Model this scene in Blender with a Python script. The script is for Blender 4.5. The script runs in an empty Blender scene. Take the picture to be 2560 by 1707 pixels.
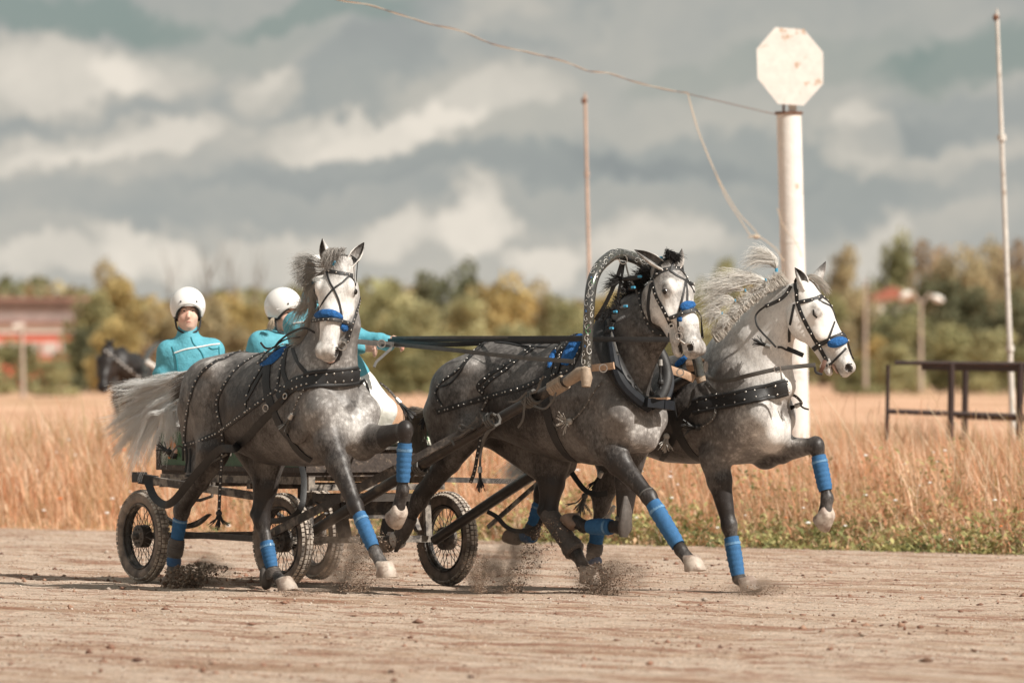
import bpy, bmesh, math, random
import numpy as np
from mathutils import Vector, Matrix
from mathutils.bvhtree import BVHTree
rnd = random.Random(7); nr = np.random.default_rng(11)
scn = bpy.context.scene
C = scn.collection
R_ = math.radians
# ---------------------------------------------------------------- camera
LENS = 280.0; F = 2560*LENS/36; HZ = 925.0; CH = 1.45       # focal length in photo pixels, horizon row, eye height
cam = bpy.data.cameras.new('camera'); camo = bpy.data.objects.new('camera', cam); C.objects.link(camo)
cam.lens = LENS; cam.sensor_width = 36; cam.clip_end = 6000; cam.clip_start = 0.5
cam.shift_y = (HZ-853.5)/2560
camo.location = (0, 0, CH); camo.rotation_euler = (R_(90), 0, 0)
cam.dof.use_dof = True; cam.dof.focus_distance = 51.6; cam.dof.aperture_fstop = 3.8
scn.camera = camo
scn.view_settings.view_transform = 'Standard'; scn.view_settings.look = 'None'
scn.view_settings.exposure = 0.28; scn.view_settings.gamma = 1
# ---------------------------------------------------------------- sun and sky
SUN_AZ, SUN_EL = 52.0, 44.0       # degrees to the right of "behind the camera"
sd = Vector((math.sin(R_(SUN_AZ))*math.cos(R_(SUN_EL)), -math.cos(R_(SUN_AZ))*math.cos(R_(SUN_EL)), math.sin(R_(SUN_EL))))
sun = bpy.data.lights.new('sun', 'SUN'); sun.energy = 5.0; sun.angle = R_(0.5); sun.color = (1.0, 0.94, 0.86)
suno = bpy.data.objects.new('sun', sun); C.objects.link(suno); suno.rotation_euler = (-sd).to_track_quat('-Z', 'Y').to_euler()
world = bpy.data.worlds.new('World'); scn.world = world; world.use_nodes = True
WN = world.node_tree; WN.nodes.clear()

class NT:
    """small node-graph helper"""
    def __init__(s, tree): s.t = tree
    def n(s, typ, **kw):
        nd = s.t.nodes.new(typ)
        for k, v in kw.items():
            if k.startswith('in_'):
                key = k[3:]
                nd.inputs[int(key) if key.isdigit() else key.replace('_', ' ')].default_value = v
            else: setattr(nd, k, v)
        return nd
    def put(s, val, sock):
        if isinstance(val, bpy.types.NodeSocket): s.t.links.new(val, sock)
        elif val is not None: sock.default_value = val
    def m(s, op, a, b=None, c=None, clamp=False):
        nd = s.t.nodes.new('ShaderNodeMath'); nd.operation = op; nd.use_clamp = clamp
        s.put(a, nd.inputs[0])
        if b is not None: s.put(b, nd.inputs[1])
        if c is not None: s.put(c, nd.inputs[2])
        return nd.outputs[0]
    def vm(s, op, a, b=None):
        nd = s.t.nodes.new('ShaderNodeVectorMath'); nd.operation = op
        s.put(a, nd.inputs[0])
        if b is not None: s.put(b, nd.inputs[1])
        return nd.outputs[0]
    def mix(s, f, a, b, blend='MIX'):
        nd = s.t.nodes.new('ShaderNodeMix'); nd.data_type = 'RGBA'; nd.blend_type = blend
        s.put(f, nd.inputs['Factor']); s.put(a, nd.inputs[6]); s.put(b, nd.inputs[7])
        return nd.outputs[2]
    def noise(s, vec=None, scale=5, detail=4, rough=0.5, dist=0.0, dims='3D'):
        nd = s.t.nodes.new('ShaderNodeTexNoise'); nd.noise_dimensions = dims
        nd.inputs['Scale'].default_value = scale; nd.inputs['Detail'].default_value = detail
        nd.inputs['Roughness'].default_value = rough; nd.inputs['Distortion'].default_value = dist
        if vec is not None: s.put(vec, nd.inputs['Vector'])
        return nd.outputs['Fac'], nd.outputs['Color']
    def ramp(s, fac, stops, interp='LINEAR'):
        nd = s.t.nodes.new('ShaderNodeValToRGB'); cr = nd.color_ramp; cr.interpolation = interp
        while len(cr.elements) < len(stops): cr.elements.new(0.5)
        for e, (p, c) in zip(cr.elements, stops):
            e.position = p; e.color = (c, c, c, 1) if not hasattr(c, '__len__') else (*c[:3], 1)
        s.put(fac, nd.inputs[0]); return nd.outputs[0]
    def mapr(s, v, a, b, c=0.0, d=1.0, smooth=False):
        nd = s.t.nodes.new('ShaderNodeMapRange'); nd.interpolation_type = 'SMOOTHSTEP' if smooth else 'LINEAR'
        s.put(v, nd.inputs[0])
        for i, x in enumerate((a, b, c, d)): nd.inputs[i+1].default_value = x
        return nd.outputs[0]

def build_sky():
    g = NT(WN)
    out = g.n('ShaderNodeOutputWorld'); bg = g.n('ShaderNodeBackground'); bg.inputs[1].default_value = 0.105
    sky = g.n('ShaderNodeTexSky'); sky.sky_type = 'NISHITA'; sky.sun_disc = False
    sky.sun_elevation = R_(SUN_EL); sky.sun_rotation = R_(180-SUN_AZ); sky.dust_density = 2.0; sky.air_density = 1.0
    tc = g.n('ShaderNodeTexCoord'); sx = g.n('ShaderNodeSeparateXYZ'); WN.links.new(tc.outputs['Generated'], sx.inputs[0])
    x, y, z = sx.outputs
    # bearing and elevation of the direction, scaled so one unit is about seven degrees
    az = g.m('MULTIPLY', g.m('ARCTAN2', x, y), F/2560.0)
    hyp = g.m('SQRT', g.m('ADD', g.m('MULTIPLY', x, x), g.m('MULTIPLY', y, y)))
    el = g.m('MULTIPLY', g.m('ARCTAN2', z, hyp), F/2560.0)
    cv = g.n('ShaderNodeCombineXYZ'); g.put(az, cv.inputs[0]); g.put(el, cv.inputs[1]); cv.inputs[2].default_value = 0.3
    p = cv.outputs[0]
    # turbulence bends the outline of every cloud
    wf, wc = g.noise(p, 4.0, 9, 0.66)
    wv = g.vm('SUBTRACT', wc, (0.5, 0.5, 0.5))
    sc = g.n('ShaderNodeVectorMath', operation='SCALE'); g.put(wv, sc.inputs[0]); sc.inputs['Scale'].default_value = 0.20
    pw = g.vm('ADD', p, sc.outputs[0])
    st = g.vm('MULTIPLY', pw, (1.0, 2.6, 1.0))
    big, _ = g.noise(st, 1.35, 7, 0.55)
    fine, _ = g.noise(g.vm('MULTIPLY', pw, (1.0, 1.7, 1.0)), 7.5, 9, 0.66)
    s2 = g.n('ShaderNodeSeparateXYZ'); g.put(pw, s2.inputs[0]); ax, ay = s2.outputs[0], s2.outputs[1]
    def P(dx, dy): return ((dx*1.0884-1280)/2560, (HZ-dy*1.0884)/2560)
    def blob(dx, dy, rx, ry, rot=0.0, soft=1.0, lo=1.0, hi=0.25):
        cx, cy = P(dx, dy); rx = rx*1.0884/2560; ry = ry*1.0884/2560; c, s = math.cos(R_(rot)), math.sin(R_(rot))
        ux = g.m('SUBTRACT', ax, cx); uy = g.m('SUBTRACT', ay, cy)
        a = g.m('ADD', g.m('MULTIPLY', ux, c/rx), g.m('MULTIPLY', uy, s/rx))
        b = g.m('ADD', g.m('MULTIPLY', ux, -s/ry), g.m('MULTIPLY', uy, c/ry))
        q = g.m('ADD', g.m('MULTIPLY', a, a), g.m('MULTIPLY', b, b))
        return g.mapr(q, lo*1.32, hi*1.3, 0, 1, True)
    def tot(bl):
        acc = None
        for d in bl:
            wgt = d[-1]; v = g.m('MULTIPLY', blob(*d[:-1]), wgt); acc = v if acc is None else g.m('ADD', acc, v)
        return acc
    # lit cloud masses, shaded undersides, clear gaps (bearing, height, half sizes, tilt, softness, weight)
    lit = tot([(150, 190, 250, 120, -4, 1, .62), (380, 170, 150, 80, 0, 1, .42), (640, 230, 95, 70, 20, 1, .5), (260, 350, 330, 45, 8, 1, .62),
               (820, 330, 280, 48, 6, 1, .66), (1130, 250, 220, 60, 15, 1, .38), (1940, 300, 105, 78, -20, 1, .66), (330, 575, 130, 50, -12, 1, .7),
               (600, 580, 170, 60, 0, 1, .42), (1060, 520, 90, 75, 25, 1, .75), (870, 560, 120, 60, 0, 1, .6), (1240, 580, 100, 50, 0, 1, .6),
               (1480, 530, 180, 65, 0, 1, .45), (120, 600, 160, 45, 0, 1, .45), (1950, 560, 140, 70, 20, 1, .4), (1180, 60, 250, 60, 5, 1, .22), (2200, 360, 250, 40, 5, 1, .2)])
    drk = tot([(170, 320, 320, 50, 12, 1, .55), (830, 190, 330, 90, 32, 1, .75), (560, 270, 90, 45, 30, 1, .4), (1050, 390, 620, 40, 3, 1, .7),
               (1750, 330, 480, 60, 4, 1, .75), (2150, 280, 300, 70, 0, 1, .65), (500, 470, 620, 60, 0, 1, .42), (1500, 430, 700, 80, 0, 1, .48),
               (1250, 70, 200, 60, 25, 1, .45), (2100, 420, 420, 60, 0, 1, .45)])
    gap = tot([(120, 30, 420, 55, 0, 1, .95), (780, 45, 230, 36, 0, 1, .8), (520, 110, 260, 60, 0, 1, .25), (2300, 120, 330, 80, 10, 1, .75), (1950, 110, 200, 60, 0, 1, .3), (1650, 160, 200, 50, 10, 1, .3)])
    v = g.m('ADD', 0.42, g.m('MULTIPLY', lit, 0.56)); v = g.m('SUBTRACT', v, g.m('MULTIPLY', drk, 0.32))
    v = g.m('ADD', v, g.m('MULTIPLY', g.m('SUBTRACT', big, 0.5), 0.75)); v = g.m('ADD', v, g.m('MULTIPLY', g.m('SUBTRACT', fine, 0.5), 0.42))
    v = g.m('ADD', v, g.mapr(ay, 0.35, 0.05, -0.05, 0.20))
    col = g.ramp(v, [(0.0, (0.265, 0.285, 0.285)), (0.35, (0.345, 0.36, 0.345)), (0.62, (0.49, 0.47, 0.42)), (1.0, (0.76, 0.70, 0.61))])
    # open sky between the clouds
    gm = g.m('ADD', gap, g.m('MULTIPLY', g.m('SUBTRACT', big, 0.55), 1.0)); gm = g.m('MULTIPLY', gm, g.m('SUBTRACT', 1.0, g.m('MULTIPLY', lit, 0.9)), clamp=True)
    blue = g.mix(0.72, sky.outputs[0], (1.55, 2.10, 2.05, 1))
    clouds = g.mix(1.0, col, (8.6, 8.6, 8.6, 1), 'MULTIPLY')
    clr = g.mix(g.m('MULTIPLY', gm, .95, clamp=True), clouds, blue)
    WN.links.new(clr, bg.inputs[0]); WN.links.new(bg.outputs[0], out.inputs[0])
build_sky()
# ---------------------------------------------------------------- geometry of view (for placing things at their real distance)
ZR = dict(A=(260,560),B=(260,960),C=(960,560),E=(960,960),F=(1600,560),G=(1500,960))
def S(z, x, y):
    if z == 'D': return (x*1.0884, y*1.0884)
    return (ZR[z][0]+x/2.94, ZR[z][1]+y/2.94)
def at(p, Y): return Vector(((p[0]-1280)/F*Y, Y, CH+(HZ-p[1])/F*Y))
# ---------------------------------------------------------------- tagging
def tag(o, label=None, cat=None, group=None, kind=None):
    if label: o['label'] = label
    if cat: o['category'] = cat
    if group: o['group'] = group
    if kind: o['kind'] = kind
    return o
def empty(name, loc=(0,0,0), rz=0.0):
    o = bpy.data.objects.new(name, None); o.location = loc; o.rotation_euler = (0, 0, rz); o.empty_display_size = .2; C.objects.link(o); return o
# ---------------------------------------------------------------- materials
MATS = {}
def pbr(name, col, rough=.6, metal=0.0, var=0.0, vscale=8.0, bump=0.0, bscale=40.0, col2=None, spec=0.5, trans=0.0, c2lo=.45, c2hi=.6, coords='Object'):
    if name in MATS: return MATS[name]
    m = bpy.data.materials.new(name); m.use_nodes = True; g = NT(m.node_tree); bs = m.node_tree.nodes['Principled BSDF']
    bs.inputs['Roughness'].default_value = rough; bs.inputs['Metallic'].default_value = metal; bs.inputs['Specular IOR Level'].default_value = spec
    bs.inputs['Base Color'].default_value = (*col, 1)
    tc = g.n('ShaderNodeTexCoord').outputs[coords]
    c = (*col, 1)
    if col2 is not None:
        f, _ = g.noise(tc, vscale, 6, .6); c = g.mix(g.mapr(f, c2lo, c2hi, 0, 1, True), c, (*col2, 1))
    if var:
        f, _ = g.noise(tc, vscale*2.3, 5, .6)
        c = g.mix(1.0, c, g.ramp(f, [(.25, 1-var), (.75, 1+var)]), 'MULTIPLY')
    if not isinstance(c, tuple): m.node_tree.links.new(c, bs.inputs['Base Color'])
    if bump:
        f, _ = g.noise(tc, bscale, 5, .6); b = g.n('ShaderNodeBump'); b.inputs['Strength'].default_value = 1.0; b.inputs['Distance'].default_value = bump
        m.node_tree.links.new(f, b.inputs['Height']); m.node_tree.links.new(b.outputs[0], bs.inputs['Normal'])
    MATS[name] = m; return m
def attr_mat(name, attr='tint', rough=.8, trans=0.0, var=.15, vscale=5.0, spec=.3):
    m = bpy.data.materials.new(name); m.use_nodes = True; g = NT(m.node_tree); bs = m.node_tree.nodes['Principled BSDF']
    a = g.n('ShaderNodeAttribute', attribute_name=attr); c = a.outputs['Color']
    if var:
        f, _ = g.noise(g.n('ShaderNodeTexCoord').outputs['Object'], vscale, 3, .6)
        c = g.mix(1.0, c, g.ramp(f, [(.25, 1-var), (.75, 1+var)]), 'MULTIPLY')
    m.node_tree.links.new(c, bs.inputs['Base Color']); bs.inputs['Roughness'].default_value = rough; bs.inputs['Specular IOR Level'].default_value = spec
    if trans:
        tr = g.n('ShaderNodeBsdfTranslucent'); m.node_tree.links.new(c, tr.inputs[0]); mx = g.n('ShaderNodeMixShader'); mx.inputs[0].default_value = trans
        m.node_tree.links.new(bs.outputs[0], mx.inputs[1]); m.node_tree.links.new(tr.outputs[0], mx.inputs[2])
        m.node_tree.links.new(mx.outputs[0], m.node_tree.nodes['Material Output'].inputs[0])
    MATS[name] = m; return m
LEATHER = pbr('black_leather', (.020,.019,.019), .56, var=.35, vscale=9, bump=.0015, bscale=120)
LEATHER_DUSTY = pbr('dusty_leather', (.10,.093,.085), .6, var=.3, vscale=9, bump=.0015, bscale=120)
LEATHER_TAN = pbr('tan_leather', (.50,.33,.22), .6, var=.3, vscale=14, bump=.003, bscale=60)
CHROME = pbr('stud_metal', (.62,.58,.54), .32, metal=1.0)
BLUE_WRAP = pbr('blue_bandage', (.034,.128,.28), .85, var=.18, vscale=14, bump=.002, bscale=90)
BLUE_FUR = pbr('blue_fleece', (.022,.125,.36), .95, var=.5, vscale=26, bump=.012, bscale=110)
TAPE = pbr('clear_tape', (.13,.26,.42), .25, var=.4, vscale=14)
HAIR_TIE = pbr('hair_tie', (.06,.30,.48), .7)
BOOT = pbr('leg_boot', (.10,.085,.075), .6, var=.3, vscale=14, bump=.002, bscale=60)
BOOT_WHITE = pbr('boot_white', (.62,.56,.50), .7, var=.2, vscale=14)
HORN = pbr('hoof_horn', (.46,.385,.32), .55, var=.22, vscale=12, bump=.002, bscale=60, col2=(.27,.20,.16))
HORN_DARK = pbr('hoof_horn_dark', (.24,.17,.13), .55, var=.25, vscale=12, bump=.002, bscale=60)
EYE = pbr('horse_eye', (.012,.008,.006), .08)
WOOD_DARK = pbr('dark_wood', (.055,.045,.038), .5, var=.4, vscale=7, bump=.003, bscale=40, col2=(.13,.105,.085), c2lo=.5, c2hi=.7)
WOOD_PALE = pbr('pale_wood', (.34,.26,.19), .6, var=.3, vscale=12, bump=.004, bscale=40)
IRON = pbr('dirty_iron', (.06,.054,.05), .55, metal=.2, var=.5, vscale=9, col2=(.20,.17,.145), c2lo=.48, c2hi=.62, bump=.002)
IRON_DUST = pbr('dusty_iron', (.30,.26,.22), .6, metal=.2, var=.4, vscale=12, col2=(.07,.06,.055), c2lo=.42, c2hi=.58, bump=.003)
RUBBER = pbr('dusty_rubber', (.095,.08,.07), .85, var=.3, vscale=8, col2=(.25,.20,.165), c2lo=.32, c2hi=.58)
RUBBER_TREAD = pbr('dusty_tread', (.50,.43,.36), .9, var=.4, vscale=12, col2=(.22,.19,.165))
# ---------------------------------------------------------------- mesh builder
class MB:
    def __init__(s): s.v = []; s.f = []; s.mi = []; s.mats = []
    def m(s, mat):
        if mat not in s.mats: s.mats.append(mat)
        return s.mats.index(mat)
    def add(s, vs, fs, mat):
        b = len(s.v); i = s.m(mat); s.v += [tuple(v) for v in vs]; s.f += [tuple(b+j for j in f) for f in fs]; s.mi += [i]*len(fs)
    def frame(s, t, up=None):
        t = Vector(t).normalized(); u = Vector(up) if up is not None else (Vector((0,0,1)) if abs(t.z) < .9 else Vector((1,0,0)))
        a = u - t*u.dot(t)
        if a.length < 1e-6: a = t.orthogonal()
        a.normalize(); return t, a, t.cross(a)
    def tube(s, pts, r, mat, n=10, cap=True, flat=None, up=None):
        """round or elliptical tube along points; r one radius or a list; flat = (a, b) factors"""
        pts = [Vector(p) for p in pts]; L = len(pts); rr = r if hasattr(r, '__len__') else [r]*L
        fa, fb = flat or (1, 1); vs = []; prev = None
        for i, p in enumerate(pts):
            t = (pts[min(i+1, L-1)]-pts[max(i-1, 0)])
            if t.length < 1e-9: t = Vector((0,0,1))
            t, a, b = s.frame(t, prev if prev is not None else up); prev = a
            for k in range(n):
                th = 2*math.pi*k/n; vs.append(p + a*(math.cos(th)*rr[i]*fa) + b*(math.sin(th)*rr[i]*fb))
        fs = [(i*n+k, i*n+(k+1) % n, (i+1)*n+(k+1) % n, (i+1)*n+k) for i in range(L-1) for k in range(n)]
        if cap: fs += [tuple(range(n-1, -1, -1)), tuple((L-1)*n+k for k in range(n))]
        s.add(vs, fs, mat)
    def box(s, c, size, mat, rot=None):
        M = rot or Matrix.Identity(3); c = Vector(c); vs = []
        for dx in (-.5, .5):
            for dy in (-.5, .5):
                for dz in (-.5, .5): vs.append(c + M @ Vector((dx*size[0], dy*size[1], dz*size[2])))
        s.add(vs, [(0,1,3,2),(4,6,7,5),(0,4,5,1),(2,3,7,6),(0,2,6,4),(1,5,7,3)], mat)
    def bar(s, a, b, w, h, mat, up=(0,0,1)):
        a, b = Vector(a), Vector(b); t, u, v = s.frame(b-a, up); vs = []
        for p in (a, b):
            for i, j in ((-1,-1),(1,-1),(1,1),(-1,1)): vs.append(p + v*(i*w/2) + u*(j*h/2))
        s.add(vs, [(3,2,1,0),(4,5,6,7),(0,1,5,4),(1,2,6,5),(2,3,7,6),(3,0,4,7)], mat)
    def ball(s, c, r, mat, seg=8, rings=5, axes=None):
        c = Vector(c); r = r if hasattr(r, '__len__') else (r, r, r); M = axes or Matrix.Identity(3); vs = [c + M @ Vector((0,0,r[2]))]
        for i in range(1, rings):
            ph = math.pi*i/rings
            for k in range(seg):
                th = 2*math.pi*k/seg; vs.append(c + M @ Vector((r[0]*math.sin(ph)*math.cos(th), r[1]*math.sin(ph)*math.sin(th), r[2]*math.cos(ph))))
        vs.append(c - M @ Vector((0,0,r[2]))); fs = [(0, 1+k, 1+(k+1) % seg) for k in range(seg)]
        for i in range(rings-2):
            for k in range(seg): a = 1+i*seg; fs.append((a+k, a+seg+k, a+seg+(k+1) % seg, a+(k+1) % seg))
        a = 1+(rings-2)*seg; fs += [(a+k, len(vs)-1, a+(k+1) % seg) for k in range(seg)]
        s.add(vs, fs, mat)
    def ribbon(s, pts, nrm, w, mat, t=.004, lift=.003, crown=0.0):
        """strap lying on a surface: points, outward normals"""
        pts = [Vector(p) for p in pts]; L = len(pts); ww = w if hasattr(w, '__len__') else [w]*L; vs = []
        for i, p in enumerate(pts):
            tg = (pts[min(i+1, L-1)]-pts[max(i-1, 0)]).normalized(); n = (nrm[i]-tg*nrm[i].dot(tg)); n = n.normalized() if n.length > 1e-6 else tg.orthogonal().normalized()
            sd_ = tg.cross(n)
            for o, h in ((-.5, lift), (.5, lift), (.5, lift+t*.7), (.25, lift+t+crown), (-.25, lift+t+crown), (-.5, lift+t*.7)): vs.append(p + sd_*(o*ww[i]) + n*h)
        k = 6; fs = [(i*k+j, i*k+(j+1) % k, (i+1)*k+(j+1) % k, (i+1)*k+j) for i in range(L-1) for j in range(k)]
        fs += [tuple(range(k-1, -1, -1)), tuple((L-1)*k+j for j in range(k))]
        s.add(vs, fs, mat)
    def disc_prism(s, poly, n, depth, mat):
        """flat outline (points) extruded along n"""
        n = Vector(n).normalized(); L = len(poly); vs = [Vector(p) for p in poly]+[Vector(p)+n*depth for p in poly]
        fs = [tuple(range(L-1, -1, -1)), tuple(range(L, 2*L))]+[(i, (i+1) % L, L+(i+1) % L, L+i) for i in range(L)]
        s.add(vs, fs, mat)
    def build(s, name, parent=None, smooth=True, mat=None, auto=None):
        me = bpy.data.meshes.new(name); me.from_pydata(s.v, [], s.f)
        for mt in s.mats: me.materials.append(mt)
        me.polygons.foreach_set('material_index', s.mi)
        bm = bmesh.new(); bm.from_mesh(me); bmesh.ops.recalc_face_normals(bm, faces=bm.faces); bm.to_mesh(me); bm.free()
        if smooth:
            me.shade_smooth(); me.set_sharp_from_angle(angle=R_(auto or 38))
        o = bpy.data.objects.new(name, me); C.objects.link(o)
        if parent: o.parent = parent
        return o
def np_mesh(name, verts, faces, mats, parent=None, smooth=False, color=None, tone=None, mi=None):
    """fast mesh from arrays; faces (N,3) or (N,4)"""
    verts = np.asarray(verts, np.float32); faces = np.asarray(faces, np.int32); k = faces.shape[1]
    me = bpy.data.meshes.new(name); me.vertices.add(len(verts)); me.vertices.foreach_set('co', verts.ravel())
    me.loops.add(faces.size); me.loops.foreach_set('vertex_index', faces.ravel()); me.polygons.add(len(faces))
    me.polygons.foreach_set('loop_start', np.arange(len(faces), dtype=np.int32)*k)
    if mi is not None: me.polygons.foreach_set('material_index', mi)
    me.update(calc_edges=True)
    for mt in (mats if isinstance(mats, (list, tuple)) else [mats]): me.materials.append(mt)
    if color is not None:
        a = me.attributes.new('tint', 'FLOAT_COLOR', 'POINT'); c = np.ones((len(verts), 4), np.float32); c[:, :3] = color; a.data.foreach_set('color', c.ravel())
    if tone is not None:
        a = me.attributes.new('tone', 'FLOAT', 'POINT'); a.data.foreach_set('value', np.asarray(tone, np.float32))
    if smooth: me.shade_smooth()
    me.validate()
    o = bpy.data.objects.new(name, me); C.objects.link(o)
    if parent: o.parent = parent
    return o
def spline(pts, n):
    """Catmull-Rom through points -> n samples"""
    P_ = [np.array(p, float) for p in pts]
    if len(P_) == 2: return [Vector(P_[0]+(P_[1]-P_[0])*i/(n-1)) for i in range(n)]
    P_ = [2*P_[0]-P_[1]]+P_+[2*P_[-1]-P_[-2]]; m_ = len(P_)-3; out = []
    for i in range(n):
        t = i/(n-1)*m_; k = min(int(t), m_-1); t -= k; a, b, c, d = P_[k:k+4]
        out.append(.5*((2*b)+(-a+c)*t+(2*a-5*b+4*c-d)*t*t+(-a+3*b-3*c+d)*t**3))
    return [Vector(o) if len(o) > 2 else o for o in out]
def vnoise(x, y, seed=0):
    """smooth value noise on arrays"""
    xi = np.floor(x).astype(np.int64); yi = np.floor(y).astype(np.int64); fx = x-xi; fy = y-yi; fx = fx*fx*(3-2*fx); fy = fy*fy*(3-2*fy)
    def h(a, b):
        n = (a*374761393+b*668265263+seed*144665) & 0x7fffffff; n = ((n ^ (n >> 13))*1274126177) & 0x7fffffff
        return ((n ^ (n >> 16)) & 0xffff)/65535.0
    return (h(xi, yi)*(1-fx)+h(xi+1, yi)*fx)*(1-fy)+(h(xi, yi+1)*(1-fx)+h(xi+1, yi+1)*fx)*fy
def fbm(x, y, o=4, seed=0):
    t = 0; a = .5
    for i in range(o): t = t+a*vnoise(x*2**i, y*2**i, seed+i*17); a *= .5
    return t
# ---------------------------------------------------------------- sculpting field: rounded masses blended into one skin
class Sculpt:
    def __init__(s, lo, hi, h=.01):
        s.h = h; s.lo = np.array(lo, float); n = np.ceil((np.array(hi)-s.lo)/h).astype(int)+1; s.n = n
        s.D = np.full(n, 1.0, np.float32); s.T = np.zeros(n, np.float32)
    def sub(s, lo, hi):
        a = np.clip(np.floor((np.array(lo)-s.lo)/s.h).astype(int), 0, s.n); b = np.clip(np.ceil((np.array(hi)-s.lo)/s.h).astype(int)+1, 0, s.n)
        sl = tuple(slice(i, j) for i, j in zip(a, b))
        ax = [s.lo[i]+s.h*np.arange(a[i], b[i], dtype=np.float32) for i in range(3)]
        return sl, ax[0][:, None, None], ax[1][None, :, None], ax[2][None, None, :]
    def blend(s, sl, d, k, tone, cut=False):
        a = s.D[sl]
        if a.size == 0: return
        if cut:
            nd = -d; h = np.maximum(k-np.abs(a-nd), 0)/max(k, 1e-5); s.D[sl] = np.maximum(a, nd)+h*h*k*.25
            if tone is not None: s.T[sl] = np.where(nd > a-.004, tone, s.T[sl])
            return
        h = np.maximum(k-np.abs(a-d), 0)/max(k, 1e-5); s.D[sl] = np.minimum(a, d)-h*h*k*.25
        if tone is not None:
            w = np.clip(.5+.5*(a-d)/max(k, 1e-4), 0, 1); s.T[sl] = s.T[sl]*(1-w)+tone*w
    def cone(s, A, B, ra, rb, lat=(0,1,0), k=.03, tone=.4, tone2=None, cut=False):
        A = np.array(A, float); B = np.array(B, float); ra = ra if hasattr(ra, '__len__') else (ra, ra); rb = rb if hasattr(rb, '__len__') else (rb, rb)
        L = np.linalg.norm(B-A)+1e-9; t = (B-A)/L; l = np.array(lat, float); l = l-t*(l@t)
        if np.linalg.norm(l) < 1e-3: l = np.array([1., 0, 0])-t*t[0]
        l /= np.linalg.norm(l); m = np.cross(t, l); pad = max(*ra, *rb)+k+.03
        sl, X, Y, Z = s.sub(np.minimum(A, B)-pad, np.maximum(A, B)+pad)
        X = X-A[0]; Y = Y-A[1]; Z = Z-A[2]
        q = X*t[0]+Y*t[1]+Z*t[2]; h = np.clip(q/L, 0, 1); e = q-h*L; e1 = X*l[0]+Y*l[1]+Z*l[2]; e2 = X*m[0]+Y*m[1]+Z*m[2]
        w = ra[0]+(rb[0]-ra[0])*h; v = ra[1]+(rb[1]-ra[1])*h; mn = np.minimum(w, v)
        k0 = np.sqrt((e1/w)**2+(e2/v)**2+(e/mn)**2); k1 = np.sqrt((e1/w**2)**2+(e2/v**2)**2+(e/mn**2)**2)+1e-9
        tn = tone if tone2 is None else tone+(tone2-tone)*h
        s.blend(sl, k0*(k0-1)/k1, k, tn, cut)
    def ell(s, c, r, axes=None, k=.03, tone=.4, cut=False):
        c = np.array(c, float); M = np.array(axes if axes is not None else np.eye(3), float); pad = max(r)+k+.03
        sl, X, Y, Z = s.sub(c-pad, c+pad); X = X-c[0]; Y = Y-c[1]; Z = Z-c[2]; k0 = 0; k1 = 0
        for i in range(3):
            e = X*M[i][0]+Y*M[i][1]+Z*M[i][2]; k0 = k0+(e/r[i])**2; k1 = k1+(e/r[i]**2)**2
        k0 = np.sqrt(k0); k1 = np.sqrt(k1)+1e-9
        s.blend(sl, k0*(k0-1)/k1, k, tone, cut)
    def chain(s, pts, rads, lat=(0,1,0), k=.03, tones=None):
        for i in range(len(pts)-1):
            t0, t1 = (tones[i], tones[i+1]) if tones else (.4, None)
            s.cone(pts[i], pts[i+1], rads[i], rads[i+1], lat, k, t0, t1)
    def mesh(s, relax=2):
        D = s.D; ins = D < 0; nx, ny, nz = D.shape
        cnt = np.zeros((nx-1, ny-1, nz-1), np.int8)
        for a in (0, 1):
            for b in (0, 1):
                for c in (0, 1): cnt += ins[a:nx-1+a, b:ny-1+b, c:nz-1+c]
        act = np.argwhere((cnt > 0) & (cnt < 8)); idx = np.full(cnt.shape, -1, np.int32); idx[tuple(act.T)] = np.arange(len(act))
        acc = np.zeros((len(act), 3)); num = np.zeros(len(act)); cor = [(a, b, c) for a in (0, 1) for b in (0, 1) for c in (0, 1)]
        val = {c: D[act[:, 0]+c[0], act[:, 1]+c[1], act[:, 2]+c[2]] for c in cor}
        for c in cor:
            for ax in range(3):
                if c[ax]: continue
                d = list(c); d[ax] = 1; d = tuple(d); va, vb = val[c], val[d]; x = (va < 0) != (vb < 0)
                t = np.where(x, va/np.where(va-vb == 0, 1, va-vb), 0); p = np.tile(np.array(c, float), (len(act), 1)); p[:, ax] += t
                acc += p*x[:, None]; num += x
        V = s.lo+s.h*(act+acc/num[:, None]); T = s.T[act[:, 0], act[:, 1], act[:, 2]]; faces = []
        for ax in range(3):
            o = [i for i in range(3) if i != ax]; n0 = [slice(None)]*3; n1 = [slice(None)]*3; n0[ax] = slice(0, -1); n1[ax] = slice(1, None)
            x = ins[tuple(n0)] != ins[tuple(n1)]; e = np.argwhere(x); e = e[(e[:, o[0]] > 0) & (e[:, o[1]] > 0) & (e[:, o[0]] < D.shape[o[0]]-1) & (e[:, o[1]] < D.shape[o[1]]-1)]
            q = []
            for da, db in ((-1, -1), (0, -1), (0, 0), (-1, 0)):
                f = e.copy(); f[:, o[0]] += da; f[:, o[1]] += db; q.append(idx[tuple(f.T)])
            q = np.stack(q, 1); fl = ins[tuple(e.T)]
            if ax == 1: fl = ~fl
            q[~fl] = q[~fl][:, ::-1]; faces.append(q[(q >= 0).all(1)])
        Fc = np.concatenate(faces)
        for _ in range(relax):       # light smoothing
            sm = np.zeros_like(V); ct = np.zeros(len(V))
            for i in range(4):
                j = (i+1) % 4; np.add.at(sm, Fc[:, i], V[Fc[:, j]]); np.add.at(ct, Fc[:, i], 1); np.add.at(sm, Fc[:, j], V[Fc[:, i]]); np.add.at(ct, Fc[:, j], 1)
            V = V+.5*(sm/np.maximum(ct, 1)[:, None]-V)
        return V, Fc, T
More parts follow.
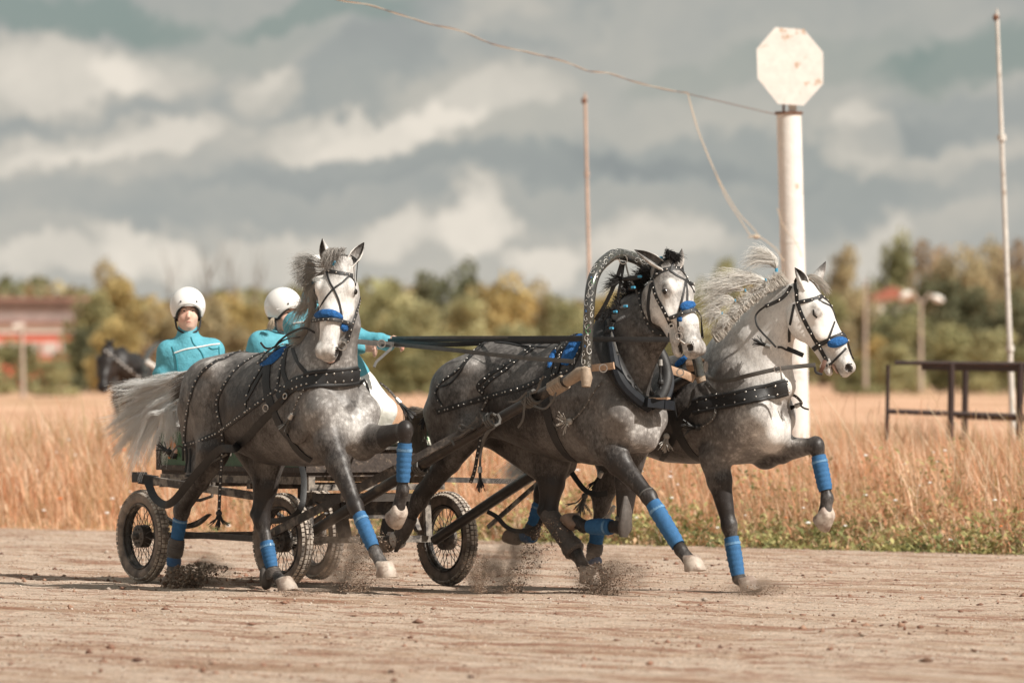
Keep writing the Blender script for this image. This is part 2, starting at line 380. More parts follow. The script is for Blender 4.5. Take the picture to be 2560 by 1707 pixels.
    def build(s, name, mat, parent=None, relax=2):
        V, Fc, T = s.mesh(relax); s.D = s.T = None
        return np_mesh(name, V, Fc, mat, parent, True, tone=T), V, Fc
# ---------------------------------------------------------------- hair: many tapered strands at once
def strands(paths, r0, r1, mat, name, parent=None, sides=3, color=None):
    """paths (N, M, 3)"""
    P_ = np.asarray(paths, float); N, M, _ = P_.shape; T = np.gradient(P_, axis=1); T /= np.linalg.norm(T, axis=2, keepdims=True)+1e-9
    up = np.array([.3, .5, .8]); a = np.cross(T, up); a /= np.linalg.norm(a, axis=2, keepdims=True)+1e-9; b = np.cross(T, a)
    r = (r0+(r1-r0)*np.linspace(0, 1, M)**1.5)[None, :, None]*nr.uniform(.6, 1.4, (N, 1, 1)); V = []
    for k in range(sides):
        th = 2*math.pi*k/sides; V.append(P_+r*(math.cos(th)*a+math.sin(th)*b))
    V = np.stack(V, 2).reshape(-1, 3); base = (np.arange(N)[:, None, None]*M+np.arange(M-1)[None, :, None])*sides; k = np.arange(sides)[None, None, :]; k2 = (k+1) % sides
    Fc = np.stack([base+k, base+k2, base+sides+k2, base+sides+k], -1).reshape(-1, 4)
    col = None
    if color is not None: col = np.repeat(color, M*sides, axis=0)
    return np_mesh(name, V, Fc, mat, parent, True, color=col)
def lock(guides, n, M=14, spread=.02, curl=.01, jit=1.0):
    """n strands scattered between guide curves (each a list of points)"""
    G = np.array([[tuple(p) for p in spline(g, M)] for g in guides]); out = []
    K = len(G); w = nr.random(n)*(K-1); i = np.minimum(w.astype(int), max(K-2, 0)); f = (w-i)[:, None, None]
    P_ = G[i]*(1-f)+G[np.minimum(i+1, K-1)]*f
    t = np.linspace(0, 1, M)[None, :, None]; off = nr.normal(0, 1, (n, 1, 3))*spread*t**.8; ph = nr.uniform(0, 6.28, (n, 1, 3)); fr = nr.uniform(.5, 1.6, (n, 1, 3))
    P_ = P_+off+curl*np.sin(ph+fr*t*4)*t; ln = 1-.45*nr.random(n)**1.6
    out = np.empty_like(P_); tt = np.linspace(0, 1, M)
    for a in range(n):
        for c in range(3): out[a, :, c] = np.interp(tt*ln[a], tt, P_[a, :, c])
    return out
# ================================================================ SETTING
# track frame: s runs along the track (to the right and towards the viewer), d across it, away from the viewer
E0 = np.array([-4.67, 72.9]); E1 = np.array([4.0, 62.6]); TS = (E1-E0)/np.linalg.norm(E1-E0); TD = np.array([-TS[1], TS[0]])
def sd_of(x, y): return (x-E0[0])*TS[0]+(y-E0[1])*TS[1], (x-E0[0])*TD[0]+(y-E0[1])*TD[1]
def xy_of(s, d): return E0[0]+s*TS[0]+d*TD[0], E0[1]+s*TS[1]+d*TD[1]
def bank(d):
    t = np.clip(d/4.5, 0, 1); return .26*t*t*(3-2*t)-.03*(d < 0)
def axis_steps(marks):
    out = []
    for a, b, st in marks: out += list(np.arange(a, b, st))
    return np.array(out+[marks[-1][1]])
def sheet(name, ss, dd, zf, mat):
    Sg, Dg = np.meshgrid(ss, dd, indexing='ij'); X, Y = xy_of(Sg, Dg); Z = zf(Sg, Dg); V = np.stack([X, Y, Z], -1).reshape(-1, 3); a, b = Sg.shape
    i = np.arange(a-1)[:, None]*b+np.arange(b-1)[None, :]; Fc = np.stack([i, i+b, i+b+1, i+1], -1).reshape(-1, 4)
    return np_mesh(name, V, Fc, mat, None, True)
def soil_material():
    m = bpy.data.materials.new('track_soil'); m.use_nodes = True; g = NT(m.node_tree); bs = m.node_tree.nodes['Principled BSDF']; bs.inputs['Roughness'].default_value = .95; bs.inputs['Specular IOR Level'].default_value = .15
    tc = g.n('ShaderNodeTexCoord').outputs['Object']; rot = g.n('ShaderNodeMapping'); rot.inputs['Rotation'].default_value = (0, 0, -math.atan2(TS[1], TS[0])); m.node_tree.links.new(tc, rot.inputs['Vector']); p = rot.outputs[0]
    st = g.vm('MULTIPLY', p, (.26, 1.5, 1)); f1, _ = g.noise(st, 1.1, 9, .72, .8); f2, _ = g.noise(g.vm('MULTIPLY', p, (.42, 2.2, 1)), 2.0, 9, .74, .5); f3, _ = g.noise(p, 13, 8, .78); f4, _ = g.noise(p, 55, 4, .75); f5, _ = g.noise(p, 5, 5, .6)
    fa = g.m('ADD', f1, g.m('MULTIPLY', g.m('SUBTRACT', f3, .5), .40)); fb = g.m('ADD', f2, g.m('MULTIPLY', g.m('SUBTRACT', f3, .5), .45)); c = g.ramp(fa, [(.30, (.34, .205, .135)), (.42, (.50, .35, .25)), (.50, (.62, .48, .375)), (.75, (.70, .565, .455))])
    c = g.mix(g.mapr(fb, .50, .60, 0, .85, True), c, (.33, .165, .105, 1))
    c = g.mix(g.mapr(f3, .57, .68, 0, .45, True), c, (.30, .18, .12, 1))
    c = g.mix(1, c, g.ramp(f4, [(.3, .55), (.5, 1.0), (.72, 1.45)]), 'MULTIPLY'); c = g.mix(1, c, g.ramp(f5, [(.3, .86), (.7, 1.1)]), 'MULTIPLY')
    vo = g.n('ShaderNodeTexVoronoi'); vo.inputs['Scale'].default_value = 26; m.node_tree.links.new(p, vo.inputs['Vector'])
    c = g.mix(g.mapr(vo.outputs['Distance'], .10, .07, 0, .6), c, (.72, .66, .58, 1))
    m.node_tree.links.new(c, bs.inputs['Base Color'])
    hgt = g.m('ADD', g.m('MULTIPLY', f2, .8), g.m('ADD', g.m('MULTIPLY', f3, .6), g.m('MULTIPLY', f4, .25)))
    b = g.n('ShaderNodeBump'); b.inputs['Distance'].default_value = .05; m.node_tree.links.new(hgt, b.inputs['Height']); m.node_tree.links.new(b.outputs[0], bs.inputs['Normal']); return m
def field_material():
    m = bpy.data.materials.new('dry_field'); m.use_nodes = True; g = NT(m.node_tree); bs = m.node_tree.nodes['Principled BSDF']; bs.inputs['Roughness'].default_value = 1; bs.inputs['Specular IOR Level'].default_value = 0
    tc = g.n('ShaderNodeTexCoord').outputs['Object']; f1, _ = g.noise(g.vm('MULTIPLY', tc, (1, .18, 1)), .25, 6, .6); f2, _ = g.noise(tc, 2.5, 5, .6); f3, _ = g.noise(g.vm('MULTIPLY', tc, (1, .12, 1)), .07, 4, .6)
    c = g.ramp(f1, [(.32, (.42, .25, .16)), (.5, (.57, .35, .235)), (.68, (.66, .45, .32))])
    c = g.mix(g.mapr(f3, .56, .68, 0, .6), c, (.26, .20, .09, 1)); c = g.mix(1, c, g.ramp(f2, [(.3, .75), (.7, 1.2)]), 'MULTIPLY')
    m.node_tree.links.new(c, bs.inputs['Base Color']); return m
def build_ground():
    far = [(-4000, -400, 300), (-400, -60, 20), (-60, 60, 1.0), (60, 400, 20), (400, 4000, 300)]
    dd = axis_steps([(-400, -60, 20), (-60, -1, 2), (-1, 8, .25), (8, 60, 1.5), (60, 300, 12), (300, 4000, 150)])
    g = sheet('ground', axis_steps(far), dd, lambda s, d: bank(d)+.05*(fbm(s*.3, d*.3, 3)-.5)*(d > .5)*(d < 60)-.02*(d < 0), field_material()); tag(g, 'dry reddish field rising from the track and reaching the tree line', kind='structure')
    global track_z
    def zt(s, d):
        z = .04*(fbm(s*.30, d*2.6, 5, 3)-.5)+.034*(fbm(s*.8, d*5.2, 5, 9)-.5)+.022*(fbm(s*3.1, d*6.9, 4, 21)-.5)+.014*(fbm(s*7.3, d*8.7, 2, 33)-.5)
        edge = np.clip((d+.9)/1.2, 0, 1); ragged = .25*(fbm(s*1.2, d*0, 3, 5)-.5)
        return .004+z*(1-edge)-.05*np.clip((d-.05+ragged)/.5, 0, 1)
    track_z = zt
    t = sheet('track', axis_steps([(-420, -25, 12), (-25, -4, .5), (-4, 34, .07), (34, 60, .5), (60, 420, 12)]), axis_steps([(-60, -31, 1.2), (-31, .4, .05)]), zt, soil_material())
    tag(t, 'pale brown dirt track with damp streaks and ruts', kind='structure')
build_ground()

GRASS = attr_mat('grass_blades', trans=.35, var=.12, vscale=1.0, rough=.7)
def blades(name, n, s0, s1, d0, d1, hgt, wid, cols, wts, dens=None, lean=.35, label=None, lumps=None):
    s = nr.uniform(s0, s1, n); d = d0+(d1-d0)*nr.random(n); keep = np.ones(n, bool)
    if dens is not None: keep = nr.random(n) < dens(s, d)
    s, d = s[keep], d[keep]; n = len(s); x, y = xy_of(s, d); z = bank(d)-.03
    big = fbm(s*.45, d*.45, 3, 31); med = fbm(s*1.7, d*1.7, 3, 47)
    h = (hgt[0]+(hgt[1]-hgt[0])*nr.random(n)**1.3)*(.35+1.3*big)*(.6+.8*med); ramp_in = np.clip((d+.05)/1.6, .28, 1) if d0 < 3 else 1
    h = h*ramp_in; an = nr.uniform(0, 6.283, n); ln = lean*h*(nr.uniform(.1, 1, n)+1.6*nr.random(n)**4); wind = .14*h; w = wid*nr.uniform(.6, 1.4, n)
    wx, wy = np.cos(an+1.57)*w, np.sin(an+1.57)*w; lx = np.cos(an)*ln-wind*.6; ly = np.sin(an)*ln; V = np.empty((n, 5, 3))
    V[:, 0] = np.stack([x-wx, y-wy, z], 1); V[:, 1] = np.stack([x+wx, y+wy, z], 1)
    V[:, 2] = np.stack([x-wx*.75+lx*.35, y-wy*.75+ly*.35, z+h*.55], 1); V[:, 3] = np.stack([x+wx*.75+lx*.35, y+wy*.75+ly*.35, z+h*.55], 1)
    V[:, 4] = np.stack([x+lx, y+ly, z+h*.97], 1)
    b = np.arange(n)[:, None]*5; Fc = np.concatenate([b+np.array([[0, 1, 3]]), b+np.array([[0, 3, 2]]), b+np.array([[2, 3, 4]])])
    cols = np.array(cols); pick = big*.6+med*.5+nr.normal(0, .10, n); q = np.quantile(pick, np.cumsum(wts)[:-1]/sum(wts)); ci = np.searchsorted(q, pick); ci = np.where(nr.random(n) < .25, nr.integers(0, len(cols), n), ci)
    col = cols[ci]*nr.uniform(.75, 1.25, (n, 1)); o = np_mesh(name, V.reshape(-1, 3), Fc, GRASS, None, False, color=np.clip(np.repeat(col, 5, 0), 0, 1)); tag(o, label, kind='stuff'); return o
DRY = [(.47, .30, .165), (.68, .42, .255), (.77, .54, .365), (.65, .31, .175), (.80, .63, .46), (.40, .31, .145)]
blades('grass', 240000, -13, 24, 0, 16, (.25, .80), .0055, DRY, [2, 3, 3, 2.5, 2, 1], lean=.5, label='tall dry beige and reddish grass growing beyond the track edge')
blades('grass', 60000, -16, 36, 16, 60, (.35, .62), .012, DRY, [2, 3, 3, 3, 2, 1], label='blurred dry grass farther out in the field')
blades('grass', 34000, -11, 24, -.30, .9, (.08, .32), .007, [(.20, .21, .08), (.32, .31, .13), (.50, .42, .22), (.16, .17, .07)], [2, 2, 2, 1], dens=lambda s, d: .35+.65*np.clip((s-4)/6, 0, 1), lean=.8, label='low green grass fringing the track edge')
blades('grass', 70000, -60, -13, 0, 14, (.25, .75), .009, DRY, [2, 3, 3, 2.5, 2, 1], lean=.5, label='dry grass continuing beyond the left end of the verge')
def weeds():
    """leafy weeds at the right end of the verge"""
    N = 2400; s = nr.uniform(2.0, 22, N); d = np.abs(nr.normal(0, 1.5, N))-.22; keep = nr.random(N) < np.clip((s-3)/7, .1, 1); s, d = s[keep], d[keep]; N = len(s); x, y = xy_of(s, d); z0 = bank(d)-.03
    hh = nr.uniform(.12, .75, N)*np.clip(.45+d*.45, .32, 1.1)*(.15+1.6*fbm(s*.8, d*.8, 3, 61)**1.3); V, Fc, Cc = [], [], []; cs = np.array([(.20, .21, .08), (.30, .29, .11), (.46, .42, .18), (.14, .15, .06), (.24, .25, .10), (.38, .34, .15), (.34, .28, .13), (.50, .38, .20), (.56, .34, .19), (.24, .18, .09), (.56, .28, .16), (.62, .42, .26)])
    L = 46; n = N*L; sx = np.repeat(x, L)+nr.normal(0, 1, n)*.07; sy = np.repeat(y, L)+nr.normal(0, 1, n)*.07; t = nr.random(n); sz = np.repeat(z0, L)+t*np.repeat(hh, L)
    a = nr.uniform(0, 6.28, n); up = nr.uniform(-.2, .9, n); l = nr.uniform(.025, .07, n); w = l*.28; dx = np.cos(a)*l; dy = np.sin(a)*l; dz = up*l; px_, py_ = -np.sin(a)*w, np.cos(a)*w
    V = np.stack([np.stack([sx, sy, sz], 1), np.stack([sx+dx*.5+px_, sy+dy*.5+py_, sz+dz*.55], 1), np.stack([sx+dx, sy+dy, sz+dz], 1), np.stack([sx+dx*.5-px_, sy+dy*.5-py_, sz+dz*.55], 1)], 1).reshape(-1, 3)
    Fc = np.arange(n)[:, None]*4+np.array([[0, 1, 2, 3]]); ci = nr.integers(0, 6, N)+6*(nr.random(N) < np.clip(.15+d*.45, 0, .92)); ci = np.where(t > .8, np.where(np.repeat(nr.random(N) < .4, L), 2, np.repeat(ci, L)), np.repeat(ci, L)); col = cs[ci]*nr.uniform(.7, 1.3, (n, 1))
    o = np_mesh('weeds', V, Fc, GRASS, None, False, color=np.repeat(col, 4, 0)); tag(o, 'leafy green and yellowish weeds along the grass edge', kind='stuff')
    N = 240; s = nr.uniform(-6, 22, N); d = nr.uniform(.2, 4, N); x, y = xy_of(s, d); z = bank(d)+nr.uniform(.12, .6, N)*np.clip(d, .4, 1); mb = MB(); W = pbr('petal_white', (.8, .78, .74), .7); O = pbr('petal_orange', (.75, .22, .06), .7)
    for i in range(N):
        r = rnd.uniform(.008, .020); mb.ball((x[i], y[i], z[i]), (r*1.2, r*1.2, r*.6), W if rnd.random() < .8 else O, 6, 4)
    tag(mb.build('wildflowers'), 'tiny white and orange wildflowers scattered through the dry grass', kind='stuff')
weeds()
def plumes():
    """taller seed stalks standing above the grass"""
    n = 900; s = nr.uniform(-6, 24, n); d = nr.uniform(1.2, 12, n); x, y = xy_of(s, d); z = bank(d); h = nr.uniform(.6, 1.12, n); M = 9; t = np.linspace(0, 1, M)[None, :]
    a = nr.uniform(0, 6.28, n)[:, None]; l = (nr.uniform(.05, .35, n)*h)[:, None]; P_ = np.stack([x[:, None]+np.cos(a)*l*t**2-.1*t**2, y[:, None]+np.sin(a)*l*t**2, z[:, None]+h[:, None]*t*(1-.1*t)], -1)
    col = np.array([(.72, .52, .34), (.70, .42, .26), (.78, .64, .46)])[nr.integers(0, 3, n)]; st = strands(P_, .003, .003, GRASS, 'grass', None, 3, color=col)
    tag(st, 'thin seed stalks standing above the dry grass', kind='stuff')
plumes()
def gravel_bed(n, s0, s1, d0, d1, r0, r1, pw, cols, pr, lab, thr=None, name='gravel', flat=.7):
    s = nr.uniform(s0, s1, n); d = nr.uniform(d0, d1, n); r = r0+(r1-r0)*nr.random(n)**pw
    if thr is not None: m = (.6*fbm(s*.35, d*1.4, 4, 77)+.4*fbm(s*1.6, d*3.6, 3, 99)) > thr*nr.uniform(.92, 1.08, n); s, d, r = s[m], d[m], r[m]
    n = len(s); x, y = xy_of(s, d); base = np.array([(1,0,0),(-1,0,0),(0,1,0),(0,-1,0),(0,0,1),(0,0,-1)], float); fc = np.array([(0,2,4),(2,1,4),(1,3,4),(3,0,4),(2,0,5),(1,2,5),(3,1,5),(0,3,5)])
    V = base[None]*nr.uniform(.6, 1.4, (n, 6, 1))*r[:, None, None]+nr.normal(0, .18, (n, 6, 3))*r[:, None, None]; V[:, :, 2] *= flat; V += np.stack([x, y, track_z(s, d)+r*.25], 1)[:, None]
    Fc = (np.arange(n)[:, None, None]*6+fc[None]).reshape(-1, 3); col = np.array(cols)[nr.choice(len(cols), n, p=pr)]*nr.uniform(.85, 1.15, (n, 1))
    tag(np_mesh(name, V.reshape(-1, 3), Fc, GRASS, None, True, color=np.clip(np.repeat(col, 6, 0), 0, 1)), lab, kind='stuff')
gravel_bed(150000, -6, 30, -30, -.2, .0025, .009, 2.5, [(.56, .42, .32), (.68, .56, .46), (.80, .72, .64), (.40, .24, .16), (.24, .14, .10)], [.38, .30, .10, .15, .07], 'fine pale grit covering the track')
gravel_bed(26000, -6, 30, -26, -1.5, .006, .024, 4, [(.40, .22, .15), (.30, .16, .11), (.48, .30, .21), (.20, .11, .08)], [.4, .25, .2, .15], 'crumbly rust-brown soil clods lying in streaks on the track', .53)
gravel_bed(320, -6, 30, -30, -4, .015, .034, 3, [(.36, .21, .15), (.26, .15, .10), (.6, .5, .42)], [.5, .3, .2], 'larger loose clods scattered on the track', None, 'gravel', .5)
# ================================================================ HORSES
def coat_material(name, dark, mid, light, dapple=.5, seed=0.0):
    m = bpy.data.materials.new(name); m.use_nodes = True; g = NT(m.node_tree); bs = m.node_tree.nodes['Principled BSDF']; bs.inputs['Roughness'].default_value = .47; bs.inputs['Specular IOR Level'].default_value = .45
    t = g.n('ShaderNodeAttribute', attribute_name='tone').outputs['Fac']; tc = g.n('ShaderNodeTexCoord').outputs['Object']; mp = g.n('ShaderNodeMapping'); mp.inputs['Location'].default_value = (seed, seed*.7, 0); m.node_tree.links.new(tc, mp.inputs['Vector']); p = mp.outputs[0]
    vo = g.n('ShaderNodeTexVoronoi', feature='SMOOTH_F1'); vo.inputs['Scale'].default_value = 25; vo.inputs['Smoothness'].default_value = .35
    f0, c0 = g.noise(p, 9, 4, .6); sc = g.n('ShaderNodeVectorMath', operation='SCALE'); g.put(g.vm('SUBTRACT', c0, (.5, .5, .5)), sc.inputs[0]); sc.inputs['Scale'].default_value = .07; m.node_tree.links.new(g.vm('ADD', p, sc.outputs[0]), vo.inputs['Vector'])
    dap = g.mapr(vo.outputs['Distance'], .55, .05, -.5, .5); f1, _ = g.noise(p, 3.2, 5, .6); f2, _ = g.noise(g.vm('MULTIPLY', p, (1, 1, .45)), 60, 4, .7); f3, _ = g.noise(g.vm('MULTIPLY', p, (1, 1, .35)), 210, 2, .7)
    band = g.m('MULTIPLY', g.mapr(t, .12, .34, 0, 1, True), g.mapr(t, .85, .55, 0, 1, True))
    v = g.m('ADD', t, g.m('MULTIPLY', g.m('MULTIPLY', dap, band), dapple)); v = g.m('ADD', v, g.m('MULTIPLY', g.m('SUBTRACT', f1, .5), .80)); v = g.m('ADD', v, g.m('MULTIPLY', g.m('SUBTRACT', f2, .5), .38)); v = g.m('ADD', v, g.m('MULTIPLY', g.m('SUBTRACT', f3, .5), .34))
    c = g.ramp(v, [(.10, dark), (.46, mid), (.90, light)])
    m.node_tree.links.new(c, bs.inputs['Base Color'])
    f4, _ = g.noise(p, 7, 3, .5); h = g.m('ADD', g.m('MULTIPLY', f4, .5), g.m('MULTIPLY', f3, .03)); b = g.n('ShaderNodeBump'); b.inputs['Distance'].default_value = .022; m.node_tree.links.new(h, b.inputs['Height']); m.node_tree.links.new(b.outputs[0], bs.inputs['Normal']); return m
COAT = coat_material('dapple_grey_coat', (.024,.019,.017), (.215,.198,.185), (.86,.83,.79), .16)
HAIR_GREY = attr_mat('hair', rough=.5, var=0, trans=.25)
ZH = (0, 0, 1)
def U(v): v = np.array(v, float); return v/(np.linalg.norm(v)+1e-9)
class Horse:
    def __init__(s, ref, Y, phi, name='horse'):
        p = at(ref, Y); s.o = Vector((p.x, p.y, 0)); s.phi = R_(phi); s.root = empty(name, s.o, -s.phi)
        s.M = Matrix.Translation(s.o) @ Matrix.Rotation(-s.phi, 4, 'Z'); s.I = s.M.inverted(); s.cam = s.I @ Vector((0, 0, CH))
    def ray(s, p): return (s.I.to_3x3() @ Vector(((p[0]-1280)/F, 1, (HZ-p[1])/F))).normalized()
    def px(s, p, n=0.0):
        """point of the horse's lengthwise plane at side offset n (its right is positive) seen at a photo position"""
        r = s.ray(p); t = (-n-s.cam.y)/r.y; return np.array(s.cam+r*t)
    def dep(s, p, Y):      # at world distance Y
        return np.array(s.I @ at(p, Y))
    def hit(s, p, near=None):
        r = s.ray(p); h = s.bvh.ray_cast(s.cam, r)
        return (h[0], h[1]) if h[0] is not None else (None, None)
    def surf(s, pts, n=30, guess=None, smooth=2, over=False):
        """curve on the skin through photo positions -> points and normals"""
        sm = spline(pts, n); P_, N_ = [], []
        for q in sm:
            h, nn = s.hit((q[0], q[1])); P_.append(h); N_.append(nn)
        ok = [i for i in range(n) if P_[i] is not None]
        if not ok: return [], []
        a0, b0 = ok[0], ok[-1]; P_ = P_[a0:b0+1]; N_ = N_[a0:b0+1]; sm = sm[a0:b0+1]; ok = [i-a0 for i in ok]; n = len(P_)
        if n < 4: return [], []
        for i in range(n):
            if P_[i] is None:
                j = min(ok, key=lambda k: abs(k-i)); d = (P_[j]-s.cam).length; P_[i] = s.cam+s.ray(sm[i])*d; N_[i] = N_[j]
        for _ in range(smooth):
            P_ = [P_[0]]+[(P_[i-1]+P_[i]*2+P_[i+1])/4 for i in range(1, n-1)]+[P_[-1]]; N_ = [N_[0]]+[((N_[i-1]+N_[i]*2+N_[i+1])/4).normalized() for i in range(1, n-1)]+[N_[-1]]
        if over and N_[0].z > .35: P_, N_ = s.over(P_, N_, 0)
        if over and N_[-1].z > .35: P_, N_ = s.over(P_, N_, -1)
        return P_, N_
    def over(s, P_, N_, end):
        """carry a strap on across the back to the hidden side"""
        p = P_[end]; q = P_[2] if end == 0 else P_[-3]; sl = (p.x-q.x)/max(.02, abs(p.y-q.y)); sl = max(-.6, min(.6, sl)); ex = []
        for i in range(1, 15):
            y = p.y+.018*i; h = s.bvh.ray_cast(Vector((p.x+sl*.018*i*.5, y, 2.6)), Vector((0, 0, -1)))
            if h[0] is None or abs(h[0].z-p.z) > .25: break
            ex.append((h[0], h[1]))
        if end == 0: return [e[0] for e in ex][::-1]+P_, [e[1] for e in ex][::-1]+N_
        return P_+[e[0] for e in ex], N_+[e[1] for e in ex]
def build_body(H, sp):
    """one continuous skin from blended masses; sp holds the pose"""
    lo, hi = sp['box']; K = Sculpt(lo, hi, sp.get('h', .0105)); T = sp['tones']; bt = T['body']
    # trunk: rings along the back line
    xb, xc = sp['butt'], sp['chest']; L = xc-xb; TT = np.array([0, .02, .07, .15, .25, .35, .48, .6, .72, .82, .9, .96, 1.0])
    top = np.array([1.26, 1.36, 1.46, 1.53, 1.56, 1.545, 1.52, 1.51, 1.56, 1.60, 1.52, 1.41, 1.22])+sp.get('dtop', 0); bot = np.array([1.08, 1.0, .96, .95, .97, .93, .88, .84, .83, .86, .92, .98, 1.12])
    wid = np.array([.03, .13, .205, .25, .265, .26, .285, .295, .27, .235, .215, .18, .06])*sp.get('wide', 1)
    if 'top' in sp: top = np.interp(TT, *zip(*[((x-xb)/L, z) for x, z in sp['top']]))*1.0*(TT > .03)*(TT < .9)+top*((TT <= .03) | (TT >= .9))
    if 'bot' in sp: bot = np.interp(TT, *zip(*[((x-xb)/L, z) for x, z in sp['bot']]))*((TT > .2) & (TT < .9))+bot*((TT <= .2) | (TT >= .9))
    sl, X, Y, Z = K.sub((xb-.05, -.4, .7), (xc+.05, .4, 1.8)); t = np.clip((X-xb)/L, -.03, 1.03).ravel()
    from_ = lambda a: np.interp(t, TT, a)
    def sm(a):
        f = np.linspace(-.03, 1.03, 300); v = np.interp(f, TT, a); kf = np.hanning(15); kf /= kf.sum(); v2 = np.convolve(np.pad(v, 7, mode='edge'), kf, 'valid'); return np.interp(t, f, v2)
    tp, bo, wd = sm(top), sm(bot), sm(wid); cz = (tp*.48+bo*.52)[:, None, None]; hz = np.maximum((tp-bo)/2, .02)[:, None, None]; wd = np.maximum(wd, .02)[:, None, None]
    zz = (Z-cz)/hz; egg = (np.interp(t, [0, .6, .8, 1], [.10, .16, .38, .2]))[:, None, None]; we = wd*(1-egg*np.clip(zz, 0, 1)**1.3)
    k0 = np.sqrt((Y/we)**2+zz**2); k1 = np.sqrt((Y/we**2)**2+(zz/hz)**2)+1e-9; d = k0*(k0-1)/k1; out = np.maximum(xb-X, X-xc); d = np.where(out > 0, np.sqrt(np.maximum(d, 0)**2+out**2), d)
    tn = bt+T['top']*np.clip((Z-1.2)/.35, 0, 1)+T['front']*np.clip((t-.6)/.4, 0, 1)[:, None, None]+0*X*Y; K.blend(sl, d, .04, tn)  # coat paler towards the back: own tone plus painted light from above
    fx = lambda q: xb+L*q; J = sp['J']
    # hindquarters
    for sg, key in ((1, 'N'), (-1, 'F')):
        st, hk, ft, hf = [np.array(J[j+key]) for j in ('stif', 'hock', 'fet', 'hoof')]
        hip = np.array([fx(.17), -sg*.15, 1.28]); buttp = np.array([fx(.06), -sg*.13, 1.18]); y = -sg*.16
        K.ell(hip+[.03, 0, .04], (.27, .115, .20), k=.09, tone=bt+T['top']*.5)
        thm = (hip*.45+st*.55)+[-.04, 0, .02]
        K.cone(hip, st+[0, 0, .02], (.10, .20), (.085, .12), k=.09, tone=bt, tone2=T['leg'])
        K.cone(buttp, (st+hk)/2+[-.03, 0, .06], (.085, .12), (.05, .06), k=.08, tone=bt, tone2=T['leg'])
        K.ell(st+[.02, 0, 0], (.075, .07, .09), k=.06, tone=bt*.6+T['leg']*.4)
        u = U(hk-st); mid = st+(hk-st)*.45
        K.cone(st, mid, (.085, .125), (.062, .088), k=.05, tone=bt*.5+T['leg']*.5, tone2=T['leg']); K.cone(mid, hk, (.062, .088), (.042, .052), k=.04, tone=T['leg'])
        bis = U(U(st-hk)+U(ft-hk)) if np.linalg.norm(U(st-hk)+U(ft-hk)) > .12 else np.array([1., 0, 0])
        cal = hk-bis*.072-u*.05; K.ell(hk, (.060, .050, .072), k=.03, tone=T['leg']); K.cone(hk, cal, (.034, .042), (.024, .026), k=.035, tone=T['leg']); K.cone(cal, hk-u*.24-bis*.045, .018, .034, k=.035, tone=T['leg'])
        v = U(ft-hk); K.cone(hk+v*.03, ft, (.040, .049), (.030, .037), k=.03, tone=T['leg']); K.ell(ft, (.043, .039, .048), k=.02, tone=T['leg']); K.ell(ft-bis*.024, (.027, .030, .032), k=.02, tone=T['leg'])
        w = U(hf-ft); K.cone(ft, hf-w*.015, .036, .046, k=.02, tone=T['foot'])
    # forehand
    for sg, key in ((1, 'N'), (-1, 'F')):
        el, kn, ft, hf = [np.array(J[j+key]) for j in ('elb', 'kne', 'fetl', 'hof')]
        sh = np.array(J.get('sho'+key, (fx(.955), -sg*.165, 1.17))); sc_ = np.array([fx(.80), -sg*.15, 1.42])
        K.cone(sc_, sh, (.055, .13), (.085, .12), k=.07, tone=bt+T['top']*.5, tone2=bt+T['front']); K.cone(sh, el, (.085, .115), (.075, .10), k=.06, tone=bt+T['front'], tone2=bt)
        K.ell(sh+[.035, sg*.075, -.09], (.085, .085, .13), k=.05, tone=bt+T['front']*1.3)
        u = U(kn-el); mid = el+(kn-el)*.35; K.ell(el+u*.03, (.078, .068, .10), k=.05, tone=bt)
        K.cone(el, mid, (.078, .102), (.064, .084), k=.05, tone=bt*.7+T['leg']*.3, tone2=T['leg']); K.cone(mid, kn-u*.02, (.064, .084), (.042, .049), k=.04, tone=T['leg'])
        v = U(ft-kn); K.ell(kn, (.052, .050, .064), axes=[U(np.cross(v, [0, 1, 0])), [0, 1, 0], v], k=.025, tone=T['leg'])
        K.cone(kn, ft, (.038, .044), (.029, .035), k=.03, tone=T['leg']); K.ell(ft, (.042, .039, .043), k=.02, tone=T['leg']); w = U(hf-ft); K.cone(ft, hf-w*.015, .036, .046, k=.02, tone=T['foot'])
    for sg in (1, -1):      # triceps, rib cage edge, hollow of the flank, haunch line
        K.ell((fx(.83), -sg*.205, 1.10), (.125, .045, .13), k=.03, tone=bt); K.ell((fx(.72), -sg*.305, 1.12), (.035, .03, .20), k=.05, tone=None, cut=True); K.ell((fx(.335), -sg*.33, 1.22), (.09, .07, .13), k=.10, tone=None, cut=True)
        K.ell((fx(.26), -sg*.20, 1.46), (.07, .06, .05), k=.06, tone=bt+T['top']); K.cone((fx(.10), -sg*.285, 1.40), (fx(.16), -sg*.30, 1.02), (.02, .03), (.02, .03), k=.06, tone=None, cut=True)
    K.cone((xc+.045, 0, 1.20), (xc+.03, 0, 1.02), (.016, .03), (.016, .03), k=.04, tone=None, cut=True)
    K.ell((fx(.93), 0, 1.06), (.16, .13, .14), k=.06, tone=bt+T['front']*1.2); K.ell((fx(.80), 0, .96), (.2, .13, .12), k=.06, tone=bt)
    # neck
    for i in range(len(sp['neck'])-1):
        a, b = sp['neck'][i], sp['neck'][i+1]; K.cone(a[0], b[0], a[1], b[1], sp.get('neck_lat', (0, 1, 0)), .07, a[2], b[2])
    # head
    LW = sp.get('legw', 1.0); P0 = np.array(sp['poll']); ax = U(np.array(sp['muz'])-P0); Nn = np.array(sp['face'], float); Nn = U(Nn-ax*(ax@Nn)); Bt = np.cross(ax, Nn); HL = np.linalg.norm(np.array(sp['muz'])-P0)/.62; hs = HL
    hw = sp.get('hw', 1.0)
    def h(a, b, c): return P0+hs*(ax*a+Bt*b*1.12*hw+Nn*c*1.06*hw)
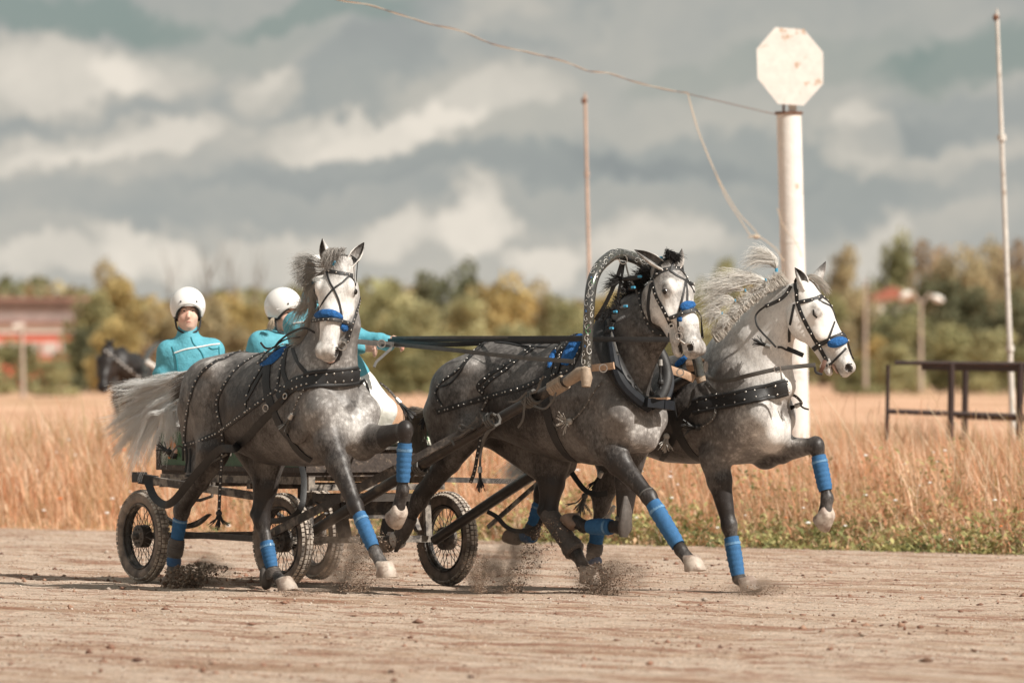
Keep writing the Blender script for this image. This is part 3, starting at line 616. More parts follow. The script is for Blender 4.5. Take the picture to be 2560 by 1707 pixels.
    H.h = h; H.hax, H.hn, H.hb, H.hs = ax, Nn, Bt, hs; th, tm = T['head'], T['muz']
    hw = sp.get('hw', 1.0); s_ = hs*1.10*hw; C_ = lambda A, B, ra, rb, k=.03, t=th, t2=None, cut=False: K.cone(h(*A), h(*B), tuple(s_*q for q in ra), tuple(s_*q for q in rb), Bt, k, t, t2, cut)
    E_ = lambda c, r, k=.02, t=th, cut=False: K.ell(h(*c), tuple(s_*q for q in r), [ax, Bt, Nn], k, t, cut)
    C_((.02, 0, .0), (.19, 0, .005), (.078, .085), (.098, .088)); C_((.19, 0, .005), (.40, 0, .012), (.094, .085), (.054, .060)); C_((.40, 0, .012), (.55, 0, .0), (.054, .060), (.052, .050), t2=tm)
    for b in (-1, 1):
        E_((.20, b*.052, -.075), (.125, .036, .105), .03); C_((.30, b*.04, -.09), (.50, b*.022, -.075), (.024, .045), (.016, .022), .02, th, tm)
        C_((.14, b*.088, .035), (.34, b*.058, .012), (.016, .022), (.010, .014), .02); E_((.165, b*.082, .052), (.045, .028, .026), .015); E_((.185, b*.098, .022), (.031, .018, .022), .008, th-.5)
        C_((.22, b*.088, -.01), (.42, b*.050, -.01), (.012, .014), (.008, .01), .025)
        E_((.575, b*.040, .014), (.045, .026, .032), .018, tm); E_((.30, b*.075, -.035), (.05, .02, .03), .02, th, cut=False)
    E_((.575, 0, -.010), (.048, .050, .050), .03, tm); E_((.60, 0, -.030), (.028, .042, .028), .02, tm)
    jo = sp.get('mouth', .02); C_((.30, 0, -.085), (.50, 0, -.072-jo*.7), (.042, .036), (.030, .024), .03, th, tm); E_((.535, 0, -.074-jo), (.036, .034, .024), .02, tm)
    for b in (-1, 1): E_((.590, b*.060, .012), (.020, .013, .015), .004, -.35, cut=True)
    E_((.60, 0, -.052-jo*.55), (.075, .055, .005+jo*.28), .004, -.1, cut=True)
    for e in sp.get('extra', []): e(K)
    V, Fc, TN = K.mesh(2); K.D = K.T = None
    for b, e in ((-1, sp['ears'][0]), (1, sp['ears'][1])):
        base = h(.01, b*.058, .035); tip = np.array(e); d = U(tip-base); L_ = np.linalg.norm(tip-base); fr = U(Nn*.75+Bt*b*.5*sp.get('earout', 1)); fr = U(fr-d*(fr@d)); sdv = np.cross(d, fr); n_ = 20; prof = [(-.08, .030), (.0, .031), (.18, .037), (.38, .040), (.58, .034), (.76, .023), (.90, .011), (1.0, .002)]; ev, et = [], []
        for (q, w) in prof:
            w *= hs*1.1; c0 = base+d*L_*q+fr*(.012*math.sin(max(q, 0)*3.1))
            for k_ in range(n_):
                a_ = 2*math.pi*k_/n_; o_ = k_ < n_//2; f_ = (k_/(n_//2-1)) if o_ else 1-((k_-n_//2)/(n_//2-1)); th_ = math.radians(-118+236*f_); rr_ = w*(1.0 if o_ else .80 if q > .02 else .6)
                ev.append(c0+sdv*math.sin(th_)*rr_*.92-fr*math.cos(th_)*rr_*.8); et.append((th-.05 if o_ else th-.40)+(T['eartip']-th)*max(0, q-.45)*1.5)
        b0 = len(V); m_ = len(prof); ef = [(b0+i*n_+k_, b0+i*n_+(k_+1) % n_, b0+(i+1)*n_+(k_+1) % n_, b0+(i+1)*n_+k_) for i in range(m_-1) for k_ in range(n_)]
        V = np.vstack([V, np.array(ev)]); Fc = np.vstack([Fc, np.array(ef)]); TN = np.concatenate([TN, np.array(et)])
    body = np_mesh('body', V, Fc, sp.get('coat', COAT), H.root, True, tone=TN); H.bvh = BVHTree.FromPolygons([tuple(v) for v in V], [tuple(f) for f in Fc]); H.body = body; return body
def hoof(H, ctr, ft, ang=-40, flip=1, mat=None, s=1.0):
    """hoof under the pastern; ctr its middle, ft the fetlock joint"""
    d = U(np.array(ctr)-np.array(ft)); a = math.atan2(d[2], d[0]); b = a+R_(ang); so = np.array([math.cos(b), d[1]*.5, math.sin(b)]); so = U(so); toe = U(np.array([-math.sin(b), 0, math.cos(b)])); lat = U(np.cross(so, toe)); c = np.array(ctr)
    cor = c-so*.035*s-toe*.004; bt_ = c+so*.045*s+toe*.012; rings = [(cor-so*.012, .040, .044), (cor, .049, .051), ((cor*.5+bt_*.5)+toe*.006, .054, .058), (bt_-so*.004+toe*.004, .060, .066), (bt_+toe*.004, .058, .064), (bt_-so*.008+toe*.0, .035, .04)]
    mb = MB(); vs = []; n = 20
    for (p, rl, rt) in rings:
        for k in range(n):
            th = 2*math.pi*k/n; ct, st = math.cos(th), math.sin(th); ct2 = ct if ct > -.45 else -.45+(ct+.45)*.35; vs.append(p+lat*(st*rl*s)+toe*(ct2*rt*s)-so*(0.012*max(0, -ct))*1)
    L = len(rings); fs = [(i*n+k, i*n+(k+1) % n, (i+1)*n+(k+1) % n, (i+1)*n+k) for i in range(L-1) for k in range(n)]+[tuple(range(n-1, -1, -1)), tuple((L-1)*n+k for k in range(n))]
    mb.add(vs, fs, mat or HORN); return mb.build('hoof', H.root, auto=50)
def wrap(H, A, B, t0, t1, r0, r1, mat=None, tape=True, name='leg_wrap', n=22, ridge=.0022, flat=(1.0, .88)):
    A, B = Vector(A), Vector(B); mb = MB(); pts, rr = [], []
    for i in range(n):
        t = i/(n-1); q = t0+(t1-t0)*t; pts.append(A.lerp(B, q)); e = .0 if 0 < i < n-1 else -.004; rr.append(r0+(r1-r0)*t+.0035*math.sin(math.pi*t)+ridge*(1 if i % 3 == 0 else -.6)+rnd.uniform(-.0008, .0008)+e)
    mb.tube(pts, rr, mat or BLUE_WRAP, 18, flat=flat, up=(1, 0, 0))
    if tape:
        q = t0+(t1-t0)*.17; mb.tube([A.lerp(B, q-.02), A.lerp(B, q+.03)], [r0+.0035]*2, TAPE, 18, flat=flat, up=(1, .15, 0))
    return mb.build(name, H.root, auto=60)
def strap(H, name, pts, w=.02, mat=None, studs=0, n=None, parent=None, t=.004, lift=.003, crown=0.0, stud_r=.0075, rows=1, smooth=2, over=True):
    """leather strap lying on the horse through photo positions"""
    if n is None: n = max(8, int(sum(math.dist(pts[i], pts[i+1]) for i in range(len(pts)-1))/7))
    P_, N_ = H.surf(pts, n, smooth=smooth, over=over)
    if not P_: print('STRAP MISS', name); return None
    n = len(P_)
    if hasattr(w, '__len__'): w = w[0]
    mb = MB(); mb.ribbon(P_, N_, w, mat or LEATHER, t, lift, crown)
    if studs:
        acc = 0; nx = studs*.5
        for i in range(1, n):
            acc += (P_[i]-P_[i-1]).length
            if acc > nx:
                nx += studs; tg = (P_[i]-P_[i-1]).normalized(); sd_ = tg.cross(N_[i])
                for r in ([0] if rows == 1 else [-.28*w, .28*w]): mb.ball(P_[i]+N_[i]*(t+lift)+sd_*r, stud_r*rnd.uniform(.7, .95), CHROME, 6, 4)
    return mb.build(name, parent or H.root, auto=45)
def free_strap(H, name, pts3, w, mat=None, studs=0, t=.004, n=None, up=None, parent=None, stud_r=.0075):
    n = n or max(8, len(pts3)*6); P_ = spline(pts3, n); cv = Vector(H.cam); N_ = [(cv-p).normalized() if up is None else Vector(up) for p in P_]; mb = MB(); mb.ribbon(P_, N_, w, mat or LEATHER, t, -t/2)
    if studs:
        acc = 0; nx = studs*.5
        for i in range(1, n):
            acc += (P_[i]-P_[i-1]).length
            if acc > nx: nx += studs; mb.ball(P_[i]+N_[i]*t*.7, stud_r*.85, CHROME, 6, 4); 
    return mb.build(name, parent or H.root, auto=45)
def tassel(H, top, direction, L=.12, mat=None, spread=.6, n=26, cap=True, parent=None, name='tassel'):
    top = Vector(top); d = Vector(direction).normalized(); mb = MB(); mat = mat or LEATHER
    if cap: mb.tube([top-d*.005, top+d*.035], [.013, .017], pbr('dull_metal', (.5,.48,.45), .4, metal=.7), 10)
    else: mb.ball(top+d*.012, .022, mat, 8, 5)
    a = d.orthogonal().normalized(); b = d.cross(a); c = top+d*(.03 if cap else .01)
    for i in range(n):
        th = rnd.uniform(0, 6.28); s = rnd.uniform(.05, 1)*spread; e = (a*math.cos(th)+b*math.sin(th)); l = L*rnd.uniform(.7, 1.05); p1 = c+(d+e*s*.6).normalized()*l*.5; p2 = c+(d+e*s).normalized()*l
        mb.bar(c+e*.008, p1, .005, .003, mat, up=tuple(e)); mb.bar(p1, p2, .006, .003, mat, up=tuple(e))
    return mb.build(name, parent or H.root, smooth=False)
def ring3(H, p, r, mb, nrm=None, th=.004, mat=None):
    p = Vector(p); n = Vector(nrm).normalized() if nrm is not None else (Vector(H.cam)-p).normalized(); a = n.orthogonal().normalized(); b = n.cross(a)
    mb.tube([p+a*(r*math.cos(2*math.pi*k/16))+b*(r*math.sin(2*math.pi*k/16)) for k in range(17)], th, mat or CHROME, 6, cap=False)
def loop_around(H, name, x, tilt, zc, w, studs=0, mat=None, half=None, t=.006, yc=0.0, th=(0, 360)):
    """strap all round the trunk in the plane through x, leaning by tilt"""
    c = Vector((x, yc, zc)); up = Vector((math.sin(R_(tilt)), 0, math.cos(R_(tilt)))); sd_ = Vector((0, -1, 0)); P_, N_ = [], []; n = 64
    for i in range(n+1):
        a = R_(th[0]+(th[1]-th[0])*i/n); d = sd_*math.sin(a)+up*math.cos(a); h = H.bvh.ray_cast(c+d*.9, -d)
        if h[0] is None: continue
        if (h[0]-c).length > .5: P_.append(c+d*.33); N_.append(d); continue
        P_.append(h[0]); N_.append(h[1])
    for _ in range(2): P_ = [P_[0]]+[(P_[i-1]+P_[i]*2+P_[i+1])/4 for i in range(1, len(P_)-1)]+[P_[-1]]
    mb = MB(); mb.ribbon(P_, N_, w, mat or LEATHER, t, .003)
    if studs:
        acc = 0; nx = studs
        for i in range(1, len(P_)):
            acc += (P_[i]-P_[i-1]).length
            if acc > nx: nx += studs; mb.ball(P_[i]+N_[i]*(t+.003), .0075, CHROME, 6, 4)
    return mb.build(name, H.root, auto=45)
def eyes(H, lid=.0, sides=(-1, 1)):
    for b in sides:
        mb = MB(); p = H.h(.188, b*.110, .022); mb.ball(p, tuple(q*H.hs for q in (.020, .016, .016)), EYE, 12, 8, axes=Matrix((H.hax, H.hb, H.hn)).transposed()); mb.build('eye', H.root)
def patch_fur(H, name, pts, w, mat, t=.022, n=24, parent=None, lift=.004):
    """fluffy pad following the skin"""
    P_, N_ = H.surf(pts, n); mb = MB(); L = len(P_)
    vs, fs = [], []; k = 9
    for i in range(L):
        tg = (P_[min(i+1, L-1)]-P_[max(i-1, 0)]).normalized(); sd_ = tg.cross(N_[i]).normalized(); e = math.sin(math.pi*min(1, max(0, (i+.6)/(L+.2))))**.35
        for j in range(k):
            u = j/(k-1)*2-1; b = (1-abs(u)**2.5)**.6 if abs(u) < 1 else 0; vs.append(P_[i]+sd_*(u*w*.5*e)+N_[i]*(lift+t*b*e+rnd.uniform(-.003, .003)*b))
    fs = [(i*k+j, i*k+j+1, (i+1)*k+j+1, (i+1)*k+j) for i in range(L-1) for j in range(k-1)]; mb.add(vs, fs, mat)
    o = mb.build(name, parent or H.root, auto=180); return o
def hx(H, z, x, y, n=0.0): return H.px(S(z, x, y), n)
def Q(z, *pts): return [S(z, *p) for p in pts]
def QQ(*zs): return [S(*p) for p in zs]
def legs(H, d, n_h=(.15, -.15), n_f=(.145, -.145)):
    J = {}
    for k, (z, x, y) in d.items():
        key = k[-1]; hind = k[:-1] in ('stif', 'hock', 'fet', 'hoof'); n = (n_h if hind else n_f)[0 if key == 'N' else 1]
        if k[:-1] == 'stif': n *= 1.25
        if k[:-1] in ('hock', 'fet', 'hoof', 'fetl', 'hof', 'kne'): n *= .9
        J[k] = H.px(S(z, x, y), n)
    return J
# ---- near trotter at the left, head turned to the viewer
H1 = Horse(S('A', 1790, 1230), 51.5, 54)
J1 = legs(H1, dict(stifN=('B', 800, 500), hockN=('B', 572, 920), fetN=('B', 517, 1265), hoofN=('B', 503, 1420),
     stifF=('B', 1215, 560), hockF=('B', 1160, 1000), fetF=('B', 1240, 1380), hoofF=('B', 1335, 1480),
     elbN=('B', 1650, 420), kneN=('B', 1850, 900), fetlN=('B', 1993, 1235), hofN=('B', 2065, 1365),
     elbF=('B', 1890, 440), kneF=('B', 2215, 335), fetlF=('B', 2195, 780), hofF=('B', 2155, 950)))
h1 = lambda z, x, y, n=0.0: H1.px(S(z, x, y), n)
poll1 = h1('A', 1745, 300, -.02)
sp1 = dict(box=((-2.15, -.75, -.02), (1.0, .75, 2.5)), butt=-1.72, chest=.03, J=J1, dtop=.0,
    top=[(-1.72, 1.42), (-1.55, 1.54), (-1.36, 1.59), (-1.03, 1.575), (-.8, 1.58), (-.6, 1.64), (-.4, 1.64), (.0, 1.5)], bot=[(-1.4, .98), (-1.2, .92), (-.87, .84), (-.46, .84), (0, .9)],
    tones=dict(body=.25, top=.55, front=.38, leg=.11, foot=.40, head=.95, muz=.62, eartip=.35),
    neck=[((-.42, 0, 1.30), (.17, .30), .38), ((-.22, 0, 1.48), (.155, .25), .42), (tuple((np.array([-.22, 0, 1.48])+np.array(poll1))/2+[.02, 0, -.05]), (.115, .19), .40), (tuple(np.array(poll1)+[-.04, .03, -.17]), (.075, .12), .5)],
    poll=poll1, muz=H1.dep(S('A', 1640, 1000), at(S('A', 1745, 300), 51.5).y-.22), face=H1.I.to_3x3() @ Vector((-.36, -1, .2)), mouth=.04, hw=1.05,
    ears=(None, None))
Ymid = (H1.M @ Vector(poll1)).y
sp1['muz'] = H1.dep(S('A', 1635, 985), Ymid-.22)
sp1['ears'] = (H1.dep(S('A', 1912, 135), Ymid-.02), H1.dep(S('A', 1605, 105), Ymid+.0))
if 'nohorse' not in globals(): build_body(H1, sp1)
H2 = Horse((1608, 935), 51.2, 44)
J2 = legs(H2, dict(stifN=('E', 650, 320), hockN=('E', 262, 850), fetN=('E', 110, 1140), hoofN=('E', 15, 1165),
     stifF=('E', 1250, 560), hockF=('E', 1215, 960), fetF=('E', 1415, 1245), hoofF=('E', 1500, 1400),
     elbN=('E', 1610, 440), kneN=('E', 1950, 830), fetlN=('E', 2180, 1215), hofN=('E', 2265, 1320),
     elbF=('E', 1800, 540), kneF=('E', 1760, 1050), fetlF=('E', 1470, 1045), hofF=('E', 1395, 1000)))
J2['shoF'] = np.array([-.07, .15, 1.14])
h2 = lambda z, x, y, n=0.0: H2.px(S(z, x, y), n)
poll2 = h2('C', 2065, 335, .0); Y2 = (H2.M @ Vector(poll2)).y
sp2 = dict(box=((-2.75, -.7, -.02), (1.05, .7, 2.5)), butt=-1.83, chest=.02, J=J2,
    top=[(-1.8, 1.38), (-1.62, 1.54), (-1.35, 1.66), (-1.0, 1.635), (-.75, 1.64), (-.5, 1.71), (-.2, 1.60)], bot=[(-1.5, 1.05), (-1.2, 1.0), (-.8, .88), (-.55, .86), (0, .9)],
    tones=dict(body=.29, top=.42, front=.22, leg=.09, foot=.16, head=.84, muz=.66, eartip=.35),
    neck=[((-.42, 0, 1.32), (.18, .33), .28), ((-.22, 0, 1.50), (.155, .28), .24), (tuple((np.array([-.22, 0, 1.50])+np.array(poll2))/2+[.02, 0, -.04]), (.115, .215), .26), (tuple(np.array(poll2)+[-.06, .03, -.16]), (.075, .13), .35)],
    poll=poll2, hw=1.14, muz=H2.dep(S('C', 2295, 955), Y2-.20), face=H2.I.to_3x3() @ Vector((.80, -.58, .25)), mouth=.03,
    ears=(H2.dep(S('C', 2190, 180), Y2-.02), H2.dep(S('C', 1840, 190), Y2-.10)))
build_body(H2, sp2)
H3 = Horse((1960, 968), 51.5, 43)
J3 = legs(H3, dict(stifN=('E', 1290, 560), hockN=('E', 1165, 800), fetN=('E', 1080, 1110), hoofN=('E', 965, 1110),
     stifF=('E', 1730, 560), hockF=('E', 1600, 880), fetF=('E', 1540, 1270), hoofF=('E', 1575, 1410),
     elbN=('G', 840, 530), kneN=('G', 950, 1040), fetlN=('G', 1018, 1425), hofN=('G', 1090, 1480),
     elbF=('G', 1200, 500), kneF=('G', 1590, 450), fetlF=('G', 1670, 840), hofF=('G', 1650, 970)))
J3['shoF'] = np.array([-.17, .14, 1.14])
h3 = lambda z, x, y, n=0.0: H3.px(S(z, x, y), n)
poll3 = h3('F', 1190, 480, .0); Y3 = (H3.M @ Vector(poll3)).y
def neckpt(z, a, b): # crest point and throat point -> centre and half depth
    p, q = h3(z, *a), h3(z, *b); return (p+q)/2, np.linalg.norm(p-q)/2
c1, r1 = neckpt('F', (880, 510), (1075, 900)); c2, r2 = neckpt('F', (700, 670), (1040, 1080)); c3, r3 = neckpt('F', (560, 830), (1075, 1290))
sp3 = dict(box=((-2.7, -.7, -.02), (1.1, .7, 2.5)), butt=-1.95, chest=.0, J=J3,
    top=[(-1.95, 1.36), (-1.7, 1.50), (-1.45, 1.56), (-1.1, 1.54), (-.8, 1.58), (-.6, 1.62), (-.2, 1.5)], bot=[(-1.5, .98), (-1.3, .93), (-1.05, .86), (-.75, .85), (0, .93)],
    tones=dict(body=.36, top=.14, front=.40, leg=.12, foot=.40, head=.92, muz=.80, eartip=.1),
    neck=[((-.40, 0, 1.25), (.17, .30), .68), (tuple(c3), (.16, r3), .80), (tuple(c2), (.13, r2), .86), (tuple(c1), (.095, r1*.92), .88), (tuple(np.array(poll3)+[-.05, .0, -.09]), (.08, .14), .95)],
    poll=poll3, muz=H3.dep(S('F', 1545, 1095), Y3-.05), face=H3.I.to_3x3() @ Vector((.95, -.22, .4)), mouth=.035,
    ears=(H3.dep(S('F', 1365, 275), Y3+.03), H3.dep(S('F', 1137, 320), Y3-.06)))
build_body(H3, sp3)
# ================================================================ HORSE PARTS AND HARNESS
def hair_col(n, base, v=.15):
    base = np.array(base); return np.clip(base[None]*nr.uniform(1-v, 1+v, (n, 1)), 0, 1)
def tuft(H, root, tip, n=60, r=.0014, spread=.03, sag=.0, col=(.70,.67,.62), bend=None, tie=True, name='mane_tuft'):
    """tied lock of mane blowing from root to tip (local points)"""
    a, b = np.array(root), np.array(tip); m = (a+b)/2+(np.array(bend) if bend is not None else np.array([0, 0, .03])); g1 = [a, m, b]; g2 = [a+[0, .01, .01], m+[.0, .02, .04], b+[0, .03, .07]]; g3 = [a-[0, .01, .01], m-[.0, .02, .03], b-[0, .03, .07]]
    P_ = lock([g1, g2, g3, g1], int(n*2.6), 12, spread, .012); n = int(n*2.6); o = strands(P_, r, .0004, HAIR_GREY, name, H.root, color=hair_col(n, col))
    if tie:
        d = U(m-a); mb = MB(); mb.tube([a-d*.010, a+d*.016], .007, HAIR_TIE, 8); mb.build('hair_tie', o)
    return o
def outfit_common(H, J, hoofs, wraps):
    for k, (ang, s, mat) in hoofs.items():
        f = 'fetl'+k[-1] if k[:-1] == 'hof' else 'fet'+k[-1]; hoof(H, J[k], J[f], ang, 1, mat, s*1.12)
    for k, (t0, t1, r0, r1) in wraps.items():
        a, b = (('kne', 'fetl') if k[0] == 'f' else ('hock', 'fet')); wrap(H, J[a+k[-1]], J[b+k[-1]], t0, t1, r0, r1)
# ---------------------------------------------------------------- left trotter
tag(H1.root, 'dapple grey horse with white face turned to the viewer, leftmost of the three harnessed horses', 'horse', 'three grey horses of the troika')
eyes(H1)
outfit_common(H1, J1, {'hofN': (-38, 1.05, HORN), 'hofF': (-40, 1.05, HORN), 'hoofN': (-42, 1, HORN_DARK), 'hoofF': (-40, 1.05, HORN)},
    {'fN': (.18, .90, .050, .046), 'fF': (.22, .86, .052, .047), 'hN': (.14, .66, .050, .046), 'hF': (.42, .92, .050, .046)})
wrap(H1, J1['hockN'], J1['fetN'], .62, .98, .056, .058, BOOT, False, 'fetlock_boot'); wrap(H1, J1['fetN'], J1['hoofN'], .05, .45, .050, .050, BLUE_WRAP, False, 'fetlock_wrap')
wrap(H1, J1['hockF'], J1['fetF'], .95, 1.14, .056, .060, BOOT, False, 'fetlock_boot'); mbk = MB(); pB = Vector(J1['fetF']); mbk.ball(pB+Vector((-.045, -.02, -.035)), (.040, .05, .085), BOOT, 12, 8); mbk.build('fetlock_boot', H1.root)
strap(H1, 'browband', Q('A', (1600, 335), (1640, 345), (1720, 360), (1820, 378), (1893, 388)), .026, studs=.045)
strap(H1, 'cheek_strap', Q('A', (1893, 388), (1885, 470), (1878, 560), (1850, 660), (1815, 770), (1790, 860)), .022, studs=.04)
strap(H1, 'headpiece', Q('A', (1595, 340), (1640, 255), (1740, 230), (1850, 260), (1895, 385)), .022)
strap(H1, 'face_strap', Q('A', (1638, 355), (1660, 430), (1688, 475)), .013); strap(H1, 'face_strap', Q('A', (1800, 385), (1750, 435), (1688, 475), (1620, 560), (1572, 650)), .013); strap(H1, 'face_strap', Q('A', (1690, 480), (1725, 560), (1740, 640), (1750, 700)), .013)
ff = patch_fur(H1, 'fur_pad', Q('A', (1558, 675), (1600, 662), (1650, 658), (1700, 668), (1745, 690)), .062, BLUE_FUR, .026); patch_fur(H1, 'fur_pad', Q('A', (1735, 742), (1765, 760), (1792, 770)), .055, BLUE_FUR, .02, 12)
strap(H1, 'noseband', Q('A', (1548, 716), (1600, 708), (1680, 708), (1760, 722), (1812, 738)), .024, studs=.05, lift=.022)
strap(H1, 'bit_strap', Q('A', (1812, 738), (1790, 820), (1760, 880)), .018)
mbk = MB(); Yb = (H1.M @ Vector(H1.h(.5, -.05, -.03))).y-.06; ring3(H1, H1.dep(S('A', 1750, 895), Yb), .028, mbk); mbk.build('bit_ring', H1.root)
mbk = MB(); mbk.ball(H1.h(.60, .005, -.075), tuple(H1.hs*q for q in (.022, .030, .014)), pbr('gum_pink', (.62,.42,.34), .45), 10, 6, axes=Matrix((H1.hax, H1.hb, H1.hn)).transposed()); mbk.build('tongue', H1.root)
# breast collar and body straps
strap(H1, 'breast_collar', Q('A', (1290, 1290), (1370, 1200), (1460, 1160), (1560, 1145), (1700, 1128), (1850, 1108), (1960, 1092), (2022, 1110)), [.05]*1 if False else .098, studs=.055, t=.012, stud_r=.0095, rows=2, crown=.004)
strap(H1, 'collar_roll', Q('A', (1480, 1110), (1560, 1090), (1700, 1078), (1850, 1055), (1960, 1043), (2010, 1060)), .022, lift=.012, t=.012); strap(H1, 'collar_roll', Q('A', (1440, 1225), (1540, 1200), (1700, 1185), (1850, 1165), (1960, 1150), (2030, 1165)), .022, lift=.012, t=.012)
strap(H1, 'withers_strap', Q('A', (1345, 900), (1325, 1000), (1320, 1100), (1365, 1195)), .034, t=.006); strap(H1, 'withers_strap', Q('A', (1385, 890), (1395, 950), (1440, 1040), (1500, 1105)), .026)
strap(H1, 'withers_strap', Q('A', (1330, 930), (1300, 1060), (1280, 1160), (1275, 1240)), .020, studs=.05)
patch_fur(H1, 'saddle_pad', Q('A', (1160, 1018), (1230, 1000), (1290, 950), (1345, 890)), .105, BLUE_FUR, .02, 26); strap(H1, 'saddle_strap', Q('A', (1150, 1035), (1210, 1000), (1280, 930), (1335, 870)), .03, studs=.05, lift=.02)
strap(H1, 'side_strap', Q('A', (1230, 985), (1180, 1060), (1130, 1150), (1080, 1240), (1050, 1290)), .028); strap(H1, 'side_strap', Q('A', (1170, 1040), (1120, 1120), (1070, 1200), (1045, 1300), (1045, 1380)), .018, studs=.06)
strap(H1, 'girth', QQ(('A', 1200, 1050), ('A', 1195, 1200), ('A', 1235, 1340), ('B', 1300, 310), ('B', 1390, 440), ('B', 1460, 520), ('B', 1525, 560)), .062, t=.008)
strap(H1, 'croup_strap', QQ(('A', 830, 1005), ('A', 730, 1080), ('A', 665, 1180), ('A', 625, 1320), ('A', 603, 1460), ('B', 592, 400), ('B', 600, 480)), .026, studs=.045)
strap(H1, 'breeching_strap', QQ(('B', 585, 452), ('B', 700, 420), ('B', 830, 360), ('B', 900, 310), ('B', 980, 250), ('B', 1090, 170), ('A', 1200, 1270), ('A', 1300, 1190)), .034, studs=.045)
strap(H1, 'hip_strap', QQ(('A', 1120, 965), ('A', 1000, 1040), ('A', 930, 1120), ('A', 870, 1210), ('A', 832, 1290), ('A', 832, 1370), ('B', 850, 270), ('B', 868, 340), ('B', 872, 430)), .028, studs=.04)
mbk = MB(); p, n_ = H1.hit(S('A', 1202, 1352)); ring3(H1, p+n_*.02, .022, mbk, n_, .0035); mbk.build('harness_ring', H1.root); mbk = MB(); p, n_ = H1.hit(S('A', 1355, 1270)); ring3(H1, p+n_*.03, .018, mbk, n_); mbk.build('harness_ring', H1.root)
def collar_far(H, z, x, y, w=.098):
    h_, n_ = H.hit(S(z, x, y))
    if h_ is None: return
    P_, N_ = [h_], [n_]
    for i in range(1, 14):
        r_ = H.bvh.ray_cast(Vector((h_.x-.03*i, 1.2, h_.z+.002*i)), Vector((0, -1, 0)))
        if r_[0] is None: break
        P_.append(r_[0]); N_.append(r_[1])
    if len(P_) > 3:
        for _ in range(3): P_ = [P_[0]]+[(P_[i-1]+P_[i]*2+P_[i+1])/4 for i in range(1, len(P_)-1)]+[P_[-1]]
        mb = MB(); mb.ribbon(P_, N_, w, LEATHER, .012, .003); mb.build('breast_collar', H.root)
collar_far(H1, 'A', 2000, 1105)
# trace: from the collar along the flank, then free to the side bar
def mixed(H, pts, lifts=.012):
    """photo positions (z, x, y, side): side None lies on the skin, a number is that far off the middle plane"""
    out = []; i = 0
    while i < len(pts):
        if pts[i][3] is None:
            j = i
            while j+1 < len(pts) and pts[j+1][3] is None: j += 1
            if j > i:
                P_, N_ = H.surf([S(*q[:3]) for q in pts[i:j+1]], 6*(j-i)+1); out += [np.array(p+n_*lifts) for p, n_ in zip(P_, N_)]
            else:
                p, n_ = H.hit(S(*pts[i][:3])); out.append(np.array(p+n_*lifts) if p is not None else H.px(S(*pts[i][:3]), .28))
            i = j+1
        else: out.append(H.px(S(*pts[i][:3]), pts[i][3])); i += 1
    return out
tr = mixed(H1, [('A', 1380, 1230, None), ('A', 1290, 1330, None), ('B', 1180, 260, None), ('B', 1060, 390, None), ('B', 1000, 440, None), ('B', 950, 475, .31), ('B', 850, 480, .33), ('B', 730, 600, .33), ('B', 610, 740, .34), ('B', 520, 850, .34), ('B', 450, 885, .34), ('B', 375, 835, .32), ('B', 330, 740, .30), ('B', 318, 690, .30)])
free_strap(H1, 'trace', tr, .052, t=.007); tr2 = mixed(H1, [('B', 905, 515, .27), ('B', 800, 570, .27), ('B', 700, 640, .28)]); free_strap(H1, 'tassel_strap', tr2, .014, LEATHER_DUSTY); tassel(H1, tr2[-1], tr2[-1]-tr2[0]+np.array([0, 0, -.05]), .10)
dn = [H1.px(S('B', 872, 430), .27), H1.px(S('B', 862, 600), .27), H1.px(S('B', 852, 780), .27), H1.px(S('B', 845, 935), .27)]; free_strap(H1, 'hanging_strap', dn, .022, studs=.04); tassel(H1, dn[-1], (0, 0, -1), .115, spread=1.3, cap=False)
dn = mixed(H1, [('A', 1490, 1210, None), ('A', 1440, 1300, None), ('A', 1400, 1400, None)], .02); free_strap(H1, 'tassel_strap', dn, .012, LEATHER_DUSTY, studs=.03, stud_r=.005); tassel(H1, dn[-1], np.array(dn[-1])-dn[0]+np.array([-.08, 0, -.05]), .12, LEATHER_DUSTY)
dn = [H1.px(S('A', 2028, 1165), -.22), H1.px(S('A', 2090, 1215), -.3), H1.px(S('A', 2150, 1285), -.34)]; free_strap(H1, 'tassel_strap', dn, .014, LEATHER_DUSTY, studs=.04, stud_r=.005); tassel(H1, dn[-1], np.array(dn[-1])-dn[1], .14, LEATHER, .55)
dn = [H1.px(S('B', 585, 470), .2), H1.px(S('B', 545, 455), .24), H1.px(S('B', 510, 490), .26), H1.px(S('B', 490, 535), .26)]; free_strap(H1, 'tassel_strap', dn, .012, LEATHER_DUSTY); tassel(H1, dn[-1]+np.array([-.01, 0, .03]), (-1, 0, .3), .10, spread=.8, cap=False)
for xx in (590, 615, 640): free_strap(H1, 'hanging_strap', mixed(H1, [('B', xx, 470, None), ('B', xx+5, 560, None), ('B', xx-5+(xx-615)*.4, 650, None)], .012), .014)
# side check: a thin strap arching from the bit back to the saddle
ck = [H1.px(S('A', 1555, 800), .12), H1.px(S('A', 1470, 765), .16), H1.px(S('A', 1370, 800), .14), H1.px(S('A', 1290, 860), .10), H1.px(S('A', 1250, 905), .07), H1.px(S('A', 1190, 912), .05), H1.px(S('A', 1150, 870), .05)]; free_strap(H1, 'check_strap', ck, .014)
ck = [H1.px(S('A', 1440, 830), .12), H1.px(S('A', 1330, 850), .10), H1.px(S('A', 1240, 910), .06), H1.px(S('A', 1160, 970), .03)]; free_strap(H1, 'check_strap', ck, .010)
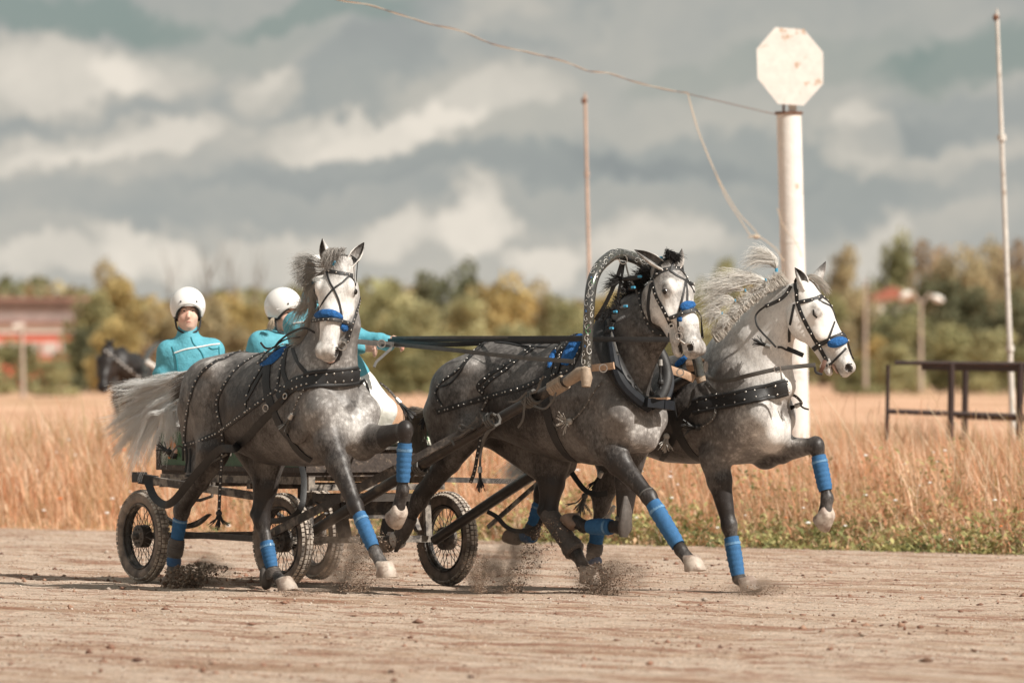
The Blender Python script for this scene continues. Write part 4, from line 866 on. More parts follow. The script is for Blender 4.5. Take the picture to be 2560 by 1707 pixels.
# tail and mane
TAILC = (1.0, .98, .94)
dk = h1('A', 770, 1050); g = lambda *q, n=0.0: [h1(z, x, y, n+o) for (z, x, y, o) in q]
tg1 = [[dk+[0, 0, .02]]+g(('A', 600, 1100, 0), ('A', 380, 1150, .02), ('A', 110, 1190, .04)), [dk]+g(('A', 560, 1150, 0), ('A', 330, 1290, .0), ('A', 60, 1490, .0)), [dk]+g(('A', 540, 1220, .05), ('A', 330, 1400, .05), ('B', 90, 420, .05)), [dk+[0, 0, -.03]]+g(('A', 520, 1300, .08), ('B', 320, 260, .1), ('B', 175, 690, .1)), [dk+[0, 0, -.06]]+g(('A', 560, 1330, .1), ('B', 440, 250, .14), ('B', 300, 620, .16)), [dk+[0, 0, -.08]]+g(('A', 590, 1330, .12), ('B', 520, 200, .16), ('B', 560, 360, .18))]
G_ = []
for q in range(120):
    w_ = rnd.random()*(len(tg1)-1); i_ = min(int(w_), len(tg1)-2); f_ = w_-i_; A0 = np.array([tuple(p) for p in spline(tg1[i_], 7)]); B0 = np.array([tuple(p) for p in spline(tg1[i_+1], 7)]); g0 = A0*(1-f_)+B0*f_; tt_ = np.linspace(0, 1, 7)[:, None]; g0 = g0+nr.normal(0, .035, (1, 3))*tt_+nr.normal(0, .016, (7, 3))*tt_; g0 = g0[0]+(g0-g0[0])*rnd.uniform(.8, 1.12); G_.append(lock([list(g0), list(g0+nr.normal(0, .008, (7, 3)))], 42, 18, .010, .010))
P_ = np.concatenate(G_); c_ = hair_col(len(P_), TAILC, .2); ot = strands(P_, .0014, .0004, HAIR_GREY, 'tail', H1.root, color=c_)
root_g = [[dk+[0, .03, .03]]+g(('A', 640, 1085, 0), ('A', 480, 1140, 0)), [dk+[0, -.03, -.05]]+g(('A', 640, 1150, .05), ('A', 500, 1230, .05)), [dk+[0, -.05, -.09]]+g(('A', 630, 1210, .1), ('A', 520, 1330, .1))]
strands(lock(root_g, 1400, 10, .015, .006), .002, .0005, HAIR_GREY, 'tail_dock_hair', H1.root, color=hair_col(1400, (.24,.21,.19), .3))
GREYH = (.52, .50, .47)
rt = H1.dep(S('A', 1640, 290), Ymid+.06)
def d1(x, y, o=0.0): return H1.dep(S('A', x, y), Ymid+.10+o)
strands(lock([[d1(1700, 275), d1(1600, 285), d1(1500, 240), d1(1395, 240)], [d1(1690, 300), d1(1570, 310), d1(1480, 290), d1(1385, 330)], [d1(1660, 330), d1(1560, 335), d1(1480, 340), d1(1410, 400)], [d1(1620, 370), d1(1540, 370), d1(1470, 400), d1(1440, 470)]], 1300, 12, .018, .014), .0015, .0004, HAIR_GREY, 'mane', H1.root, color=hair_col(1300, GREYH, .2))
tuft(H1, d1(1545, 372, .05), d1(1470, 470, .05), 60, bend=(-.02, 0, .02)); tuft(H1, d1(1530, 436, .05), d1(1480, 600, .05), 80, col=(.62,.58,.53)); tuft(H1, d1(1500, 602, .06), d1(1390, 720, .1), 90, col=(.66,.60,.53), spread=.035)
strands(lock([[d1(1570, 420), d1(1530, 500), d1(1540, 590)], [d1(1560, 560), d1(1520, 660), d1(1540, 740)], [d1(1550, 700, .1), d1(1470, 800, .12), d1(1370, 850, .15)], [d1(1560, 780, .1), d1(1480, 860, .12), d1(1400, 880, .15)]], 1300, 10, .02, .012), .0015, .0004, HAIR_GREY, 'mane', H1.root, color=hair_col(1300, (.60,.55,.49), .2))
fr = [H1.h(-.03, -.02, .10), H1.h(.0, .0, .13), H1.h(.05, .02, .13), H1.h(.09, .03, .11)]; strands(lock([fr, [H1.h(-.05, .02, .09), H1.h(-.04, .03, .14), H1.h(.02, .05, .15), H1.h(.08, .06, .12)], [H1.h(-.04, -.03, .09), H1.h(-.05, -.06, .13), H1.h(.01, -.07, .13)]], 600, 9, .012, .01), .0015, .0004, HAIR_GREY, 'forelock', H1.root, color=hair_col(600, (.40,.37,.34), .25))
mbk = MB(); pp = Vector(H1.dep(S('A', 1692, 288), Ymid-.14)); mbk.tube([pp+Vector((-.012, 0, -.01)), pp+Vector((.012, 0, .012))], .008, HAIR_TIE, 8); mbk.build('hair_tie', H1.root)
# ---------------------------------------------------------------- centre horse
tag(H2.root, 'darker grey horse with black mane between the shafts, under the painted bow', 'horse', 'three grey horses of the troika')
eyes(H2)
outfit_common(H2, J2, {'hofN': (-38, 1.05, HORN), 'hofF': (-35, 1.0, HORN_DARK), 'hoofN': (-35, 1.0, HORN_DARK), 'hoofF': (-42, 1.1, HORN)}, {'fN': (.12, .92, .054, .050), 'fF': (.30, .88, .052, .048)})
# knee boot on the folded foreleg, hock boots behind
kb = Vector(J2['kneF']); mbk = MB(); d_ = Vector(J2['fetlF'])-kb; mbk.tube([kb+Vector((.05, -.02, .20)), kb+Vector((.052, -.03, .10)), kb+Vector((.045, -.035, .0)), kb+Vector((.03, -.035, -.06))], [.030, .048, .058, .035], BOOT, 14, flat=(.6, 1.0), up=(1, 0, 0)); mbk.tube([kb+Vector((-.045, -.01, .06)), kb+Vector((.0, -.055, .055)), kb+Vector((.05, -.05, .05))], .016, LEATHER_DUSTY, 8); mbk.build('knee_boot', H2.root)
strap(H2, 'knee_boot', QQ(('E', 1915, 745), ('E', 1960, 735), ('E', 2010, 790), ('E', 2055, 850), ('E', 2070, 900)), .07, BOOT, t=.006); strap(H2, 'boot_strap', QQ(('E', 1870, 840), ('E', 1900, 790), ('E', 1950, 765), ('E', 1990, 770)), .012, LEATHER_DUSTY)
hkF, ftF = Vector(J2['hockF']), Vector(J2['fetF']); wrap(H2, hkF, ftF, -.06, .98, .066, .062, BOOT, False, 'hind_boot', 26, .001); wrap(H2, hkF, ftF, .35, .42, .070, .069, LEATHER_DUSTY, False, 'boot_strap', 5); wrap(H2, hkF, ftF, .74, .96, .072, .074, BOOT, False, 'fetlock_boot', 8)
hkN, ftN = Vector(J2['hockN']), Vector(J2['fetN']); wrap(H2, hkN, ftN, .42, .95, .052, .054, BOOT, False, 'hind_boot', 16, .001); wrap(H2, ftN, Vector(J2['hoofN']), -.15, .4, .060, .052, BOOT_WHITE, False, 'fetlock_boot', 8); mbk = MB(); mbk.tube([ftN+Vector((.07, -.03, .10)), ftN+Vector((.05, -.03, .0)), ftN+Vector((.0, -.03, -.08))], [.02, .032, .018], BOOT, 10, flat=(.5, 1)); mbk.build('heel_guard', H2.root)
strap(H2, 'browband', Q('C', (1985, 395), (2010, 362), (2070, 335), (2150, 325), (2210, 335), (2245, 352)), .030, studs=.04)
strap(H2, 'headpiece', Q('C', (1985, 395), (2010, 320), (2060, 270)), .024); strap(H2, 'cheek_strap', Q('C', (1972, 400), (1985, 480), (2010, 550), (2050, 620), (2085, 690), (2112, 755)), .026, studs=.04)
for pl in ([(2105, 345), (2160, 385), (2215, 415)], [(2215, 415), (2200, 500), (2185, 580), (2165, 655)], [(2215, 415), (2228, 500), (2225, 580)], [(2248, 360), (2240, 400), (2215, 415), (2265, 480), (2300, 540), (2318, 590)]): strap(H2, 'face_strap', Q('C', *pl), .014)
strap(H2, 'throat_strap', Q('C', (1955, 390), (1900, 460), (1878, 530), (1895, 620), (1930, 710), (1975, 790), (2050, 820)), .020, studs=.05); strap(H2, 'jaw_strap', Q('C', (1965, 440), (1945, 560), (1950, 680), (2000, 780), (2100, 815)), .026)
patch_fur(H2, 'fur_pad', Q('C', (2180, 625), (2220, 605), (2270, 592), (2325, 598)), .066, BLUE_FUR, .026); patch_fur(H2, 'fur_pad', Q('C', (2158, 690), (2175, 700), (2195, 700)), .035, BLUE_FUR, .016, 10)
strap(H2, 'noseband', Q('C', (2095, 690), (2140, 675), (2190, 660), (2260, 640), (2325, 638)), .026, studs=.05, lift=.02)
strap(H2, 'bit_strap', Q('C', (2160, 690), (2165, 760), (2175, 830)), .014)
yb = (H2.M @ Vector(H2.h(.5, .06, -.03))).y-.05; bit2 = H2.dep(S('C', 2165, 825), yb); mbk = MB(); ring3(H2, bit2, .022, mbk); ring3(H2, H2.dep(S('C', 2180, 770), yb), .016, mbk); ring3(H2, H2.dep(S('C', 2110, 750), yb), .014, mbk); mbk.tube([H2.dep(S('C', 2155, 840), yb), H2.dep(S('C', 2210, 880), yb+.02)], .006, CHROME, 8); mbk.build('bit_ring', H2.root)
# collar: padded ring and two wooden hames closed at the bottom by a block
def off(H, z, x, y, n): return H.px(S(z, x, y), n)
pad = [off(H2, 'C', 1625, 670, .03), off(H2, 'C', 1600, 760, .12), off(H2, 'C', 1630, 900, .18), off(H2, 'C', 1700, 1060, .21), off(H2, 'C', 1790, 1190, .185), off(H2, 'C', 1900, 1290, .10), off(H2, 'C', 1985, 1310, 0.0)]
padF = [off(H2, 'C', 1985, 1310, .0), off(H2, 'C', 2040, 1250, -.10), off(H2, 'C', 2075, 1130, -.19), off(H2, 'C', 2050, 1000, -.20), off(H2, 'C', 1960, 850, -.18), off(H2, 'C', 1800, 730, -.12), off(H2, 'C', 1650, 660, -.03)]
mbk = MB(); mbk.tube(spline(pad, 28), [.035+.035*math.sin(math.pi*min(1, i/22)) for i in range(28)], LEATHER, 12, flat=(.8, 1.0)); mbk.tube(spline(padF, 28), [.042]*28, LEATHER, 12, flat=(.8, 1)); cl = mbk.build('collar_pad', H2.root)
ham = [off(H2, 'C', 1650, 660, .07), off(H2, 'C', 1655, 780, .17), off(H2, 'C', 1680, 920, .235), off(H2, 'C', 1705, 1060, .26), off(H2, 'C', 1760, 1180, .235), off(H2, 'C', 1860, 1280, .15), off(H2, 'C', 1960, 1345, .05)]
WOOD_PAINT = pbr('painted_wood', (.012,.014,.018), .6, var=.3, vscale=10, spec=.25); HS = spline(ham, 30); mbk = MB(); mbk.tube(HS, [.020+.020*min(1, i/18) for i in range(30)], WOOD_PAINT, 8, flat=(.72, 1.0)); 
hamF = [off(H2, 'C', 1960, 1330, -.03), off(H2, 'C', 2050, 1290, -.13), off(H2, 'C', 2085, 1190, -.21), off(H2, 'C', 2075, 1090, -.235), off(H2, 'C', 2040, 960, -.22), off(H2, 'C', 1900, 800, -.18), off(H2, 'C', 1700, 690, -.09)]; mbk.tube(spline(hamF, 30), [.048-.02*max(0, (i-12)/18) for i in range(30)], WOOD_PAINT, 8, flat=(.72, 1.0)); mbk.build('hame', H2.root, auto=30)
bl = Vector(off(H2, 'C', 1900, 1310, .12)); br = Vector(off(H2, 'C', 2085, 1335, -.12)); mbk = MB(); mid = (bl+br)/2; mbk.bar(bl+Vector((.02, 0, 0)), mid+Vector((.05, .004, 0)), .07, .058, WOOD_PAINT); mbk.bar(mid+Vector((.05, -.004, 0)), br+Vector((.02, 0, 0)), .07, .058, WOOD_PAINT); 
for q in (-.2, 0, .2): c_ = mid+Vector((.045, 0, 0)); mbk.tube([c_+Vector((0, -.09+q*.1, .036)), c_+Vector((.035, -.03, .036)), c_+Vector((.03, .03, .036+q*.02)), c_+Vector((0, .09, .036))], .006, LEATHER_TAN, 6)
mbk.build('hame_block', H2.root, auto=30)
for sx, (z, x, y, n) in enumerate((('C', 1655, 700, .10), ('C', 1700, 900, .24))): pass
free_strap(H2, 'collar_strap', [off(H2, 'C', 1640, 700, .20), off(H2, 'C', 1690, 860, .27), off(H2, 'C', 1720, 960, .30)], .014, LEATHER_DUSTY)
def tie_strap(z, pts, n, w=.045): return free_strap(H2, 'hame_tug', [off(H2, z, x, y, n) for x, y in pts], w, LEATHER_TAN, t=.012)
tie_strap('C', [(1500, 1062), (1560, 1055), (1620, 1050), (1690, 1040)], .33); free_strap(H2, 'hame_tug', [off(H2, 'F', 205, 1062, -.26), off(H2, 'F', 270, 1085, -.32), off(H2, 'F', 340, 1110, -.38), off(H2, 'F', 400, 1140, -.42)], .05, LEATHER_TAN, t=.012)
mbk = MB(); ring3(H2, off(H2, 'C', 1612, 1060, .36), .025, mbk, th=.004); mbk.build('harness_ring', H2.root); mbk = MB(); ring3(H2, off(H2, 'F', 295, 1090, -.30), .022, mbk); mbk.build('harness_ring', H2.root)
# saddle, back and breeching straps
patch_fur(H2, 'saddle_pad', Q('C', (1440, 810), (1405, 880), (1360, 960), (1325, 1040)), .115, BLUE_FUR, .022, 24); patch_fur(H2, 'saddle_pad', Q('C', (1262, 930), (1235, 990), (1215, 1060)), .05, BLUE_FUR, .018, 18)
strap(H2, 'saddle_strap', Q('C', (1400, 800), (1350, 870), (1300, 960), (1280, 1050), (1260, 1110)), .045, studs=.05, t=.012, lift=.006); strap(H2, 'saddle_strap', Q('C', (1360, 790), (1310, 850), (1250, 960), (1200, 1070)), .026, studs=.05, t=.008)
strap(H2, 'saddle_strap', Q('C', (1230, 1010), (1200, 1080), (1150, 1190), (1130, 1240)), .034, LEATHER_DUSTY)
loop_around(H2, 'girth', -.60, -7, 1.25, .062, half=True)
strap(H2, 'back_strap', Q('C', (1110, 882), (1040, 930), (960, 990), (870, 1050), (790, 1100), (720, 1155), (690, 1200), (730, 1245)), .030, studs=.055); strap(H2, 'back_strap', Q('C', (1160, 882), (1080, 930), (1000, 985), (930, 1045), (860, 1095), (790, 1145), (735, 1200), (725, 1250)), .024, studs=.055)
strap(H2, 'breeching_strap', Q('C', (392, 1382), (500, 1350), (600, 1318), (700, 1290), (820, 1255), (930, 1225), (1050, 1190), (1140, 1145), (1250, 1110), (1370, 1075)), .036, studs=.05)
strap(H2, 'croup_strap', Q('C', (700, 893), (630, 970), (570, 1045), (520, 1095), (450, 1140), (395, 1200), (380, 1260), (430, 1335)), .020, studs=.05); strap(H2, 'croup_strap', Q('C', (740, 880), (620, 1000), (560, 1090), (490, 1170), (400, 1200)), .014); strap(H2, 'croup_strap', Q('C', (820, 870), (930, 880), (1000, 895), (1080, 900), (1200, 905)), .018)
dn = mixed(H2, [('C', 770, 1290, None), ('C', 745, 1330, None), ('E', 720, 200, None), ('E', 690, 250, .30), ('E', 640, 300, .32)], .01); free_strap(H2, 'tie_strap', dn, .016, LEATHER_DUSTY, studs=.06)
dn = [off(H2, 'E', 712, 385, .27), off(H2, 'E', 690, 500, .27), off(H2, 'E', 665, 640, .27), off(H2, 'E', 635, 725, .27)]; free_strap(H2, 'hanging_strap', dn, .024, studs=.04)
dn = [off(H2, 'E', 800, 310, .34), off(H2, 'E', 740, 400, .36), off(H2, 'E', 712, 500, .34), off(H2, 'E', 705, 610, .33)]; free_strap(H2, 'tassel_strap', dn, .016, LEATHER_DUSTY); tassel(H2, dn[-1], (0, 0, -1), .13, LEATHER, .35)
dn = [off(H2, 'C', 430, 1330, .1), off(H2, 'C', 390, 1340, .12), off(H2, 'C', 345, 1345, .13)]; free_strap(H2, 'tassel_strap', dn, .012, LEATHER_DUSTY); tassel(H2, dn[-1], (-.6, 0, -.8), .13, LEATHER, .6)
dn = mixed(H2, [('C', 1610, 1165, None), ('E', 1540, 80, None), ('E', 1500, 150, None), ('E', 1440, 225, None), ('E', 1385, 270, None)], .014); free_strap(H2, 'tassel_strap', dn, .012, LEATHER_DUSTY, studs=.06, stud_r=.005); tassel(H2, dn[-1], (-.3, -.9, -.2), .10, pbr('pale_leather', (.50,.47,.43), .6), 1.5, 24, cap=False)
strap(H2, 'girth_strap', QQ(('E', 1175, 190), ('E', 1225, 260), ('E', 1280, 330)), .014, LEATHER_DUSTY)
p = off(H2, 'F', 150, 1000, -.12); tassel(H2, p, (0, 0, -1), .14, LEATHER, .22, cap=True); p = off(H2, 'F', 155, 1150, -.1); tassel(H2, p, (0, -.1, -1), .08, LEATHER, .3, cap=False)
# bearing strap from the ring of the bow down to the saddle and to the neck: belongs to the harness
tailc = (.10, .085, .08); dk = h2('C', 400, 1380); gl = [[dk]+[h2('C', 330, 1400), h2('E', 240, 240), h2('E', 200, 330), h2('E', 300, 560)], [dk+[0, 0, .02]]+[h2('C', 300, 1380), h2('E', 190, 200), h2('E', 220, 420), h2('E', 330, 500)], [dk]+[h2('C', 340, 1440), h2('E', 300, 330), h2('E', 300, 450), h2('E', 340, 620)]]
strands(lock(gl, 1300, 14, .02, .02), .0016, .0004, HAIR_GREY, 'tail', H2.root, color=hair_col(1300, (.33,.28,.23), .35))
def d2(x, y, o=0.0, z='C'): return H2.dep(S(z, x, y), Y2+o)
BLK = (.030, .027, .026)
crest = [(1990, 330), (1930, 370), (1880, 420), (1830, 500), (1790, 570), (1750, 640), (1700, 700), (1650, 690)]
cr = [d2(x, y, .02+.05*i) for i, (x, y) in enumerate(crest)]; P_ = []
for i in range(len(cr)-1):
    a, b = cr[i], cr[i+1]
    for _ in range(170):
        t_ = rnd.random(); p = a+(b-a)*t_+nr.normal(0, .008, 3); e = p+np.array([-.05-.06*rnd.random(), 0, -.02+.10*(rnd.random()-.4)])+nr.normal(0, .015, 3); P_.append([tuple(v) for v in spline([p+np.array([.03, 0, -.02]), p, (p+e)/2+np.array([0, 0, .015]), e], 8)])
strands(np.array(P_), .0026, .0006, HAIR_GREY, 'mane', H2.root, color=hair_col(len(P_), BLK, .3))
for a, b, c_ in (((1890, 390), (1750, 408), (1625, 435)), ((1850, 470), (1790, 470), (1740, 440)), ((1790, 600), (1730, 620), (1680, 560)), ((1720, 640), (1670, 650), (1590, 665)), ((1770, 680), (1700, 720), (1640, 770))):
    A, B_, C__ = d2(*a, .02), d2(*b, .0), d2(*c_, .0); mbk = MB(); s5 = spline([A, B_], 5); mbk.tube(s5, [.014, .016, .018, .015, .010], pbr('black_braid', BLK, .6, bump=.004, bscale=70), 8); mbk.tube([np.array(B_)-(np.array(B_)-A)*.15, B_], .008, HAIR_TIE, 8); mbk.build('mane_braid', H2.root); tuft(H2, B_, C__, 70, .0022, .014, col=BLK, tie=False, bend=(0, 0, -.005))
for x, y in ((2033, 253), (1880, 392), (1832, 472), (1775, 610), (1700, 650), (1672, 772)):
    p = Vector(d2(x, y, -.06)); mbk = MB(); mbk.tube([p-Vector((.014, 0, -.004)), p+Vector((.014, 0, .006))], .008, HAIR_TIE, 8); mbk.build('hair_tie', H2.root)
strands(lock([[H2.h(-.04, 0, .06), H2.h(-.03, 0, .10), H2.h(.02, .01, .12)], [H2.h(-.06, .05, .05), H2.h(-.05, .04, .10), H2.h(.0, .03, .12)], [H2.h(-.05, .03, .06), H2.h(-.07, .06, .09), H2.h(-.03, .10, .09)]], 600, 8, .014, .008), .0018, .0005, HAIR_GREY, 'forelock', H2.root, color=hair_col(600, BLK, .3))
# ---------------------------------------------------------------- right trotter
tag(H3.root, 'light grey horse in profile with white tied mane flying, rightmost of the three harnessed horses', 'horse', 'three grey horses of the troika')
mbk = MB(); mbk.tube([Vector(H3.h(.160, .106, .018)), Vector(H3.h(.187, .117, .004)), Vector(H3.h(.214, .106, .012))], .006, EYE, 8); mbk.build('closed_eye', H3.root); eyes(H3, sides=(-1,))
outfit_common(H3, J3, {'hofN': (-40, 1.05, HORN), 'hofF': (-42, 1.05, HORN), 'hoofN': (-35, 1, HORN_DARK), 'hoofF': (-40, 1, HORN_DARK)}, {'fN': (.22, .95, .052, .047), 'fF': (.20, .85, .052, .048), 'hF': (.35, .78, .050, .046), 'hN': (.20, .95, .048, .044)})
wrap(H3, J3['hockF'], J3['fetF'], .74, .94, .055, .055, BOOT, False, 'fetlock_boot'); wrap(H3, J3['fetF'], J3['hoofF'], .1, .4, .048, .048, BLUE_WRAP, False, 'fetlock_wrap'); wrap(H3, J3['fetN'], J3['hoofN'], -.2, .5, .050, .048, BLUE_WRAP, False, 'fetlock_wrap'); wrap(H3, J3['hockN'], J3['fetN'], .75, 1.0, .054, .056, BOOT, False, 'fetlock_boot')
strap(H3, 'browband', Q('F', (1160, 578), (1220, 566), (1290, 550), (1340, 525), (1372, 490)), .026, studs=.05); strap(H3, 'cheek_strap', Q('F', (1152, 480), (1155, 560), (1172, 620), (1200, 690), (1240, 770), (1290, 855), (1340, 945), (1375, 1010)), .026, studs=.055); strap(H3, 'headpiece', Q('F', (1150, 500), (1140, 440), (1150, 400)), .024)
strap(H3, 'throat_strap', Q('F', (1135, 590), (1115, 690), (1098, 780), (1095, 865)), .018); strap(H3, 'face_strap', Q('F', (1312, 562), (1370, 590), (1425, 615)), .013); strap(H3, 'face_strap', Q('F', (1380, 505), (1405, 560), (1430, 620), (1435, 690), (1410, 770), (1388, 835)), .014)
strap(H3, 'noseband', Q('F', (1225, 975), (1270, 925), (1330, 880), (1400, 845), (1460, 822), (1500, 808)), .030, studs=.08, lift=.01); patch_fur(H3, 'fur_pad', Q('F', (1385, 885), (1430, 872), (1480, 860), (1532, 855)), .070, BLUE_FUR, .024); strap(H3, 'flash_strap', Q('F', (1525, 895), (1480, 950), (1420, 1010), (1370, 1045)), .014, lift=.006)
yb3 = (H3.M @ Vector(H3.h(.5, .06, -.04))).y-.04; mbk = MB(); ring3(H3, H3.dep(S('F', 1355, 1045), yb3), .026, mbk, th=.004); mbk.build('bit_ring', H3.root); free_strap(H3, 'bit_strap', [H3.dep(S('F', 1360, 1000), yb3), H3.dep(S('F', 1345, 1050), yb3-.01), H3.dep(S('F', 1325, 1090), yb3)], .026, pbr('brown_leather', (.12,.055,.035), .5)); free_strap(H3, 'chin_strap', [H3.dep(S('F', 1285, 1050), yb3), H3.dep(S('F', 1295, 1090), yb3), H3.dep(S('F', 1340, 1105), yb3)], .016)
mbk = MB(); mbk.ball(H3.h(.535, .0, -.066), tuple(H3.hs*q for q in (.05, .030, .012)), pbr('gum_pink', (.62,.42,.34), .45), 10, 6, axes=Matrix((H3.hax, H3.hb, H3.hn)).transposed()); mbk.build('tongue', H3.root)
nk = lambda x, y, n=.13: H3.px(S('F', x, y), n)
free_strap(H3, 'check_strap', [nk(1110, 455, .09), nk(1070, 520, .11), nk(1020, 560, .13), nk(970, 585, .15), nk(920, 605, .17)], .024, studs=.08); free_strap(H3, 'check_strap', [nk(920, 605, .17), nk(875, 640, .18), nk(850, 680, .19), nk(860, 745, .20), nk(900, 800, .20), nk(950, 850, .18), nk(1000, 905, .15)], .013)
tassel(H3, nk(960, 905, .19), (-.9, 0, .25), .12, LEATHER, .5); strap(H3, 'rein_tip', Q('F', (1010, 905), (1040, 905), (1075, 925)), .013); free_strap(H3, 'throat_strap', [nk(1080, 915, .05), nk(1130, 935, .05), nk(1200, 965, .05)], .03)
strap(H3, 'breast_collar', Q('F', (395, 1350), (480, 1325), (560, 1310), (640, 1295), (720, 1280), (820, 1262), (900, 1243), (1000, 1218), (1080, 1200)), .100, studs=.075, t=.012, stud_r=.0095, rows=2, crown=.004)
strap(H3, 'collar_roll', Q('F', (400, 1300), (480, 1278), (600, 1262), (760, 1232), (900, 1195), (1000, 1168), (1060, 1152)), .022, lift=.012, t=.012); strap(H3, 'collar_roll', Q('F', (400, 1385), (480, 1372), (600, 1352), (760, 1325), (900, 1295), (1000, 1265), (1085, 1240)), .022, lift=.012, t=.012)
collar_far(H3, 'F', 1060, 1205); strap(H3, 'neck_strap', Q('F', (490, 1165), (520, 1200), (560, 1250), (600, 1285)), .032, LEATHER_DUSTY, studs=.08, lift=.008)
loop_around(H3, 'girth', -.72, -10, 1.22, .065); strap(H3, 'side_strap', QQ(('G', 650, 190), ('G', 600, 250), ('G', 540, 400), ('G', 470, 530)), .04); strap(H3, 'trace', QQ(('G', 690, 150), ('G', 640, 230), ('G', 560, 370), ('G', 500, 480), ('G', 430, 580), ('G', 350, 625)), .034)
patch_fur(H3, 'saddle_pad', Q('F', (340, 980), (300, 1020), (265, 1050)), .06, BLUE_FUR, .02, 14)
dn = mixed(H3, [('F', 572, 1360, None), ('F', 560, 1420, None), ('F', 510, 1465, None), ('F', 450, 1490, None)], .02); free_strap(H3, 'tassel_strap', dn, .016, LEATHER_DUSTY, studs=.05, stud_r=.005); tassel(H3, dn[-1], (-1, -.2, .1), .11, LEATHER, .8, cap=False)
dn = [H3.px(S('F', x, y), -.1) for x, y in ((1090, 1240), (1150, 1270), (1185, 1310), (1180, 1330))]; free_strap(H3, 'tassel_strap', dn, .018, LEATHER_DUSTY, studs=.05, stud_r=.005); tassel(H3, H3.px(S('F', 1175, 1325), -.1), (-.8, 0, -.25), .10, LEATHER, .5); free_strap(H3, 'tassel_strap', [H3.px(S('F', x, y), -.1) for x, y in ((1175, 1330), (1205, 1352), (1240, 1362))], .012, LEATHER_DUSTY)
dn = [H3.px(S('G', x, y), .26) for x, y in ((530, 70), (548, 140), (510, 260), (492, 370))]; free_strap(H3, 'tassel_strap', dn, .016, LEATHER_DUSTY); tassel(H3, dn[-1], (0, -.3, -1), .11, pbr('pale_leather', (.50,.47,.43), .6), .8, 26, cap=False)
p = H3.px(S('E', 1600, 650), .2); tassel(H3, p, (-.5, 0, -.6), .13, LEATHER, .5); p = H3.px(S('E', 1480, 810), .2); tassel(H3, p, (-.2, -.4, -1), .14, LEATHER_DUSTY, 1.0, cap=False); p = H3.px(S('E', 1690, 900), .1); tassel(H3, p, (-.6, 0, -.8), .10, pbr('pale_leather', (.50,.47,.43), .6), .5)
free_strap(H3, 'trace', [H3.px(S('E', x, y), .25) for x, y in ((1380, 650), (1420, 710), (1480, 780), (1560, 810), (1640, 800))], .035, LEATHER)
free_strap(H3, 'trace', [H3.px(S('E', x, y), .22) for x, y in ((760, 935), (830, 975), (890, 1040), (960, 1075), (1060, 1075), (1130, 1045), (1160, 990))], .030, LEATHER)
WH = (.86, .83, .78)
def d3(x, y, o=0.0, z='F'): return H3.dep(S(z, x, y), Y3+.05+o)
for r_, m_, t_, n_ in (((1004, 338), (920, 215), (770, 300), 150), ((922, 412), (760, 400), (520, 450), 150), ((772, 487), (620, 450), (450, 540), 170), ((697, 562), (600, 560), (470, 620), 120), ((600, 656), (530, 655), (470, 710), 80), ((945, 450), (900, 480), (830, 520), 50), ((835, 525), (780, 560), (740, 590), 50), ((750, 600), (700, 640), (660, 690), 60), ((672, 690), (620, 700), (570, 760), 60)):
    a, m2, b = d3(*r_), d3(*m_), d3(*t_); g3 = [[a, m2+np.array([0, 0, .03]), b+np.array([0, 0, .08])], [a, m2, b], [a, m2-np.array([0, 0, .03]), b-np.array([0, 0, .05])]]
    if r_ == (1004, 338): g3 = [[a, d3(985, 250), d3(880, 185), d3(830, 175)], [a, d3(970, 260), d3(860, 240), d3(760, 300)], [a, d3(980, 290), d3(900, 280), d3(780, 320)]]
    o = strands(lock(g3, n_*3, 14, .024, .026), .0012, .0004, HAIR_GREY, 'mane_tuft', H3.root, color=hair_col(n_*3, WH, .15)); d = U(m2-a); mbk = MB(); mbk.tube([a-d*.004+np.array([0, 0, -.008]), a+np.array([0, 0, .010])], .0058, HAIR_TIE, 8); mbk.build('hair_tie', o)
cr = [d3(1060, 400), d3(1000, 430), d3(900, 480), d3(820, 540), d3(740, 610), d3(660, 690), d3(600, 780), d3(545, 830)]; P_ = []
for i in range(len(cr)-1):
    a, b = cr[i], cr[i+1]
    for _ in range(230):
        p = a+(b-a)*rnd.random()+nr.normal(0, .006, 3); e = p+np.array([-.02, 0, .035])*rnd.uniform(.4, 1.7)+nr.normal(0, .012, 3); P_.append([tuple(v) for v in spline([p-np.array([-.03, 0, .03]), p, e], 6)])
strands(np.array(P_), .0019, .0005, HAIR_GREY, 'mane', H3.root, color=hair_col(len(P_), (.66,.60,.53), .18))
strands(lock([[H3.h(-.04, .03, .04), H3.h(-.02, .03, .10), H3.h(.05, .02, .12), H3.h(.12, .0, .12)], [H3.h(-.05, -.02, .05), H3.h(-.03, 0, .11), H3.h(.04, -.01, .13), H3.h(.10, -.02, .13)], [H3.h(-.05, 0, .04), H3.h(-.05, .0, .08), H3.h(.0, .0, .11)]], 600, 9, .012, .008), .0015, .0004, HAIR_GREY, 'forelock', H3.root, color=hair_col(600, (.62,.57,.51), .2))
for (z, x, y) in (('F', 1347, 462), ('F', 1003, 338)):
    p = Vector(d3(x, y, -.08)); mbk = MB(); mbk.tube([p-Vector((0, 0, .012)), p+Vector((0, 0, .012))], .010, HAIR_TIE, 8); mbk.build('hair_tie', H3.root)
dk = h3('E', 1290, 330); gt = [[dk]+[h3('E', 1120, 420), h3('E', 980, 560), h3('E', 850, 700)], [dk]+[h3('E', 1150, 500), h3('E', 1080, 620), h3('E', 950, 700)], [dk]+[h3('E', 1180, 520), h3('E', 1120, 640), h3('E', 1060, 720)]]
strands(lock(gt, 1400, 14, .03, .02), .0015, .0004, HAIR_GREY, 'tail', H3.root, color=hair_col(1400, TAILC, .2))
